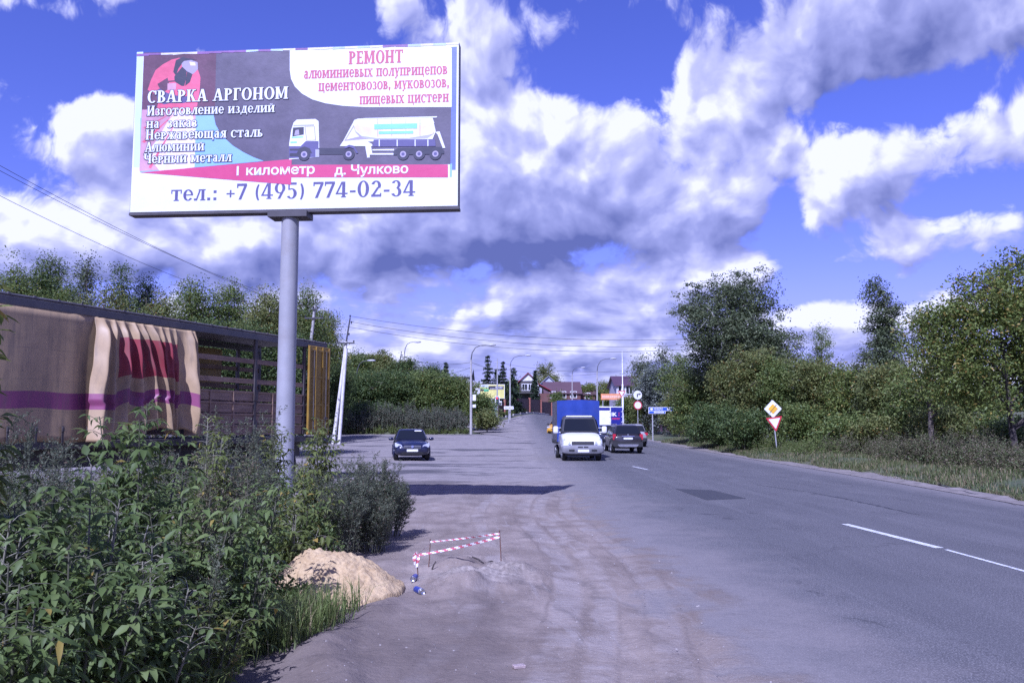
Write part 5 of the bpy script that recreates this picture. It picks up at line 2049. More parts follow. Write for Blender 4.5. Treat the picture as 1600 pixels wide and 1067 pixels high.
# ---- blue box van with white bonnet
def box_van():
    p = GP(911, 720.3)
    root = thing('box_van', (p.x, p.y, T(p.x, p.y)), 'white-bonneted van with tall blue tarpaulin box coming towards the camera', 'van', R(1.5))
    white = paint('paint_white', (0.70, 0.70, 0.70), .3, .15)
    gbump = pmat('bumper_grey', (0.17, 0.17, 0.185), .55, .12, 6.0, dirt=.35)
    blue = pmat('tarpaulin_blue', (0.020, 0.046, 0.25), .42, .12, 1.4, dirt=.15, bump=.4, bscale=3)
    greyt = pmat('tarpaulin_grey_side', (0.10, 0.10, 0.125), .5, .15, 1.4, dirt=.2, bump=.4, bscale=3)
    mb = MB()
    st = [(0.02, .80, .52, .92), (.08, .90, .46, 1.0), (.35, .93, .42, 1.12), (.80, .945, .40, 1.26), (1.15, .95, .40, 1.34), (1.6, .95, .40, 1.36), (2.4, .95, .42, 1.36), (2.45, .94, .45, 1.33)]
    mb.loft([superring(y, hw, a, b, 32, 5.0, taper=.03) for (y, hw, a, b) in st])
    mb.build('body', white, root)
    # cab top: sloping dark windscreen, thin white roof edge
    cabm = pmat('cab_dark_surround', (0.045, 0.045, 0.05), .4, .1, 4.0)
    mb = MB()
    rows = []
    for t in (0, .25, .5, .75, 1):
        y0 = 1.02 + (1.62 - 1.02) * t
        y1 = 2.42
        hw = .93 + (.77 - .93) * t
        z = 1.28 + (2.02 - 1.28) * t
        ring = []
        for k in range(36):
            a = 2 * math.pi * (k + .5) / 36
            c, s = math.cos(a), math.sin(a)
            ring.append((math.copysign(abs(c) ** .25, c) * hw, (y0 + y1) / 2 + math.copysign(abs(s) ** .25, s) * (y1 - y0) / 2, z))
        rows.append(ring)
    last = rows[-1]
    for q, dz in ((.92, .06), (.7, .1)):
        rows.append([(x * q, 2.02 + (y - 2.02) * q, 2.02 + dz) for (x, y, z) in last])
    mb.loft(rows)
    mb.build('cab', cabm, root)
    panel('windshield', (Vector((-.80, 1.09, 1.36)), Vector((.80, 1.09, 1.36)), Vector((.68, 1.55, 1.93)), Vector((-.68, 1.55, 1.93))), .012, M_GLASS, root, 0, .035, .05)
    for sx in (-1, 1):
        q = (Vector((sx * .905, 1.35, 1.40)), Vector((sx * .905, 2.2, 1.40)), Vector((sx * .80, 2.2, 1.93)), Vector((sx * .80, 1.68, 1.93)))
        panel('side_window', q if sx > 0 else (q[1], q[0], q[3], q[2]), .01, M_GLASS, root, 0, .03, .04)
    panel('roof_lip', mq(-.62, .62, 1.60, 2.04, 2.085, 1.66), .03, white, root, 0, .02, .05)
    panel('scuttle', mq(-.86, .86, .98, 1.285, 1.345, 1.05), .03, M_BLACK, root, 0, .03, .05)
    # face
    panel('grille', mq(-.52, .52, .03, .74, .90, .05), .05, M_BLACK, root, 0, .03, .1)
    for q in [(Vector((-.90, .12, .78)), Vector((-.55, .02, .74)), Vector((-.58, .06, .92)), Vector((-.88, .18, 1.03))), (Vector((.55, .02, .74)), Vector((.90, .12, .78)), Vector((.88, .18, 1.03)), Vector((.58, .06, .92)))]:
        hl = panel('headlight', q, .06, M_HEAD, root, 0, .045, .2)
        m_ = (q[0] + q[1] + q[2] + q[3]) / 4
        mb = MB()
        mb.disc((m_.x, m_.y - .065, m_.z), (0, -1, .25), .07, 16)
        mb.build('bulb', pmat('bulb_lens', (.75, .70, .60), .15, .05, 9.0), hl)
    mb = MB()
    mb.loft([superring(y, hw, a, b, 28, 5.0) for (y, hw, a, b) in [(-.06, .88, .36, .68), (-.02, .96, .32, .74), (.12, .98, .32, .74), (.30, .985, .36, .72), (.34, .97, .38, .70)]])
    bm_ = mb.build('bumper', gbump, root)
    panel('air_slot', mq(-.24, .0, -.06, .62, .67), .02, M_BLACK, bm_, 0, .012, .1)
    panel('air_slot', mq(.04, .24, -.06, .62, .67), .02, M_BLACK, bm_, 0, .012, .1)
    for sx in (-1, 1):
        panel('fog_recess', mq(sx * .52 - .13, sx * .52 + .13, -.06, .44, .54), .02, M_BLACK, bm_, 0, .012, .2)
    panel('number_plate', mq(-.24, .28, -.06, .41, .53), .012, M_PLATE, root, 0, .018, .05)
    mb = MB()
    mb.box(0, .6, .30, 1.6, 1.0, .12)
    mb.box(0, 3.4, .52, .9, 4.2, .16)
    mb.build('chassis', M_BLACK, root)
    for sx in (-1, 1):
        wheel(root, sx * .80, .72, .34, .22, sx)
        mb = MB()
        mb.tube([(sx * .955, .72 + math.cos(R(a)) * .42, .34 + math.sin(R(a)) * .42) for a in range(-5, 186, 12)], .045, 6)
        mb.build('wheel_arch', gbump, root)
        wheel(root, sx * .86, 3.75, .34, .22, sx)
        mb = MB()
        mb.box(sx * .86, 4.25, .42, .26, .02, .40)
        mb.build('mudflap', M_BLACK, root)
        mb = MB()
        mb.loft([superring(y_, w_, 1.42 - h_, 1.42 + h_, 14, 4, xo=sx * 1.16) for y_, w_, h_ in ((1.12, .07, .10), (1.15, .115, .175), (1.24, .12, .18), (1.28, .10, .16))])
        mb.tube([(sx * .92, 1.3, 1.30), (sx * 1.10, 1.24, 1.32)], .022, 6)
        mb.tube([(sx * .90, 1.36, 1.52), (sx * 1.10, 1.24, 1.52)], .018, 6)
        mb.build('mirror', white, root)
    # tarpaulin box with taut slightly sagging panels
    mb = MB()
    x0, x1, y0, y1, z0, z1 = -.99, 1.10, 2.52, 5.7, .84, 2.84

    def sheet(fn, nu, nv, mi):
        vs = [fn(i / nu, j / nv) for j in range(nv + 1) for i in range(nu + 1)]
        fs = [(j * (nu + 1) + i, j * (nu + 1) + i + 1, (j + 1) * (nu + 1) + i + 1, (j + 1) * (nu + 1) + i) for j in range(nv) for i in range(nu)]
        mb.add(vs, fs, mi, True)
    bul = lambda u, v: .025 * math.sin(u * 3.14) * math.sin(v * 3.14) + .008 * math.sin(u * 23) * v
    top = lambda u: z1 + .05 * math.sin(u * math.pi)
    sheet(lambda u, v: (x0 + (x1 - x0) * u, y0 - bul(u, v), z0 + (top(u) - z0) * v), 16, 14, 0)
    sheet(lambda u, v: (x1 - (x1 - x0) * u, y1 + bul(u, v), z0 + (top(u) - z0) * v), 16, 14, 0)
    sheet(lambda u, v: (x0 - bul(u, v), y1 + (y0 - y1) * u, z0 + (z1 - z0) * v), 20, 14, 1)
    sheet(lambda u, v: (x1 + bul(u, v), y0 + (y1 - y0) * u, z0 + (z1 - z0) * v), 20, 14, 1)
    sheet(lambda u, v: (x0 + (x1 - x0) * u, y0 + (y1 - y0) * v, top(u)), 16, 4, 2)
    mb.quad((x0, y0, z0), (x0, y1, z0), (x1, y1, z0), (x1, y0, z0), 1)
    mb.build('tarpaulin_box', [blue, greyt, pmat('tarpaulin_roof', (.30, .31, .36), .5, .1, 2.0)], root)
    mb = MB()
    for i in range(7):
        mb.box(x0 - .03, y0 + .3 + i * .45, z0 + .02, .02, .03, .16)
    mb.box((x0 + x1) / 2, (y0 + y1) / 2, z0 - .06, x1 - x0 + .02, y1 - y0, .10)
    mb.build('load_bed', M_BLACK, root)
    return root


box_van()


# ---- white and blue lorry driving away
def lorry():
    Yc = 87
    a, b = P(935.5, 650, Yc), P(974, 650, Yc)
    cx = (a.x + b.x) / 2
    w = b.x - a.x
    zg = T(cx, Yc)
    zt = P(955, 635, Yc).z - zg
    zb = P(955, 667, Yc).z - zg
    root = thing('lorry', (cx, Yc, zg), 'white lorry with dark blue rear doors driving away behind the box van', 'truck', 0)
    wm = paint('paint_lorry_white', (.74, .74, .75), .35, .15)
    bl = pmat('lorry_blue', (.016, .018, .19), .4, .1, 3.0)
    red = pmat('lorry_red', (.42, .03, .10), .4, .1, 3.0)
    mb = MB()
    mb.box(0, 3.3, (zt + zb) / 2, w, 6.5, zt - zb, bev=.03)
    mb.build('cargo_box', wm, root)
    for x0, x1, k in ((-w / 2 + .06, -.11, 0), (.0, w / 2 - .10, 1)):
        s = Sheet(lambda u, v, L: Vector((u, .017 - .002 * L, v)))
        mb = MB()
        mb.box((x0 + x1) / 2, .035, (zt + zb) / 2, x1 - x0, .03, zt - zb - .16)
        d = mb.build('rear_door', bl if k else wm, root)
        s.layer = 1
        if k == 0:
            s.poly([(x0, zt - .40), (x1, zt - .40), (x1, zt - .10), (x0, zt - .10)], 0)
        else:
            # the letters on the right door: white IK, a red colon and a smaller red line
            s.sans('IK', x0 + .06, (zt + zb) / 2 + .08, .36, 1, width=.55, bold=.04)
            for zz in (.14, .36):
                s.ell(x1 - .34, (zt + zb) / 2 + zz, .06, .06, 2, 14)
            for i in range(5):
                s.poly([(x0 + .1 + i * .16, (zt + zb) / 2 - .28), (x0 + .22 + i * .16, (zt + zb) / 2 - .28), (x0 + .22 + i * .16, (zt + zb) / 2 - .10), (x0 + .1 + i * .16, (zt + zb) / 2 - .10)], 2)
        s.mb.build('lettering', [bl, wm, red], d)
    mb = MB()
    for x in (-.05, w / 2 - .05):
        mb.tube([(x, .0, zb + .05), (x, .0, zt - .05)], .02, 8)
        for zz in (.25, .5, .75):
            mb.box(x - .06, .005, zb + (zt - zb) * zz, .20, .03, .05)
    mb.build('lock_bar', wm, root)
    mb = MB()
    mb.box(0, 3.4, zb - .22, .9, 6.8, .22)
    mb.box(0, .1, zb - .55, w - .1, .08, .12)
    mb.build('chassis', M_BLACK, root)
    mb = MB()
    mb.box(0, 7.7, 1.55, w - .15, 1.9, 2.2, bev=.12)
    mb.build('cab', wm, root)
    for sx in (-1, 1):
        wheel(root, sx * (w / 2 - .25), 1.6, .45, .32, sx)
        wheel(root, sx * (w / 2 - .22), 7.6, .45, .28, sx)
        panel('tail_light', mq(sx * (w / 2 - .25) - .14, sx * (w / 2 - .25) + .14, .05, zb - .30, zb - .18, None, -1), .03, M_TAIL, root, 0, .02, .1)
        mb = MB()
        mb.box(sx * (w / 2 + .14), 7.1, 2.1, .22, .10, .45, bev=.03)
        mb.build('mirror', M_BLACK, root)
    return root


lorry()


# ------------------------------------------------------------------ lamps, poles, wires, signs, houses
M_GALV = pmat('galvanised_grey', (0.34, 0.34, 0.35), .5, .12, 3.0, dirt=.3)
M_LAMPHEAD = pmat('lamp_head', (0.42, 0.42, 0.43), .4, .1, 5.0)
M_DARKMETAL = pmat('dark_metal', (0.06, 0.06, 0.065), .5, .2, 5.0)
M_WHITEWASH = pmat('whitewashed_concrete', (0.60, 0.585, 0.56), .85, .12, 3.0, dirt=.45, bump=.3)
M_SIGNWHITE = pmat('sign_white', (0.72, 0.72, 0.72), .4, .05, 3.0, dirt=.15)
M_SIGNRED = pmat('sign_red', (0.45, 0.035, 0.05), .4, .1, 3.0)
M_SIGNBLUE = pmat('sign_blue', (0.025, 0.085, 0.50), .4, .1, 3.0)
M_SIGNYEL = pmat('sign_yellow', (0.70, 0.40, 0.035), .4, .08, 3.0)


def street_lamp(px, base_py, top_py, head_px, head_py, Y, label, box=False, lean=0.0):
    b = P(px, base_py, Y)
    zg = T(b.x, Y)
    top = P(px + lean, top_py, Y)
    hd = P(head_px, head_py, Y)
    root = thing('street_lamp', (b.x, Y, zg), label, 'street lamp', 0, 'street lamps along the road')
    I = Vector((b.x, Y, zg))
    tp = top - I
    mb = MB()
    mb.tube([(0, 0, -.3), (tp.x * .5, 0, tp.z * .5), tp], [.125, .10, .075], 12)
    mb.build('pole', M_CONC, root)
    h = hd - I
    mb = MB()
    dx = h.x - tp.x
    up = h.z - tp.z
    pts = [tp - Vector((0, 0, .4)), tp, tp + Vector((dx * .06, 0, up * .45)), tp + Vector((dx * .25, 0, up * .80)), tp + Vector((dx * .55, 0, up * .95)), h]
    mb.tube(pts, [.055, .05, .042, .036, .032, .03], 8)
    mb.build('arm', M_DARKMETAL, root)
    sg = 1 if dx > 0 else -1
    mb = MB()
    rings = []
    for t, rr, hh in ((-.15, .05, .04), (0, .10, .07), (.25, .17, .11), (.5, .16, .10), (.68, .06, .05)):
        rings.append([(h.x + sg * t, math.cos(2 * math.pi * k / 12) * rr, h.z - .02 + math.sin(2 * math.pi * k / 12) * hh) for k in range(12)])
    mb.loft(rings)
    mb.build('lamp_head', M_LAMPHEAD, root)
    if box:
        for z, hgt in ((2.6, .55), (1.85, .28)):
            mb = MB()
            mb.box(.28, -.12, z + .6, .30, .2, hgt, bev=.02)
            mb.build('control_box', M_SIGNWHITE, root)
    return root


street_lamp(736, 672, 562, 763, 538.5, 76.3, 'nearest curved street lamp, grey post with two white boxes, before the far bushes', True)
street_lamp(797, 655, 573, 822, 555, 117, 'second curved street lamp, in front of the brown fence and the spruces')
street_lamp(894, 640, 585, 908.5, 574, 150, 'small far street lamp in front of the long brown roof')
street_lamp(933, 660, 580, 955, 560, 112, 'street lamp rising above the blue van box and the orange banner')
street_lamp(557, 660, 590, 576, 563, 84, 'short-looking lamp whose curved arm pokes out of the bushes by the leaning poles')
street_lamp(632, 660, 553, 648.5, 534, 96, 'dark double-wired lamp pole standing in the far bushes behind the sedan')

# thin white mast
b = P(973.5, 660, 100)
rt = thing('mast', (b.x, 100, T(b.x, 100)), 'thin white mast taller than the lamps, left of the right hedge', 'mast')
mb = MB()
ht = P(973.5, 548, 100).z - T(b.x, 100)
mb.tube([(0, 0, -.2), (0, 0, ht * .6), (0, 0, ht * .6 + .01), (0, 0, ht)], [.11, .09, .05, .03], 10)
mb.build('pole', M_SIGNWHITE, rt)
mb = MB()
mb.box(0, 0, .02, .5, .5, .05)
mb.build('base_plate', M_DARKMETAL, rt)


def insulator(root, p, s=.16):
    mb = MB()
    mb.tube([p, Vector(p) + Vector((0, 0, s * .4)), Vector(p) + Vector((0, 0, s * .45)), Vector(p) + Vector((0, 0, s))], [.025, .03, .06, .05], 8)
    mb.build('insulator', M_DARKMETAL, root)


def utility_pole(pb, pt, Y, label, strut=None, stalk=None, cross=(), mat=M_WHITEWASH):
    b, t = P(*pb, Y), P(*pt, Y)
    root = thing('utility_pole', b, label, 'utility pole', 0, 'concrete utility poles')
    tp = t - b
    mb = MB()
    mb.tube([tp * -.05, tp * .5, tp], [.15, .125, .10], 6)
    mb.build('post', mat, root)
    if strut:
        sb, st = P(*strut[0], Y - .3) - b, P(*strut[1], Y - .15) - b
        mb = MB()
        mb.tube([sb - (st - sb) * .05, st], [.13, .11], 6)
        mb.build('strut', mat, root)
    if stalk:
        s = P(*stalk, Y) - b
        mb = MB()
        mb.tube([tp - (s - tp) * .3, s], [.06, .05], 6)
        mb.build('stalk', M_DARKMETAL, root)
        insulator(root, s, .22)
        insulator(root, tp.lerp(s, .75) + Vector((.16, 0, 0)), .2)
        insulator(root, tp.lerp(s, .25) + Vector((.12, 0, 0)), .2)
    for (x0, x1, y) in cross:
        a, c = P(x0, y, Y - .15) - b, P(x1, y + .5, Y - .15) - b
        mb = MB()
        mb.box((a.x + c.x) / 2, a.y, a.z, c.x - a.x, .09, .10)
        mb.build('crossarm', M_DARKMETAL, root)
        insulator(root, Vector((a.x + .06, a.y, a.z + .05)))
        insulator(root, Vector((c.x - .06, c.y, c.z + .05)))
    return root


utility_pole((521, 693), (541, 534), 60, 'leaning white concrete utility pole with a slanted strut, beyond the yellow trailer door', ((530, 690), (541, 545)), (547, 497), ((526, 554, 536),))
utility_pole((477, 620), (492, 478), 60, 'grey concrete utility pole rising behind the rear of the trailer', None, None, ((476, 505, 497), (488, 497, 483)), M_CONC)
utility_pole((620, 640), (624, 570), 98, 'far bare utility pole beside the dark double-wired lamp pole', None, (627, 552), ((617, 630, 573),), M_CONC)


def wire(a, b, sag, label, r=.011, n=24):
    pts = [a.lerp(b, i / n) - Vector((0, 0, sag * 4 * (i / n) * (1 - i / n))) for i in range(n + 1)]
    mb = MB()
    mb.tube(pts, r, 5)
    o = mb.build('power_line', M_DARKMETAL)
    tag(o, label, 'wire', 'overhead wires')
    return o


wire(P(-240, 178, 27), P(477, 496, 60), .9, 'lowest of the three overhead wires running from the top left down to the trailer rear', .011)
wire(P(-240, 134, 27), P(492, 482, 60), .8, 'middle overhead wire of the three at the left, above the trailer', .011)
wire(P(-240, 122, 27), P(504, 496, 60), .7, 'uppermost overhead wire of the three at the left, above the trailer', .011)
far_pole = lambda y: P(1130, y, 66)
wire(P(548, 494, 60), far_pole(527), .8, 'top wire of the long span from the leaning pole to the big birch', .015)
wire(P(548, 503, 60), far_pole(535), .9, 'second wire of the long span from the leaning pole to the big birch', .015)
wire(P(541, 510, 60), far_pole(541), 1.0, 'lowest wire of the long span from the leaning pole to the big birch', .014)
wire(P(627, 556, 98), P(736, 566, 76.3), .5, 'short wire between the double lamp pole and the nearest curved lamp', .016)
wire(P(736, 566, 76.3), P(797, 577, 117), .3, 'short wire between the nearest and the second curved lamp', .018)
wire(P(777, 566, 112), P(973, 580, 100), .5, 'wire from the traffic light pole to the white mast', .018)
wire(P(797, 577, 117), P(933, 584, 112), .5, 'wire from the second curved lamp to the lamp above the van', .018)
wire(P(736, 574, 76.3), P(600, 600, 94), .4, 'wire sagging from the nearest curved lamp into the bushes', .015)


# ---- traffic light on a tall thin pole
def traffic_light():
    Y = 111
    b = P(777, 657, Y)
    zg = T(b.x, Y)
    root = thing('traffic_light', (b.x, Y, zg), 'traffic light showing red on a tall thin pole in front of the yellow far billboard', 'traffic light')
    I = Vector((b.x, Y, zg))
    mb = MB()
    mb.tube([(0, 0, -.2), P(777, 560, Y) - I], [.10, .07], 10)
    mb.box(0, 0, P(777, 566, Y).z - zg, 1.0, .08, .08)
    mb.build('pole', M_GALV, root)
    x0, x1 = P(773.5, 640, Y).x - b.x, P(780.5, 640, Y).x - b.x
    x2 = P(784, 640, Y).x - b.x
    z0, z1, zm = P(777, 633, Y).z - zg, P(777, 619, Y).z - zg, P(777, 626.5, Y).z - zg
    mb = MB()
    mb.poly([(x0, -.16, z0), (x2, -.16, z0), (x2, -.16, zm), (x1, -.16, zm), (x1, -.16, z1), (x0, -.16, z1)])
    mb.poly([(x0, -.12, z1), (x1, -.12, z1), (x1, -.12, zm), (x2, -.12, zm), (x2, -.12, z0), (x0, -.12, z0)])
    mb.build('backing_board', M_SIGNWHITE, root)
    h = (z1 - z0)
    cx = (x0 + x1) / 2
    mb = MB()
    mb.box(cx, -.26, (z0 + z1) / 2, (x1 - x0) * .62, .18, h * .84, bev=.03)
    body = mb.build('signal_head', M_DARKMETAL, root)
    off = pmat('lens_dark', (.02, .05, .05), .3, .2, 20)
    for k, (m) in enumerate((lamp_mat('lens_red_lit', (.75, .03, .08), .8), off, off)):
        mb = MB()
        z = z1 - h * (.2 + .29 * k)
        mb.tube([(cx, -.35, z), (cx, -.375, z)], (x1 - x0) * .24, 18)
        mb.build('lens', m, body)
    mb = MB()
    mb.box((x1 + x2) / 2 - .05, -.22, z0 + h * .21, .26, .1, .26, bev=.02)
    mb.build('arrow_section', M_DARKMETAL, root)


traffic_light()


# ---- priority road diamond over give-way triangle, leaning
def rounded(pts, r, n=4):
    out = []
    pts = [Vector((a, b)) for a, b in pts]
    for i in range(len(pts)):
        p0, p1, p2 = pts[i - 1], pts[i], pts[(i + 1) % len(pts)]
        a = p1 + (p0 - p1).normalized() * r
        c = p1 + (p2 - p1).normalized() * r
        for k in range(n + 1):
            t = k / n
            out.append(a * (1 - t) ** 2 + p1 * 2 * t * (1 - t) + c * t * t)
    return out


def plate(name, pts, z, y, mat, parent, th=.02, M=None):
    mb = MB()
    k = len(pts)
    v = [Vector((p[0], y, z + p[1])) for p in pts] + [Vector((p[0], y + th, z + p[1])) for p in pts]
    if M:
        v = [M @ q for q in v]
    f = [tuple(range(k)), tuple(reversed(range(k, 2 * k)))] + [(i, i + k, (i + 1) % k + k, (i + 1) % k) for i in range(k)]
    mb.add(v, f)
    return mb.build(name, mat, parent, recalc=True)


def priority_sign():
    Y = 46.5
    b = P(1214.5, 706, Y)
    zg = T(b.x, Y) + .1
    root = thing('road_sign', (b.x, Y, zg), 'leaning post with yellow priority diamond above a yield triangle at the right verge', 'road sign', R(2))
    lean = Matrix.Rotation(R(-4.5), 4, 'Y')
    mb = MB()
    mb.tube([lean @ Vector((0, 0, -.1)), lean @ Vector((0, 0, 2.9))], .032, 10)
    mb.build('post', M_GALV, root)
    D = [(0, .49), (-.49, 0), (0, -.49), (.49, 0)]
    zc = 2.42
    M2 = lean @ Matrix.Translation((0, 0, zc)) @ Matrix.Rotation(R(3), 4, 'Y') @ Matrix.Translation((0, 0, -zc))
    o = plate('diamond_plate', rounded(D, .06), zc, -.06, M_SIGNWHITE, root, M=M2)
    plate('yellow_field', rounded([(a * .56, c * .56) for a, c in D], .03), zc, -.072, M_SIGNYEL, o, .008, M=M2)
    st = [(-.27, -.31), (-.23, -.34), (.27, .31), (.23, .34)]
    for k in (.0,):
        s_ = [(a * 1.0 + k * .8, c * 1.0 - k * .62) for a, c in [(-.20, -.205), (-.185, -.222), (.205, .215), (.19, .232)]]
        plate('end_stripe', s_, zc, -.080, M_DARKMETAL if k == 0 else M_SIGNYEL, o, .004, M=M2)
    tz = 1.78
    Tr = [(-.46, .20), (0, -.60), (.46, .20)]
    M3 = lean @ Matrix.Translation((.02, 0, tz)) @ Matrix.Rotation(R(-3), 4, 'Y') @ Matrix.Translation((0, 0, -tz))
    o = plate('triangle_plate', rounded(Tr, .07), tz, -.06, M_SIGNRED, root, M=M3)
    plate('white_field', rounded([(a * .70, c * .70 - .025) for a, c in Tr], .03), tz, -.070, M_SIGNWHITE, o, .006, M=M3)


priority_sign()


def direction_sign():
    Y = 75.5
    b = P(1020, 676, Y)
    zg = T(b.x, Y) + .1
    root = thing('direction_sign', (b.x, Y, zg), 'blue direction sign with two white lines of writing before the right hedge', 'road sign', R(0))
    I = Vector((b.x, Y, zg))
    mb = MB()
    ztop = P(1020, 637, Y).z - zg
    mb.tube([(0, 0, -.2), (0, 0, ztop)], .05, 10)
    mb.build('post', M_GALV, root)
    q = lambda x, y: (P(x, y, Y).x - b.x, P(x, y, Y).z - zg)
    r_ = lambda x0, y0, x1, y1: [q(x0, y1), q(x1, y1), q(x1, y0), q(x0, y0)]
    o = plate('sign_plate', r_(1013, 636, 1053, 642) , 0, -.10, M_SIGNWHITE, root)
    o2 = plate('sign_plate', r_(1013, 641.8, 1039.5, 646.2), 0, -.103, M_SIGNWHITE, root)
    plate('blue_field', r_(1013.7, 636.6, 1052.3, 641.4), 0, -.112, M_SIGNBLUE, o, .005)
    plate('blue_field', r_(1013.7, 642.3, 1038.8, 645.7), 0, -.115, M_SIGNBLUE, o2, .005)
    # lettering
    mb = MB()
    # the upper line reads as the village name; the rest is too small to read and stays as pale strokes
    for k in range(8):
        xa = 1021.5 + k * 2.0
        (u0, v0), (u1, v1) = q(xa, 645.2), q(xa + 1.5, 643.0)
        mb.poly([(u0, -.122, v0), (u1, -.122, v0), (u1, -.122, v1), (u0, -.122, v1)])
    for k in range(3):
        (u0, v0), (u1, v1) = q(1042 + k * 2.2, 640.6), q(1043.6 + k * 2.2, 637.4)
        mb.poly([(u0, -.119, v0), (u1, -.119, v0), (u1, -.119, v1), (u0, -.119, v1)])
    for (txt, x0, x1, yb, yt, yy) in (('ЧУЛКОВО', 1021.5, 1035, 640.7, 637.2, -.119),):
        vs, fs = sans_polys(txt, .02)
        xa, xb = min(v[0] for v in vs), max(v[0] for v in vs)
        u0, v0 = q(x0, yb)
        u1, v1 = q(x1, yt)
        mb.add([(u0 + (a - xa) / (xb - xa) * (u1 - u0), yy, v0 + c / .72 * (v1 - v0)) for a, c in vs], fs)
    mb.poly([(q(1015, 639)[0], -.119, q(1015, 639)[1]), (q(1017, 640.8)[0], -.119, q(1017, 640.8)[1]), (q(1020, 640)[0], -.119, q(1020, 640)[1]), (q(1020, 638)[0], -.119, q(1020, 638)[1]), (q(1017, 637.3)[0], -.119, q(1017, 637.3)[1])][::1])
    mb.build('lettering', M_SIGNWHITE, root)


direction_sign()


def round_signs():
    Y = 85.5
    b = P(997, 675, Y)
    zg = T(b.x, Y) + .1
    root = thing('road_sign', (b.x, Y, zg), 'two round white signs one above the other, half grown over by the silvery willow', 'road sign', R(10))
    mb = MB()
    mb.tube([(0, 0, -.2), (0, 0, P(997, 610, Y).z - zg)], .035, 10)
    mb.build('post', M_GALV, root)
    ring = [(.44 * math.cos(R(a)), .44 * math.sin(R(a))) for a in range(0, 360, 15)]
    o = plate('round_plate', ring, P(997, 617, Y).z - zg, -.06, M_SIGNWHITE, root)
    zc = P(997, 617, Y).z - zg
    plate('black_symbol', [(-.10, -.22), (.02, -.22), (.02, .02), (.2, .02), (.2, -.06), (.32, .09), (.2, .22), (.2, .14), (-.10, .10)], zc, -.068, M_DARKMETAL, o, .004)
    zc = P(997, 633, Y).z - zg
    o = plate('round_plate', ring, zc, -.06, M_SIGNRED, root)
    plate('white_field', [(a * .78, c * .78) for a, c in ring], zc, -.068, M_SIGNWHITE, o, .004)


round_signs()
Y = 98
b = P(972, 660, Y)
rt = thing('yield_sign', (b.x, Y, T(b.x, Y)), 'small far yield triangle beside the orange banner, left of the hedge', 'road sign')
zc = P(972, 614, Y).z - T(b.x, Y)
mb = MB()
mb.tube([(0, .05, -.2), (0, .05, zc + .2)], .04, 8)
mb.build('post', M_GALV, rt)
o = plate('triangle_plate', rounded([(-.46, .26), (0, -.54), (.46, .26)], .07), zc, -.03, M_SIGNRED, rt)
plate('white_field', rounded([(-.32, .185), (0, -.37), (.32, .185)], .03), zc, -.04, M_SIGNWHITE, o, .006)
# town name plate by the junction
Y = 110
b = P(795, 658, Y)
rt = thing('name_sign', (b.x, Y, T(b.x, Y)), 'small pale name board on a post at the kerb between traffic light and brown fence', 'road sign')
zc = P(795, 637, Y).z - T(b.x, Y)
mb = MB()
mb.tube([(0, .05, -.2), (0, .05, zc + .1)], .05, 8)
mb.build('post', M_GALV, rt)
o = plate('sign_plate', rounded([(-.62, -.20), (.62, -.20), (.62, .20), (-.62, .20)], .05), zc, -.03, M_SIGNWHITE, rt)
mb = MB()
for i in range(6):
    mb.box(-.46 + i * .18, -.04, zc, .11, .006, .16)
mb.build('lettering_blur', pmat('sign_lettering_grey', (.22, .22, .30), .5), o)


# ---- yellow-green far billboard
def far_billboard():
    Y = 119
    a, c = P(750, 622, Y), P(788, 601, Y)
    cx = (a.x + c.x) / 2
    zg = T(cx, Y)
    w, z0, z1 = c.x - a.x, a.z - zg, c.z - zg
    root = thing('far_billboard', (cx, Y, zg), 'yellow and green billboard with a black title bar, far behind the traffic light', 'billboard')
    mb = MB()
    mb.tube([(0, .2, -.3), (0, .2, z0)], .16, 12)
    mb.build('pole', M_GALV, root)
    mb = MB()
    mb.box(0, .16, (z0 + z1) / 2, w + .1, .25, z1 - z0 + .1)
    mb.build('board', M_SIGNWHITE, root)
    s = Sheet(lambda u, v, L: Vector((-w / 2 + u * w, .03 - .003 * L, z0 + v * (z1 - z0))))
    s.layer = 0
    s.poly([(0, 0), (1, 0), (1, 1), (0, 1)], 0)
    s.poly([(.02, .60), (.36, .55), (.36, .80), (.02, .84)], 1)
    s.poly([(.02, .86), (.34, .83), (.34, .98), (.02, .98)], 5)
    s.poly([(.16, .48), (.36, .50), (.36, .66), (.14, .66)], 2)
    s.poly([(.02, .52), (.15, .54), (.17, .64), (.02, .66)], 3)
    s.poly([(.28, .36), (.34, .36), (.34, .42), (.28, .42)], 3)
    s.poly([(.35, .64), (.97, .64), (.97, .90), (.35, .90)], 3)
    L0 = s.layer
    for i in range(9):
        s.layer = L0
        s.poly([(.42 + i * .058, .69), (.465 + i * .058, .69), (.465 + i * .058, .73), (.42 + i * .058, .73)], 4)
        s.layer = L0
        if i > 3:
            s.poly([(.40 + i * .06, .79), (.44 + i * .06, .79), (.44 + i * .06, .85), (.40 + i * .06, .85)], 4)
    s.mb.build('poster', [vinyl('poster_yellow', (.62, .58, .18), .2), vinyl('poster_lime', (.36, .46, .16), .3), vinyl('poster_green', (.08, .36, .17), .2), vinyl('poster_black', (.02, .02, .035)), vinyl('poster_white', (.7, .7, .7)), vinyl('poster_sky', (.45, .52, .72))], root)


far_billboard()


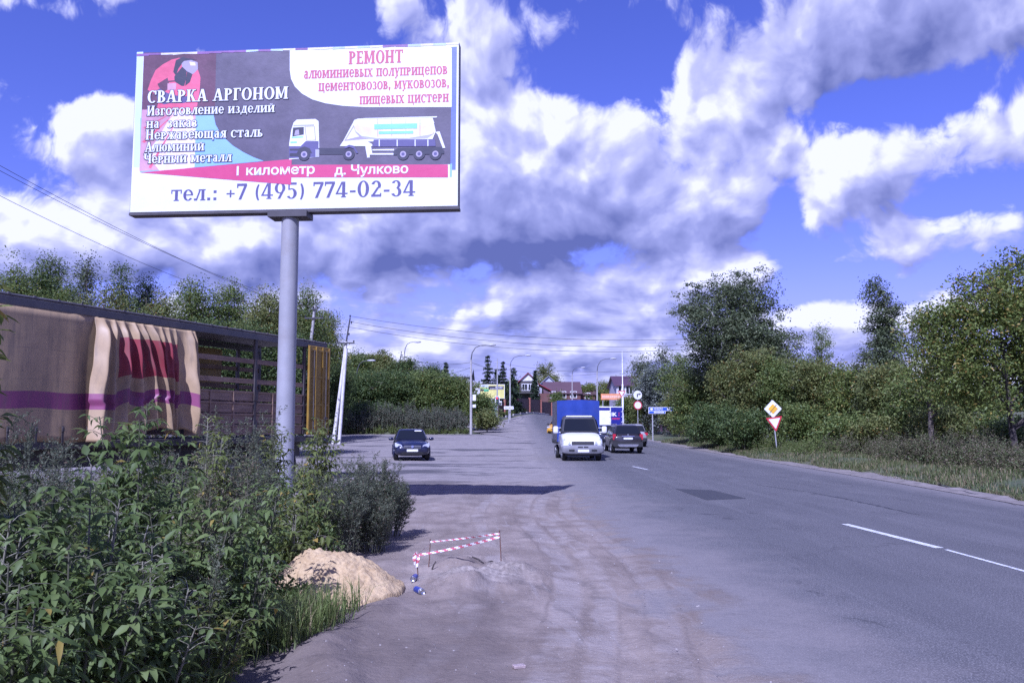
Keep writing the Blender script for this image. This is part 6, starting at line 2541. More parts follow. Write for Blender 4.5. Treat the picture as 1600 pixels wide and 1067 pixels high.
# ---- houses
def roof_mat(name, col, sc=14):
    m, nt, bs = new_mat(name)
    t = nt.node('ShaderNodeTexCoord')
    w = nt.node('ShaderNodeTexWave', wave_type='BANDS', bands_direction='X')
    nt.put(w.inputs['Vector'], t.outputs['Object'])
    w.inputs['Scale'].default_value = 1.1
    n = nt.noise(t.outputs['Object'], .8, 5.0, .6)
    nt.put(bs.inputs['Base Color'], nt.mix(n, tuple(c * .78 for c in col), tuple(c * 1.15 for c in col)))
    b = nt.node('ShaderNodeBump')
    b.inputs['Strength'].default_value = .6
    nt.put(b.inputs['Height'], w.outputs['Fac'])
    nt.put(bs.inputs['Normal'], b.outputs[0])
    bs.inputs['Roughness'].default_value = .45
    return m


def siding(name, col):
    return pmat(name, col, .75, .12, 1.5, dirt=.25)


def gable_house(name, label, x0, x1, y_eave, y_ridge, Y, depth, wallm, roofm, facing='front', wins=(), gable_m=None, over=.35):
    a, c = P(x0, y_eave, Y), P(x1, y_eave, Y)
    cx, w = (a.x + c.x) / 2, c.x - a.x
    zg = T(cx, Y)
    ze, zr = a.z - zg, P(x0, y_ridge, Y + (0 if facing == 'front' else depth / 2)).z - zg
    root = thing(name, (cx, Y, zg), label, 'house', 0)
    mb = MB()
    mb.box(0, depth / 2, ze / 2 - .3, w, depth, ze + .6)
    mb.build('wall', wallm, root)
    mb = MB()
    h = w / 2
    th = .14
    if facing == 'front':
        prof = [(-h - over, ze - over * (zr - ze) / h), (0, zr), (h + over, ze - over * (zr - ze) / h)]
        for i in (0, 1):
            (xa, za), (xb, zb) = prof[i], prof[i + 1]
            mb.add([(xa, -over, za), (xb, -over, zb), (xb, depth + over, zb), (xa, depth + over, za), (xa, -over, za + th), (xb, -over, zb + th), (xb, depth + over, zb + th), (xa, depth + over, za + th)],
                   [(0, 3, 2, 1), (4, 5, 6, 7), (0, 1, 5, 4), (1, 2, 6, 5), (2, 3, 7, 6), (3, 0, 4, 7)])
    else:
        d2 = depth / 2
        for (ya, za, yb, zb) in ((-over, ze - over * (zr - ze) / d2, d2, zr), (d2, zr, depth + over, ze - over * (zr - ze) / d2)):
            mb.add([(-h - over, ya, za), (h + over, ya, za), (h + over, yb, zb), (-h - over, yb, zb), (-h - over, ya, za + th), (h + over, ya, za + th), (h + over, yb, zb + th), (-h - over, yb, zb + th)],
                   [(0, 3, 2, 1), (4, 5, 6, 7), (0, 1, 5, 4), (1, 2, 6, 5), (2, 3, 7, 6), (3, 0, 4, 7)])
    ro = mb.build('roof', roofm, root)
    mb = MB()
    if facing == 'front':
        mb.add([(-h, .0, ze), (h, .0, ze), (0, .0, zr), (-h, .12, ze), (h, .12, ze), (0, .12, zr)], [(0, 1, 2), (3, 5, 4), (0, 2, 5, 3), (1, 4, 5, 2)])
    else:
        for sx in (-1, 1):
            mb.add([(sx * h, 0, ze), (sx * h, depth, ze), (sx * h, depth / 2, zr), (sx * (h - .12), 0, ze), (sx * (h - .12), depth, ze), (sx * (h - .12), depth / 2, zr)],
                   [(0, 1, 2), (3, 5, 4), (0, 2, 5, 3), (1, 4, 5, 2)])
    mb.build('gable', gable_m or wallm, root)
    for (u, z, ww, hh) in wins:
        mb = MB()
        for (dx, dz, sx_, sz_) in ((0, hh / 2, ww + .16, .1), (0, -hh / 2, ww + .16, .1), (-ww / 2, 0, .1, hh - .1), (ww / 2, 0, .1, hh - .1), (0, 0, .06, hh - .1)):
            mb.box((u - .5) * w + dx, -.03, z + dz, sx_, .1, sz_)
        fr = mb.build('window', M_SIGNWHITE, root)
        mb = MB()
        mb.box((u - .5) * w, -.012, z, ww - .08, .03, hh - .08)
        mb.build('pane', M_GLASS, fr)
    return root, w, ze, zr


RED = roof_mat('red_metal_roof', (.24, .020, .035))
BROWN = roof_mat('brown_tile_roof', (.105, .062, .066))
GREYR = roof_mat('grey_metal_roof', (.27, .28, .33))
PURP = roof_mat('purple_brown_roof', (.085, .045, .065))
WHITEW = siding('white_wall', (.62, .61, .60))
DARKW = siding('dark_timber', (.055, .050, .050))
BRICK = siding('red_brick', (.120, .052, .046))
# red-roofed house: white gable over a dark glazed balcony front, lower roof to the right
h1, w1, ze1, zr1 = gable_house('house', 'two storey house with red roof, white gable and dark balcony front behind the brown fence', 812, 838, 595, 583, 158, 9, DARKW, RED, 'front',
                               wins=((.3, 3.2, 1.0, 1.2), (.65, 3.2, .8, 1.2)), gable_m=WHITEW)
mb = MB()
mb.box(0, -.9, ze1 - 2.3, w1 + .2, 1.8, .18)
for i in range(9):
    mb.box(-w1 / 2 + i * w1 / 8, -1.75, ze1 - 1.8, .05, .05, .9)
mb.box(0, -1.75, ze1 - 1.32, w1 + .2, .07, .07)
mb.build('balcony', DARKW, h1)
mb = MB()
for i in range(5):
    mb.box(w1 / 2 + .16 + .02 * i, -.2, ze1 - .4 - i * .55, .28 + .16 * (i % 2), .4, .45, bev=.03)
mb.build('white_corner', WHITEW, h1)
mb = MB()
mb.add([(w1 / 2 - .4, -.2, zr1 - 1.6), (w1 / 2 + 2.8, -.2, ze1 - 1.9), (w1 / 2 + 2.8, 7, ze1 - 1.9), (w1 / 2 - .4, 7, zr1 - 1.6), (w1 / 2 - .4, -.2, zr1 - 1.46), (w1 / 2 + 2.8, -.2, ze1 - 1.76), (w1 / 2 + 2.8, 7, ze1 - 1.76), (w1 / 2 - .4, 7, zr1 - 1.46)],
       [(0, 3, 2, 1), (4, 5, 6, 7), (0, 1, 5, 4), (1, 2, 6, 5), (2, 3, 7, 6), (3, 0, 4, 7)])
mb.build('lower_roof', RED, h1)
mb = MB()
mb.box(w1 / 2 + 1.3, 3.2, (ze1 - 1.9) / 2 - .5, 2.4, 6, ze1 - 1.7)
mb.build('annex_wall', BRICK, h1)
gable_house('house', 'house with grey metal gable roof between the red roof and the long brown roof', 843, 871, 601, 588, 180, 10, siding('grey_wall', (.30, .30, .33)), GREYR, 'front', wins=((.5, 5.2, 1.0, 1.2),), gable_m=siding('pale_blue_gable', (.38, .42, .50)))
gable_house('house', 'long low house with wide brown roof and white eaves behind the fence', 852, 907, 614, 597.5, 168, 10, BRICK, BROWN, 'side', wins=((.2, 3.6, 1.2, 1.2), (.5, 3.6, 1.2, 1.2), (.8, 3.6, 1.2, 1.2)))
gable_house('house', 'small dark brown roofed annex right of the long brown roof', 906, 930, 616, 605, 172, 8, BRICK, BROWN, 'side', wins=((.5, 3.4, 1.0, 1.1),))
gable_house('house', 'tall house with purple-brown roof and pale siding wall left of the right hedge', 963, 1003, 602, 589, 125, 9, siding('pale_siding', (.45, .42, .47)), PURP, 'side', wins=((.2, 5.4, 1.0, 1.3), (.5, 5.4, 1.0, 1.3)))
gable_house('barn', 'building with pale grey roof showing above the far bushes', 588, 626, 578, 569, 125, 9, siding('grey_barn', (.34, .34, .37)), GREYR, 'side', wins=())
gable_house('barn', 'pale far roof just left of the nearest curved street lamp', 700, 734, 588, 577, 135, 10, siding('pale_barn', (.42, .42, .45)), GREYR, 'side', wins=())


def panel_fence(name, label, pa, pb, n, h, boardm, postm, ya, yb):
    root_p = Vector(((pa[0] + pb[0]) / 2, (pa[1] + pb[1]) / 2, 0))
    root_p.z = T(root_p.x, root_p.y)
    root = thing(name, root_p, label, 'fence')
    d = Vector((pb[0] - pa[0], pb[1] - pa[1], 0))
    rz = math.atan2(d.y, d.x)
    for i in range(n):
        q0 = Vector((pa[0], pa[1], 0)) + d * (i / n)
        q1 = Vector((pa[0], pa[1], 0)) + d * ((i + 1) / n)
        m_ = (q0 + q1) / 2
        z = T(m_.x, m_.y)
        mb = MB()
        L = d.length / n
        k = max(4, int(L / .22))
        for j in range(k):
            c = q0.lerp(q1, (j + .5) / k)
            mb.box(c.x - root_p.x, c.y - root_p.y + .01 * (j % 2), z - root_p.z + h / 2 - .1, L / k + .004 * (j % 2), .03, h + .2, rz=rz)
        mb.build('board_panel', boardm, root)
        mb = MB()
        z0 = T(q0.x, q0.y)
        mb.box(q0.x - root_p.x, q0.y - root_p.y - .1, z0 - root_p.z + h / 2, .3, .3, h + .3, rz=rz, bev=.02)
        mb.build('post', postm, root)
    return root


M_FB = pmat('fence_brown', (.050, .026, .028), .6, .15, 2.0, dirt=.2)
M_FP = pmat('fence_post_brick', (.27, .105, .075), .8, .15, 4.0, dirt=.2)
panel_fence('plank_fence', 'dark brown board fence with brick-red posts beyond the junction', (-3.0, 122), (12.5, 158), 8, 2.1, M_FB, M_FP, 0, 0)
panel_fence('plank_fence', 'purple-brown fence under the orange banner right of the blue van', (16.0, 112), (21.0, 114), 3, 2.2, pmat('fence_purple', (.075, .040, .055), .6, .15, 2.0), M_FB, 0, 0)
# pale green gate left of the fence
b = P(770, 650, 116)
rt = thing('garden_gate', (b.x, 116, T(b.x, 116)), 'pale grey-green gate left of the traffic light pole', 'gate')
mb = MB()
mb.box(0, 0, 1.0, 1.3, .05, 1.9)
for i in range(6):
    mb.box(-.55 + i * .22, -.035, 1.0, .05, .02, 1.8)
mb.build('leaf_panel', pmat('gate_green', (.17, .24, .23), .6, .1, 3.0), rt)
mb = MB()
for x in (-.72, .72):
    mb.box(x, 0, 1.05, .12, .12, 2.3)
mb.build('gate_post', M_FB, rt)
# orange banner on posts
Y = 108
a, c = P(939, 624.5, Y), P(970, 615, Y)
zg = T((a.x + c.x) / 2, Y)
rt = thing('banner', ((a.x + c.x) / 2, Y, zg), 'orange advertising banner on posts above the purple-brown fence', 'banner')
mb = MB()
w = c.x - a.x
mb.box(0, 0, (a.z + c.z) / 2 - zg, w, .06, c.z - a.z)
bo = mb.build('banner_panel', pmat('banner_orange', (.62, .25, .10), .5, .15, 2.0), rt)
mb = MB()
for i in range(9):
    mb.box(-w * .40 + i * w * .1, -.04, (a.z + c.z) / 2 - zg, w * .065, .006, (c.z - a.z) * .45)
mb.build('lettering_blur', pmat('banner_pale', (.72, .50, .38), .5), bo)
for x in (-w * .4, w * .4):
    mb = MB()
    mb.tube([(x, .1, -.2), (x, .1, c.z - zg)], .06, 8)
    mb.build('post', M_GALV, rt)
# white board beside the lamp
b = P(745, 650, 100)
zc = P(745, 612, 100).z - T(b.x, 100)
rt = thing('notice_board', (b.x, 100, T(b.x, 100)), 'small white board half hidden between the nearest lamp post and the yellow far billboard', 'board')
mb = MB()
mb.box(0, 0, zc, .75, .05, .85, bev=.02)
mb.build('board_panel', M_SIGNWHITE, rt)
mb = MB()
mb.tube([(0, .08, -.2), (0, .08, zc)], .05, 8)
mb.build('post', M_GALV, rt)


# ------------------------------------------------------------------ near plants
def leaf8(base, d, n, L, Wd, droop):
    """pointed leaves with a folded midrib and a drooping tip: eight points, six faces as triangles"""
    n = unit(n - d * (n * d).sum(1, keepdims=True))
    s = np.cross(d, n)
    L = L[:, None]
    Wd = Wd[:, None]
    dr = droop[:, None]

    def at(t):
        return base + d * L * t - n * L * dr * t * t
    m1, m2, tip = at(.33), at(.68), at(1.0)
    f = n * Wd * .16
    v = np.stack([at(0.0), m1 + s * Wd * .5 + f, m1, m1 - s * Wd * .5 + f, m2 + s * Wd * .36 + f * .8, m2, m2 - s * Wd * .36 + f * .8, tip], 1).reshape(-1, 3)
    tri = np.array([[0, 1, 2], [0, 2, 3], [1, 4, 5], [1, 5, 2], [2, 5, 6], [2, 6, 3], [4, 7, 5], [5, 7, 6]])
    i = np.arange(len(base))[:, None, None] * 8
    return v, (i + tri[None]).reshape(-1, 3)


NEAR_GREEN = leaf_mat('boxelder_leaf', (0.054, 0.088, 0.023), (0.115, 0.168, 0.046), (0.200, 0.262, 0.085), (0.30, 0.24, 0.05), 0.012, .30, .55)
NEAR_LIGHT = leaf_mat('boxelder_young_leaf', (0.075, 0.105, 0.022), (0.140, 0.180, 0.042), (0.220, 0.250, 0.075), (0.36, 0.28, 0.06), 0.03, .32, .55)
WEED_NEAR = leaf_mat('mugwort_near', (0.060, 0.075, 0.040), (0.110, 0.130, 0.075), (0.190, 0.205, 0.135), (0.20, 0.15, 0.10), 0.06, .25)
STEM = pmat('young_stem', (0.085, 0.085, 0.050), .7, .3, 12.0)
STEM_PALE = pmat('pale_stem', (0.22, 0.21, 0.15), .7, .3, 12.0)


def sapling(tx, ty, Y, rad, label, stems=8, mat=None, leafL=.095, name='sapling', light=.0, low=.15, arch=.55, five=.6):
    SEED[0] += 1
    r = np.random.default_rng(SEED[0])
    t = P(tx, ty, Y)
    h = t.z
    root = thing(name, (t.x, Y, 0), label, 'sapling', 0, 'leafy roadside saplings')
    mb = MB()
    B, D, N, LL, WW, DR = [], [], [], [], [], []
    for i in range(stems):
        a = r.random() * 6.28
        q = rad * math.sqrt(r.random()) if i else rad * .1
        hh = h * (1.0 if i == 0 else r.uniform(.55, .97))
        b = Vector((math.cos(a) * q * .25, math.sin(a) * q * .25, -.05))
        e = Vector((math.cos(a) * q, math.sin(a) * q, hh))
        m = b.lerp(e, .5) + Vector((0, 0, .12 * hh * arch))
        pts = []
        for k in range(9):
            s = k / 8
            pts.append(b * (1 - s) ** 2 + m * 2 * s * (1 - s) + e * s * s)
        mb.tube(pts, [.011 * (1 - .8 * k / 8) + .0015 for k in range(9)], 5, cap=False)
        nn = max(4, int(hh / .050))
        ph = r.random() * 6.28
        for k in range(nn):
            s = low + (1 - low) * (k + .5) / nn
            f = s * 8
            j = min(7, int(f))
            p0 = pts[j].lerp(pts[j + 1], f - j)
            ph += 1.57
            for sg in (0, math.pi):
                if r.random() < .12:
                    continue
                aa = ph + sg + r.normal() * .35
                el = r.uniform(.1, .75)
                out = Vector((math.cos(aa) * math.cos(el), math.sin(aa) * math.cos(el), math.sin(el)))
                pl = r.uniform(.10, .20) * (1.1 - .4 * s)
                pe = p0 + out * pl - Vector((0, 0, pl * .15))
                mb.tube([p0, p0.lerp(pe, .5) + Vector((0, 0, .012)), pe], [.0028, .0022, .0016], 3, cap=False)
                nl = 5 if r.random() < five else 3
                sz = leafL * .92 * r.uniform(.6, 1.3) * (1.12 - .30 * s)
                side = out.cross(Vector((0, 0, 1))).normalized()
                for q_ in range(nl):
                    if q_ == 0:
                        dd, bb = out + Vector((0, 0, -.35)), pe
                    else:
                        sgn = 1 if q_ % 2 else -1
                        back = (0.02 if q_ < 3 else .55)
                        dd = side * sgn * .9 + out * (.55 if q_ < 3 else .25) + Vector((0, 0, -.40))
                        bb = pe - (pe - p0) * back * .8
                    dd = dd + Vector(r.normal(size=3) * .18)
                    B.append(bb[:])
                    D.append(dd.normalized()[:])
                    nv = Vector((0, 0, 1)) + out * .35 + Vector(r.normal(size=3) * .3)
                    N.append(nv[:])
                    l_ = sz * (1.15 if q_ == 0 else r.uniform(.75, 1.0))
                    LL.append(l_)
                    WW.append(l_ * r.uniform(.32, .50))
                    DR.append(r.uniform(.1, .8))
    v, f = leaf8(np.array(B), np.array(D), np.array(N), np.array(LL), np.array(WW), np.array(DR))
    np_object('leaves', v, f, mat or NEAR_GREEN, root, smooth=False)
    mb.build('stems', STEM if r.random() < .8 else STEM_PALE, root)
    return root


def weed_arrays(r, x, y, z, h, stems, rad, leafL, dens=1.0, mbs=None):
    """mugwort-like plants: upright stems with narrow leaves and feathery tops"""
    B, D, N, LL, WW = [], [], [], [], []
    for i in range(stems):
        a = r.random() * 6.28
        q = rad * math.sqrt(r.random())
        hh = h * r.uniform(.55, 1.05)
        b = np.array([x + math.cos(a) * q * .5, y + math.sin(a) * q * .5, z - .03])
        e = np.array([x + math.cos(a) * q + r.normal() * .05, y + math.sin(a) * q, z + hh])
        if mbs is not None:
            mbs.tube([b, (b + e) / 2 + np.array([0, 0, .03]), e], [.0055, .004, .0015], 4, cap=False)
        m = int(hh * 62 * dens)
        s = .12 + .88 * r.random(m) ** .8
        p = b + (e - b) * s[:, None]
        d = unit(r.normal(size=(m, 3)) * np.array([1, 1, .45]) + np.array([0, 0, .55]))
        p = p + d * (.045 * (1.2 - s) + .01)[:, None] * r.random((m, 1))
        B.append(p)
        D.append(d)
        N.append(unit(r.normal(size=(m, 3)) + np.array([0, 0, .8])))
        l_ = leafL * (1.25 - .8 * s) * (.6 + .8 * r.random(m))
        LL.append(l_)
        WW.append(l_ * (.20 + .12 * r.random(m)))
        # side sprays
        for k in range(int(5 * dens) + 1):
            s0 = r.uniform(.45, .95)
            p0 = b + (e - b) * s0
            dd = unit(np.array([[math.cos(k * 2.4 + a), math.sin(k * 2.4 + a), .9]]))[0]
            ln = (.26 * (1.1 - s0) + .05) * h
            m2 = int(16 * dens) + 3
            ss = r.random(m2)
            pp_ = p0 + dd * (ln * ss)[:, None] + r.normal(size=(m2, 3)) * .008
            d2 = unit(r.normal(size=(m2, 3)) * .8 + dd * 1.1)
            B.append(pp_)
            D.append(d2)
            N.append(unit(r.normal(size=(m2, 3)) + np.array([0, 0, .5])))
            l2 = leafL * .42 * (.5 + r.random(m2))
            LL.append(l2)
            WW.append(l2 * .38)
    return map(np.concatenate, (B, D, N, LL, WW))


def mugwort(tx, ty, Y, rad, stems, label, mat=None, leafL=.055):
    SEED[0] += 1
    r = np.random.default_rng(SEED[0])
    t = P(tx, ty, Y)
    root = thing('mugwort_plant', (t.x, Y, 0), label, 'weed', 0, 'grey-green mugwort clumps')
    mb = MB()
    B, D, N, L, W_ = weed_arrays(r, 0, 0, 0, t.z, stems, rad, leafL, 2.0, mb)
    v, f = leaf_quads(B + D * L[:, None] * .5, D, unit(N - D * (N * D).sum(1, keepdims=True)), L, W_, .15)
    np_object('leaves', v, f, mat or WEED_NEAR, root)
    mb.build('stems', STEM, root)


sap = [
    (228, 630, 6.6, .42, 'tallest leafy sapling in the near thicket, in front of the pulled back curtain', 10, None, .105),
    (150, 725, 5.3, .48, 'dense green sapling left of the tallest one, in front of the trailer curtain', 11, None, .10),
    (58, 752, 4.5, .46, 'big drooping sapling at the lower left, below the flat tan curtain', 13, None, .10),
    (-40, 765, 4.2, .40, 'sapling half cut off by the left picture edge, at bonnet height', 11, None, .10),
    (322, 652, 8.8, .30, 'yellow-green sapling in front of the open wooden trailer side', 7, NEAR_LIGHT, .085),
    (290, 735, 6.2, .45, 'dark green sapling right below the tallest sapling', 11, None, .10),
    (392, 742, 7.4, .42, 'green sapling in the middle of the thicket, below the billboard pole', 10, None, .09),
    (432, 662, 11.2, .34, 'yellowish sapling directly in front of the billboard pole foot', 8, NEAR_LIGHT, .085),
    (500, 655, 12.2, .42, 'drooping yellow-green sapling just right of the billboard pole', 9, NEAR_LIGHT, .09),
    (478, 735, 10.4, .38, 'sapling with hanging yellowing leaves right of the pole, above the sand', 9, NEAR_LIGHT, .09),
    (455, 790, 8.9, .30, 'broad leaved sapling directly behind the sand pile', 7, NEAR_LIGHT, .12),
    (368, 830, 6.3, .36, 'small bright sapling left of the sand pile', 9, None, .085),
    (245, 850, 5.0, .42, 'low green sapling in the centre of the lower left corner', 11, None, .095),
    (120, 850, 4.2, .40, 'low sapling with large drooping leaves near the bottom left', 11, None, .10),
    (20, 880, 3.7, .38, 'lowest left sapling touching the bottom left corner', 10, None, .10),
    (330, 925, 5.5, .26, 'small yellowish sapling above the grass tuft', 7, NEAR_LIGHT, .07),
    (-48, 420, 4.3, .20, 'tall maple shoot whose leaves reach in at the left picture edge above the trailer', 6, NEAR_LIGHT, .12),
]
for (tx, ty, Y_, rd, lb, stn, mt, lL) in sap:
    sapling(tx, ty, Y_, rd, lb, stn, mt, lL)
mug = [
    (40, 655, 7.6, .30, 16, 'grey flowering mugwort at the left edge in front of the trailer buckles', None),
    (105, 690, 7.2, .25, 14, 'small grey mugwort between the two left saplings', None),
    (372, 640, 10.4, .42, 22, 'tall grey mugwort in front of the trailer boards, left of the pole', None),
    (395, 690, 9.2, .35, 18, 'mugwort right of the yellow-green sapling', None),
    (345, 700, 8.0, .3, 16, 'brownish mugwort behind the tallest sapling', WEED_BROWN),
    (590, 712, 12.6, .42, 34, 'big grey-green mugwort clump at the right end of the thicket, facing the lot', None),
    (556, 720, 11.6, .40, 30, 'mugwort clump between the pole and the right end of the thicket', None),
    (607, 750, 13.2, .36, 26, 'low mugwort at the edge of the lot, behind the big clump', None),
    (530, 745, 10.8, .36, 24, 'mugwort clump right behind the top of the sand pile', None),
    (585, 778, 11.4, .30, 24, 'low green mugwort between sand pile and lot', None),
    (300, 838, 5.9, .24, 14, 'pale silvery mugwort low in the thicket', None),
]
for (tx, ty, Y_, rd, stn, lb, mt) in mug:
    mugwort(tx, ty, Y_, rd, stn, lb, mt)


def clear_of_sand(x, y):
    return ((x + 1.75) / .95) ** 2 + ((y - 8.6) / .85) ** 2 > 1.0


def undergrowth():
    """tangle of low leaves and weeds filling the thicket"""
    r = np.random.default_rng(31)
    B, D, N, L, W_ = [], [], [], [], []
    n = 0
    while n < 800:
        y = r.uniform(3.4, 14.6)
        x = r.uniform(-7.5 - .25 * y, -1.75)
        lim = -1.95 - .10 * math.sin(y * 3) - (.55 if y < 5.6 else 0)
        if x > lim or not clear_of_sand(x, y):
            continue
        h = r.uniform(.35, .8) * (1 if y < 9 else 1.15)
        if y > 12.0:
            h *= 1.25
        b, d, nn, l, w = weed_arrays(r, x, y, 0, h, 3, .16, .075, .42)
        B.append(b); D.append(d); N.append(nn); L.append(l); W_.append(w * 1.5)
        n += 1
    B, D, N, L, W_ = map(np.concatenate, (B, D, N, L, W_))
    v, f = leaf8(B, D, N, L * 1.1, W_ * 1.1, np.full(len(B), .25))
    o = np_object('undergrowth', v, f, NEAR_GREEN)
    tag(o, 'tangled low undergrowth filling the thicket at the left', 'undergrowth', kind='stuff')


undergrowth()


def blades(name, label, pts, h, w, mat, r, lean=.5):
    n = len(pts)
    a = r.random(n) * 6.28
    hh = h * (.4 + .8 * r.random(n))
    dx = np.stack([np.cos(a), np.sin(a), np.zeros(n)], 1)
    side = np.stack([-np.sin(a), np.cos(a), np.zeros(n)], 1)
    ln = (lean * r.random(n))[:, None]
    ww = (w * (.6 + .8 * r.random(n)))[:, None]
    H = hh[:, None]
    up = np.array([[0, 0, 1.0]])
    p1 = pts + up * H * .55 + dx * H * ln * .3
    p2 = pts + up * H * (1 - ln * .35) + dx * H * ln
    v = np.stack([pts - side * ww / 2, pts + side * ww / 2, p1 + side * ww * .4, p1 - side * ww * .4, p2], 1).reshape(-1, 3)
    i = np.arange(n)[:, None] * 5
    f = np.concatenate([i + [[0, 1, 2]], i + [[0, 2, 3]], i + [[3, 2, 4]]], 0)
    o = np_object(name, v, f, mat)
    return tag(o, label, 'grass', kind='stuff')


r_ = np.random.default_rng(41)
GRASS_DRY = leaf_mat('verge_grass_blade', (0.060, 0.082, 0.026), (0.115, 0.146, 0.048), (0.190, 0.212, 0.085), (0.30, 0.25, 0.14), 0.25, .3)
# grass tuft below the thicket
n = 42000
y = r_.uniform(4.6, 8.0, n)
x = r_.uniform(-3.4, -1.15, n)
edge = -1.42 - .12 * np.sin(y * 2.3) - .12 * (8.0 - y) * (y < 6.4) + .10 * fbm(x, y, 2.0, 3)
dens = np.clip((edge - x) / .35, 0, 1) * (.35 + 1.1 * (fbm(x, y, 1.6, 3) + .45))
ok = (r_.random(n) < dens) & (((x + 1.75) / .85) ** 2 + ((y - 8.6) / .75) ** 2 > 1.0)
x, y = x[ok], y[ok]
blades('grass_tuft', 'long green grass beside the sand pile at the foot of the thicket', np.stack([x, y, shoulder_z(x, y) - .01], 1), .34, .0075, GRASS_GREEN, r_, 1.0)
# grass on the right verge
n = 120000
y = 12 + 64 * r_.random(n) ** 1.25
x = road_right(y) + 0.8 + 5.5 * r_.random(n) ** 1.6 + .3 * np.sin(y * .9)
dn = np.clip(.35 + 1.2 * fbm(x, y, .5, 3) + .25, .05, 1)
ok = r_.random(n) < dn
x, y = x[ok], y[ok]
blades('verge_grass', 'green and straw coloured grass along the right verge', np.stack([x, y, base_z(x, y) - .02], 1), .21, .020, GRASS_DRY, r_, 1.1)


def weed_mass(name, label, spots, mat, h, leafL, stems, rad, dens, r, wmul=1.0):
    B, D, N, L, W_ = [], [], [], [], []
    for (x, y) in spots:
        b, d, nn, l, w = weed_arrays(r, x, y, float(base_z(np.array(x), np.array(y))), h * r.uniform(.5, 1.15) * (.72 + 1.1 * (float(fbm(np.array(x), np.array(y), .22, 3)) + .35)), stems, rad, leafL, dens)
        B.append(b); D.append(d); N.append(nn); L.append(l); W_.append(w * wmul)
    B, D, N, L, W_ = map(np.concatenate, (B, D, N, L, W_))
    v, f = leaf_quads(B, D, unit(N - D * (N * D).sum(1, keepdims=True)), L, W_, .15)
    return tag(np_object(name, v, f, mat), label, 'weeds', kind='stuff')


sp = []
for _ in range(430):
    y = r_.uniform(23, 46)
    x = float(road_right(y)) + 2.6 + 4.8 * r_.random() + .05 * (y - 23)
    sp.append((x, y))
weed_mass('brown_weeds', 'dry brown weeds between the right verge grass and the bushes', sp, WEED_BROWN, .95, .09, 7, .35, .5, r_, 1.5)
sp = [(float(road_right(y)) + 1.8 + 2.5 * r_.random(), y) for y in r_.uniform(40, 62, 120)]
weed_mass('verge_weeds', 'green weeds at the foot of the right hedge', sp, GRASS_GREEN, .7, .09, 7, .35, .5, r_, 1.6)
sp = []
for _ in range(620):
    x = r_.uniform(-24, -4.3)
    y = 76.0 + 4.5 * r_.random() ** 1.3 + .3 * math.sin(x)
    sp.append((x, y))
weed_mass('grey_weeds', 'tall grey weeds in front of the bushes on the far side of the lot', sp, WEED_GREY, 1.75, .17, 7, .5, .5, r_, 1.5)
sp = [(r_.uniform(-20, -4.0), 75.6 + .8 * r_.random()) for _ in range(160)]
weed_mass('far_verge_grass', 'short grass along the far edge of the lot', sp, GRASS_GREEN, .55, .14, 6, .4, .5, r_, 1.6)
sp = [(-3.4 + (t_ * 12) + r_.uniform(-1.4, .0), 113 + t_ * 40 + r_.uniform(.5, 6)) for t_ in r_.random(240)]
weed_mass('kerb_grass', 'green grass between the far kerb and the brown fence', sp, GRASS_GREEN, .6, .25, 6, .6, .4, r_, 1.6)
# weeds in front of and under the trailer
sp = []
for _ in range(170):
    s_ = r_.uniform(-3, 9.5)
    q_ = r_.uniform(.3, 1.6)
    p_ = Vector((-9.8, 16.3, 0)) + Vector((.363, .932, 0)) * s_ + Vector((.932, -.363, 0)) * q_
    sp.append((p_.x, p_.y))
weed_mass('trailer_weeds', 'grey weeds growing along the side of the trailer', sp, WEED_GREY, 1.15, .07, 6, .35, .6, r_, 1.4)


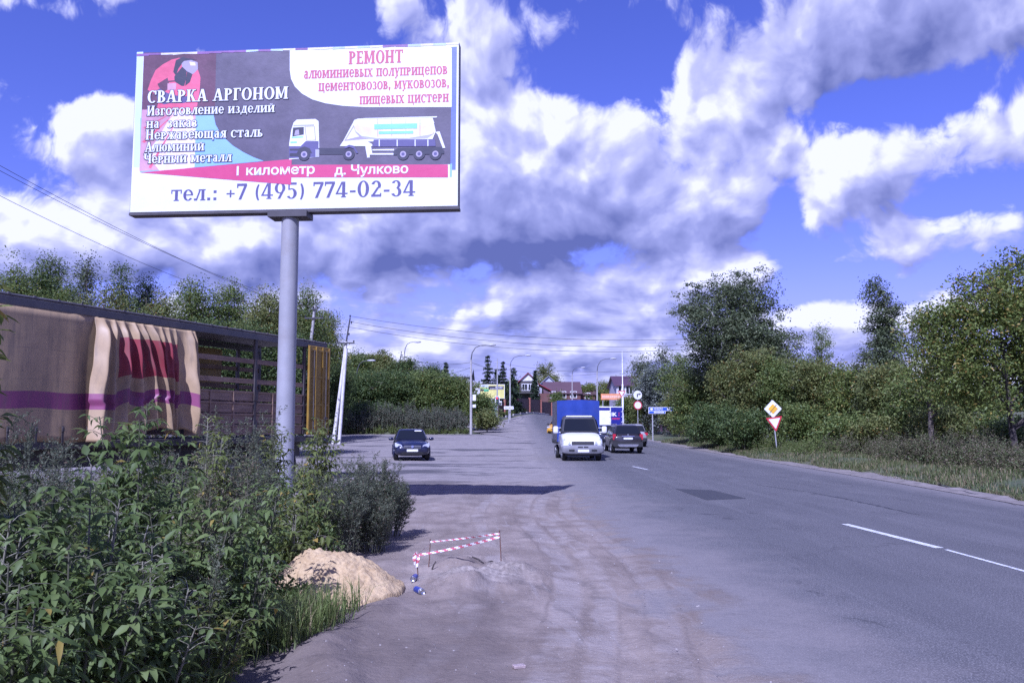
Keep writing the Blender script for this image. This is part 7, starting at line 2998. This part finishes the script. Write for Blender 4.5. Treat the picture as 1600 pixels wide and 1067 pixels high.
# ------------------------------------------------------------------ sand pile, tape barrier, cans, litter
def sand_pile():
    m, nt, bs = new_mat('yellow_sand')
    geo = nt.node('ShaderNodeNewGeometry')
    pos = geo.outputs['Position']
    n1 = nt.noise(pos, 4.0, 6.0, .65)
    n2 = nt.noise(pos, 26.0, 5.0, .7)
    n3 = nt.noise(pos, 140.0, 2.0, .6)
    c = nt.mix(nt.step(n1 * .5 + n2 * .5, .34, .66), (0.36, 0.250, 0.120), (0.57, 0.435, 0.240))
    c = nt.mix(nt.step(n2, .36, .28) * .6, c, (0.22, 0.135, 0.075))
    c = nt.mix(nt.step(n3, .60, .72) * .4, c, (0.66, 0.52, 0.36))
    nt.put(bs.inputs['Base Color'], c)
    bs.inputs['Roughness'].default_value = .95
    b = nt.node('ShaderNodeBump')
    b.inputs['Strength'].default_value = .8
    b.inputs['Distance'].default_value = .03
    nt.put(b.inputs['Height'], n2 * .8 + n3 * .25)
    nt.put(bs.inputs['Normal'], b.outputs[0])
    cx, cy = -1.68, 8.75
    xs_ = np.linspace(-1.15, 1.25, 190)
    ys_ = np.linspace(-1.0, 1.0, 150)
    X, Y = np.meshgrid(xs_, ys_)
    # flat-topped crest at the left, long slope falling to the right
    d1 = np.sqrt(((X + .30) / .62) ** 2 + (Y / .70) ** 2)
    d2 = np.sqrt(((X + .02) / .62) ** 2 + ((Y + .02) / .74) ** 2)
    a1, a2 = .56 * np.clip(1 - d1, 0, 1) ** .9, .50 * np.clip(1 - d2, 0, 1) ** .95
    h = np.where(a1 + a2 > 0, (a1 ** 4 + a2 ** 4 + 1e-12) ** .25, 0)
    h = np.where(h < .002, 0, h)
    h = .455 - np.log1p(np.exp((.455 - .10 * X - h) * 22)) / 22 + .10 * X * 0 - .0
    h = np.where(a1 + a2 > 0, np.clip(h, 0, 1), 0)
    hh = h + np.clip(h * 6, 0, 1) * (.040 * fbm(X, Y, 2.6, 3) + .045 * np.abs(fbm(X + 9, Y, 12.0, 3)) + .022 * fbm(X, Y, 28.0, 2))
    edge = np.maximum(np.abs(X - .05) / 1.2, np.abs(Y)) > .97
    Z = np.where(h > 0, hh, -.03) - .02
    wx, wy = X + cx, Y + cy
    Z = Z + np.minimum(shoulder_z(wx, wy), .02)
    v = np.stack([X, Y, Z], -1).reshape(-1, 3)
    nx, ny = len(xs_), len(ys_)
    i, j = np.meshgrid(np.arange(ny - 1), np.arange(nx - 1), indexing='ij')
    a = (i * nx + j).ravel()
    f = np.stack([a, a + 1, a + nx + 1, a + nx], -1)
    keep = (h.ravel()[f] > 0).any(1)
    o = np_object('sand_pile', v, f[keep], m, smooth=True, loc=(cx, cy, 0))
    tag(o, 'heap of yellow sand tipped at the edge of the thicket', 'sand pile')


sand_pile()
M_RUST = pmat('rusty_rod', (.13, .065, .045), .8, .3, 20.0)
M_TAPEW = pmat('tape_white', (.70, .68, .69), .4, .05, 6.0)
M_TAPER = pmat('tape_red', (.46, .10, .13), .4, .05, 6.0)


def stake(base_px, top_px, Y, label, bend=0.0):
    b, t = P(*base_px, Y), P(*top_px, Y)
    b.z = float(shoulder_z(np.array(b.x), np.array(b.y)))
    mb = MB()
    d = t - b
    pts = [Vector((0, 0, -.10)), d * .35 + Vector((bend, 0, 0)), d * .7 + Vector((bend * .4, 0, 0)), d]
    mb.tube(pts, [.006, .006, .0055, .005], 8)
    mb.tube([d * .96 - Vector((.0, 0, .0)), d * .985], [.009, .009], 8)
    o = mb.build('rebar_stake', M_RUST, None, b)
    return tag(o, label, 'stake', 'thin rusty rods holding the tape'), t


s1, t1 = stake((783.5, 889), (780.5, 828), 9.75, 'rusty rod at the right end of the striped tape')
s2, t2 = stake((668.5, 883), (672.5, 842), 10.2, 'rusty rod at the far left corner of the striped tape', .01)
s3, t3 = stake((654, 893), (650, 864), 9.5, 'short rod wrapped in a bunch of striped tape beside the sand', .0)


def tape():
    """one length of red and white striped film, strung between the rods and bunched on the last one"""
    mb = MB()

    def run(a, b, sag, wd, tw, n=42):
        for i in range(n):
            q = []
            for t in (i / n, (i + 1) / n):
                p = a.lerp(b, t) - Vector((0, 0, sag * 4 * t * (1 - t)))
                ang = tw * math.sin(t * 7.0) + .25
                up = Vector((0, math.sin(ang), math.cos(ang)))
                q.append((p - up * wd / 2, p + up * wd / 2))
            mid = [(l.lerp(u, .5)) for l, u in q]
            # slanted stripes: lower half shifted by one step
            mb.quad(q[0][0], q[1][0], mid[1], mid[0], (i // 2) % 2)
            mb.quad(mid[0], mid[1], q[1][1], q[0][1], ((i + 1) // 2) % 2)
    A = Vector(t1) - Vector((0, .01, .035))
    run(Vector(t2) - Vector((0, .01, .03)), A, .006, .019, .9)
    run(Vector(t3) - Vector((0, .015, .02)), A - Vector((0, .008, .035)), .016, .027, .5)
    run(Vector(t2) - Vector((0, .01, .04)), Vector(t3) - Vector((0, -.01, .015)), .012, .006, 1.2, 14)
    # bunch with hanging loops
    c = Vector(t3)
    for k, (dx, dz, w) in enumerate(((-.024, -.09, .022), (.016, -.16, .026), (.034, -.11, .020), (-.008, -.13, .022))):
        n = 8
        for i in range(n):
            q = []
            for t in (i / n, (i + 1) / n):
                p = c + Vector((dx * math.sin(t * 2.2), -.02 - .006 * k, .01 + dz * t))
                q.append((p - Vector((w / 2, .004 * math.sin(t * 9 + k), 0)), p + Vector((w / 2, -.008 * math.sin(t * 7 + k), .01))))
            mb.quad(q[0][0], q[0][1], q[1][1], q[1][0], (i // 2 + k) % 2)
    o = mb.build('barrier_tape', [M_TAPEW, M_TAPER])
    tag(o, 'red and white striped barrier tape strung between three rods around the dug hole', 'tape')


tape()
M_CANB = pmat('can_blue', (.030, .050, .30), .3, .25, 12.0, metal=.4)
M_CANS = pmat('can_silver', (.50, .50, .53), .3, .1, 12.0, metal=.9)


def can(px0, px1, label, body):
    a, b = GP(*px0), GP(*px1)
    d = (b - a)
    d.z = 0
    d.normalize()
    c = (a + b) / 2
    z0 = float(shoulder_z(np.array(c.x), np.array(c.y)))
    root = thing('drink_can', (c.x, c.y, z0 + .030), label, 'can', math.atan2(d.y, d.x) - math.pi / 2, 'empty blue drink cans')
    L = .165
    mb = MB()
    mb.tube([(0, -L / 2 + .012, 0), (0, 0, 0), (0, L / 2 - .012, 0)], .032, 24)
    mb.build('can_body', body, root)
    for sg in (-1, 1):
        mb = MB()
        prof = [(L / 2 - .0125, .0322), (L / 2 - .004, .027), (L / 2, .026), (L / 2 - .001, .024), (L / 2 - .006, .023), (L / 2 - .006, .001)]
        mb.loft([[(math.cos(2 * math.pi * k / 24) * rr, sg * yy, math.sin(2 * math.pi * k / 24) * rr) for k in range(24)] for yy, rr in prof])
        mb.build('can_end', M_CANS, root)
    return root


def can_mat():
    m, nt, bs = new_mat('can_blue_silver')
    t = nt.node('ShaderNodeTexCoord')
    x, y, z = nt.sep(t.outputs['Object'])
    n = nt.noise(t.outputs['Object'], 30.0, 3.0, .6)
    nt.put(bs.inputs['Base Color'], nt.mix(nt.step(y + (n - .5) * .03, .045, .048), (.060, .085, .36), (.45, .46, .52)))
    bs.inputs['Metallic'].default_value = .45
    bs.inputs['Roughness'].default_value = .3
    return m


can((640, 920), (654, 904), 'dark blue drink can lying at the foot of the sand, pointing away', M_CANB)
can((645, 922), (665, 930), 'pale blue drink can lying across, nearest to the camera, at the foot of the sand', can_mat())


def litter():
    r = np.random.default_rng(77)
    mb = MB()
    for _ in range(520):
        y = 4.8 + 9 * r.random() ** 1.6
        x = r.uniform(-1.4, 1.8)
        s = (.0025 + .007 * r.random() ** 2.2) * (2.4 if r.random() < .03 else 1)
        z = float(shoulder_z(np.array(x), np.array(y))) if x < 1.15 else .003
        v = [Vector(q) for q in ((-1, -1, -.6), (1, -.8, -.6), (1, 1, -.6), (-.8, 1, -.6), (-.6, -.6, .5), (.7, -.5, .6), (.5, .7, .5), (-.5, .5, .7))]
        a = r.random() * 6.28
        out = []
        for q in v:
            q = q * s * r.uniform(.8, 1.2)
            out.append((x + q.x * math.cos(a) - q.y * math.sin(a), y + q.x * math.sin(a) + q.y * math.cos(a), z + q.z + s * .05))
        mb.add(out, [(0, 3, 2, 1), (4, 5, 6, 7), (0, 1, 5, 4), (1, 2, 6, 5), (2, 3, 7, 6), (3, 0, 4, 7)], int(r.random() < .3))
    o = mb.build('gravel', [pmat('pebble_grey', (.17, .15, .14), .9, .3, 40.0), pmat('pebble_pale', (.34, .31, .29), .9, .2, 40.0)])
    tag(o, 'scattered pebbles and crumbs on the dirt shoulder', 'gravel', kind='stuff')
    # crumpled cigarette packet
    c = GP(811, 1037)
    mb = MB()
    mb.box(0, 0, .012, .085, .055, .022, rz=.35, bev=.003)
    o = mb.build('cigarette_packet', [pmat('packet_paper', (.34, .27, .25), .5, .25, 40.0, dirt=.5, dirtcol=(.05, .04, .04))], None, (c.x, c.y, float(shoulder_z(np.array(c.x), np.array(c.y)))))
    tag(o, 'flattened brown packet lying on the dirt at the bottom centre', 'packet')
    # twigs by the pit
    for k, (p0, p1, lb) in enumerate((((738, 880), (756, 882), 'dark twig lying behind the dug hole, left one'), ((762, 880), (774, 879), 'short dark twig behind the dug hole, right one'),
                                      ((733, 899), (739, 893), 'dark stub of wood inside the dug hole'), ((675, 887), (681, 878), 'dark upright twig at the left rim of the dug hole'), ((784, 890), (790, 881), 'small dark twig at the foot of the right rod'))):
        a, b = GP(*p0), GP(*p1)
        if k > 2:
            b = P(*p1, a.y)
        za = float(shoulder_z(np.array(a.x), np.array(a.y)))
        zb = float(shoulder_z(np.array(b.x), np.array(b.y))) if k < 3 else b.z
        mb = MB()
        mb.tube([(0, 0, .006), ((b.x - a.x) * .5, (b.y - a.y) * .5, (zb - za) * .5 + .02), (b.x - a.x, b.y - a.y, zb - za + .01)], [.009, .008, .005], 6)
        o = mb.build('twig', BARK_DARK, None, (a.x, a.y, za))
        tag(o, lb, 'twig')


litter()
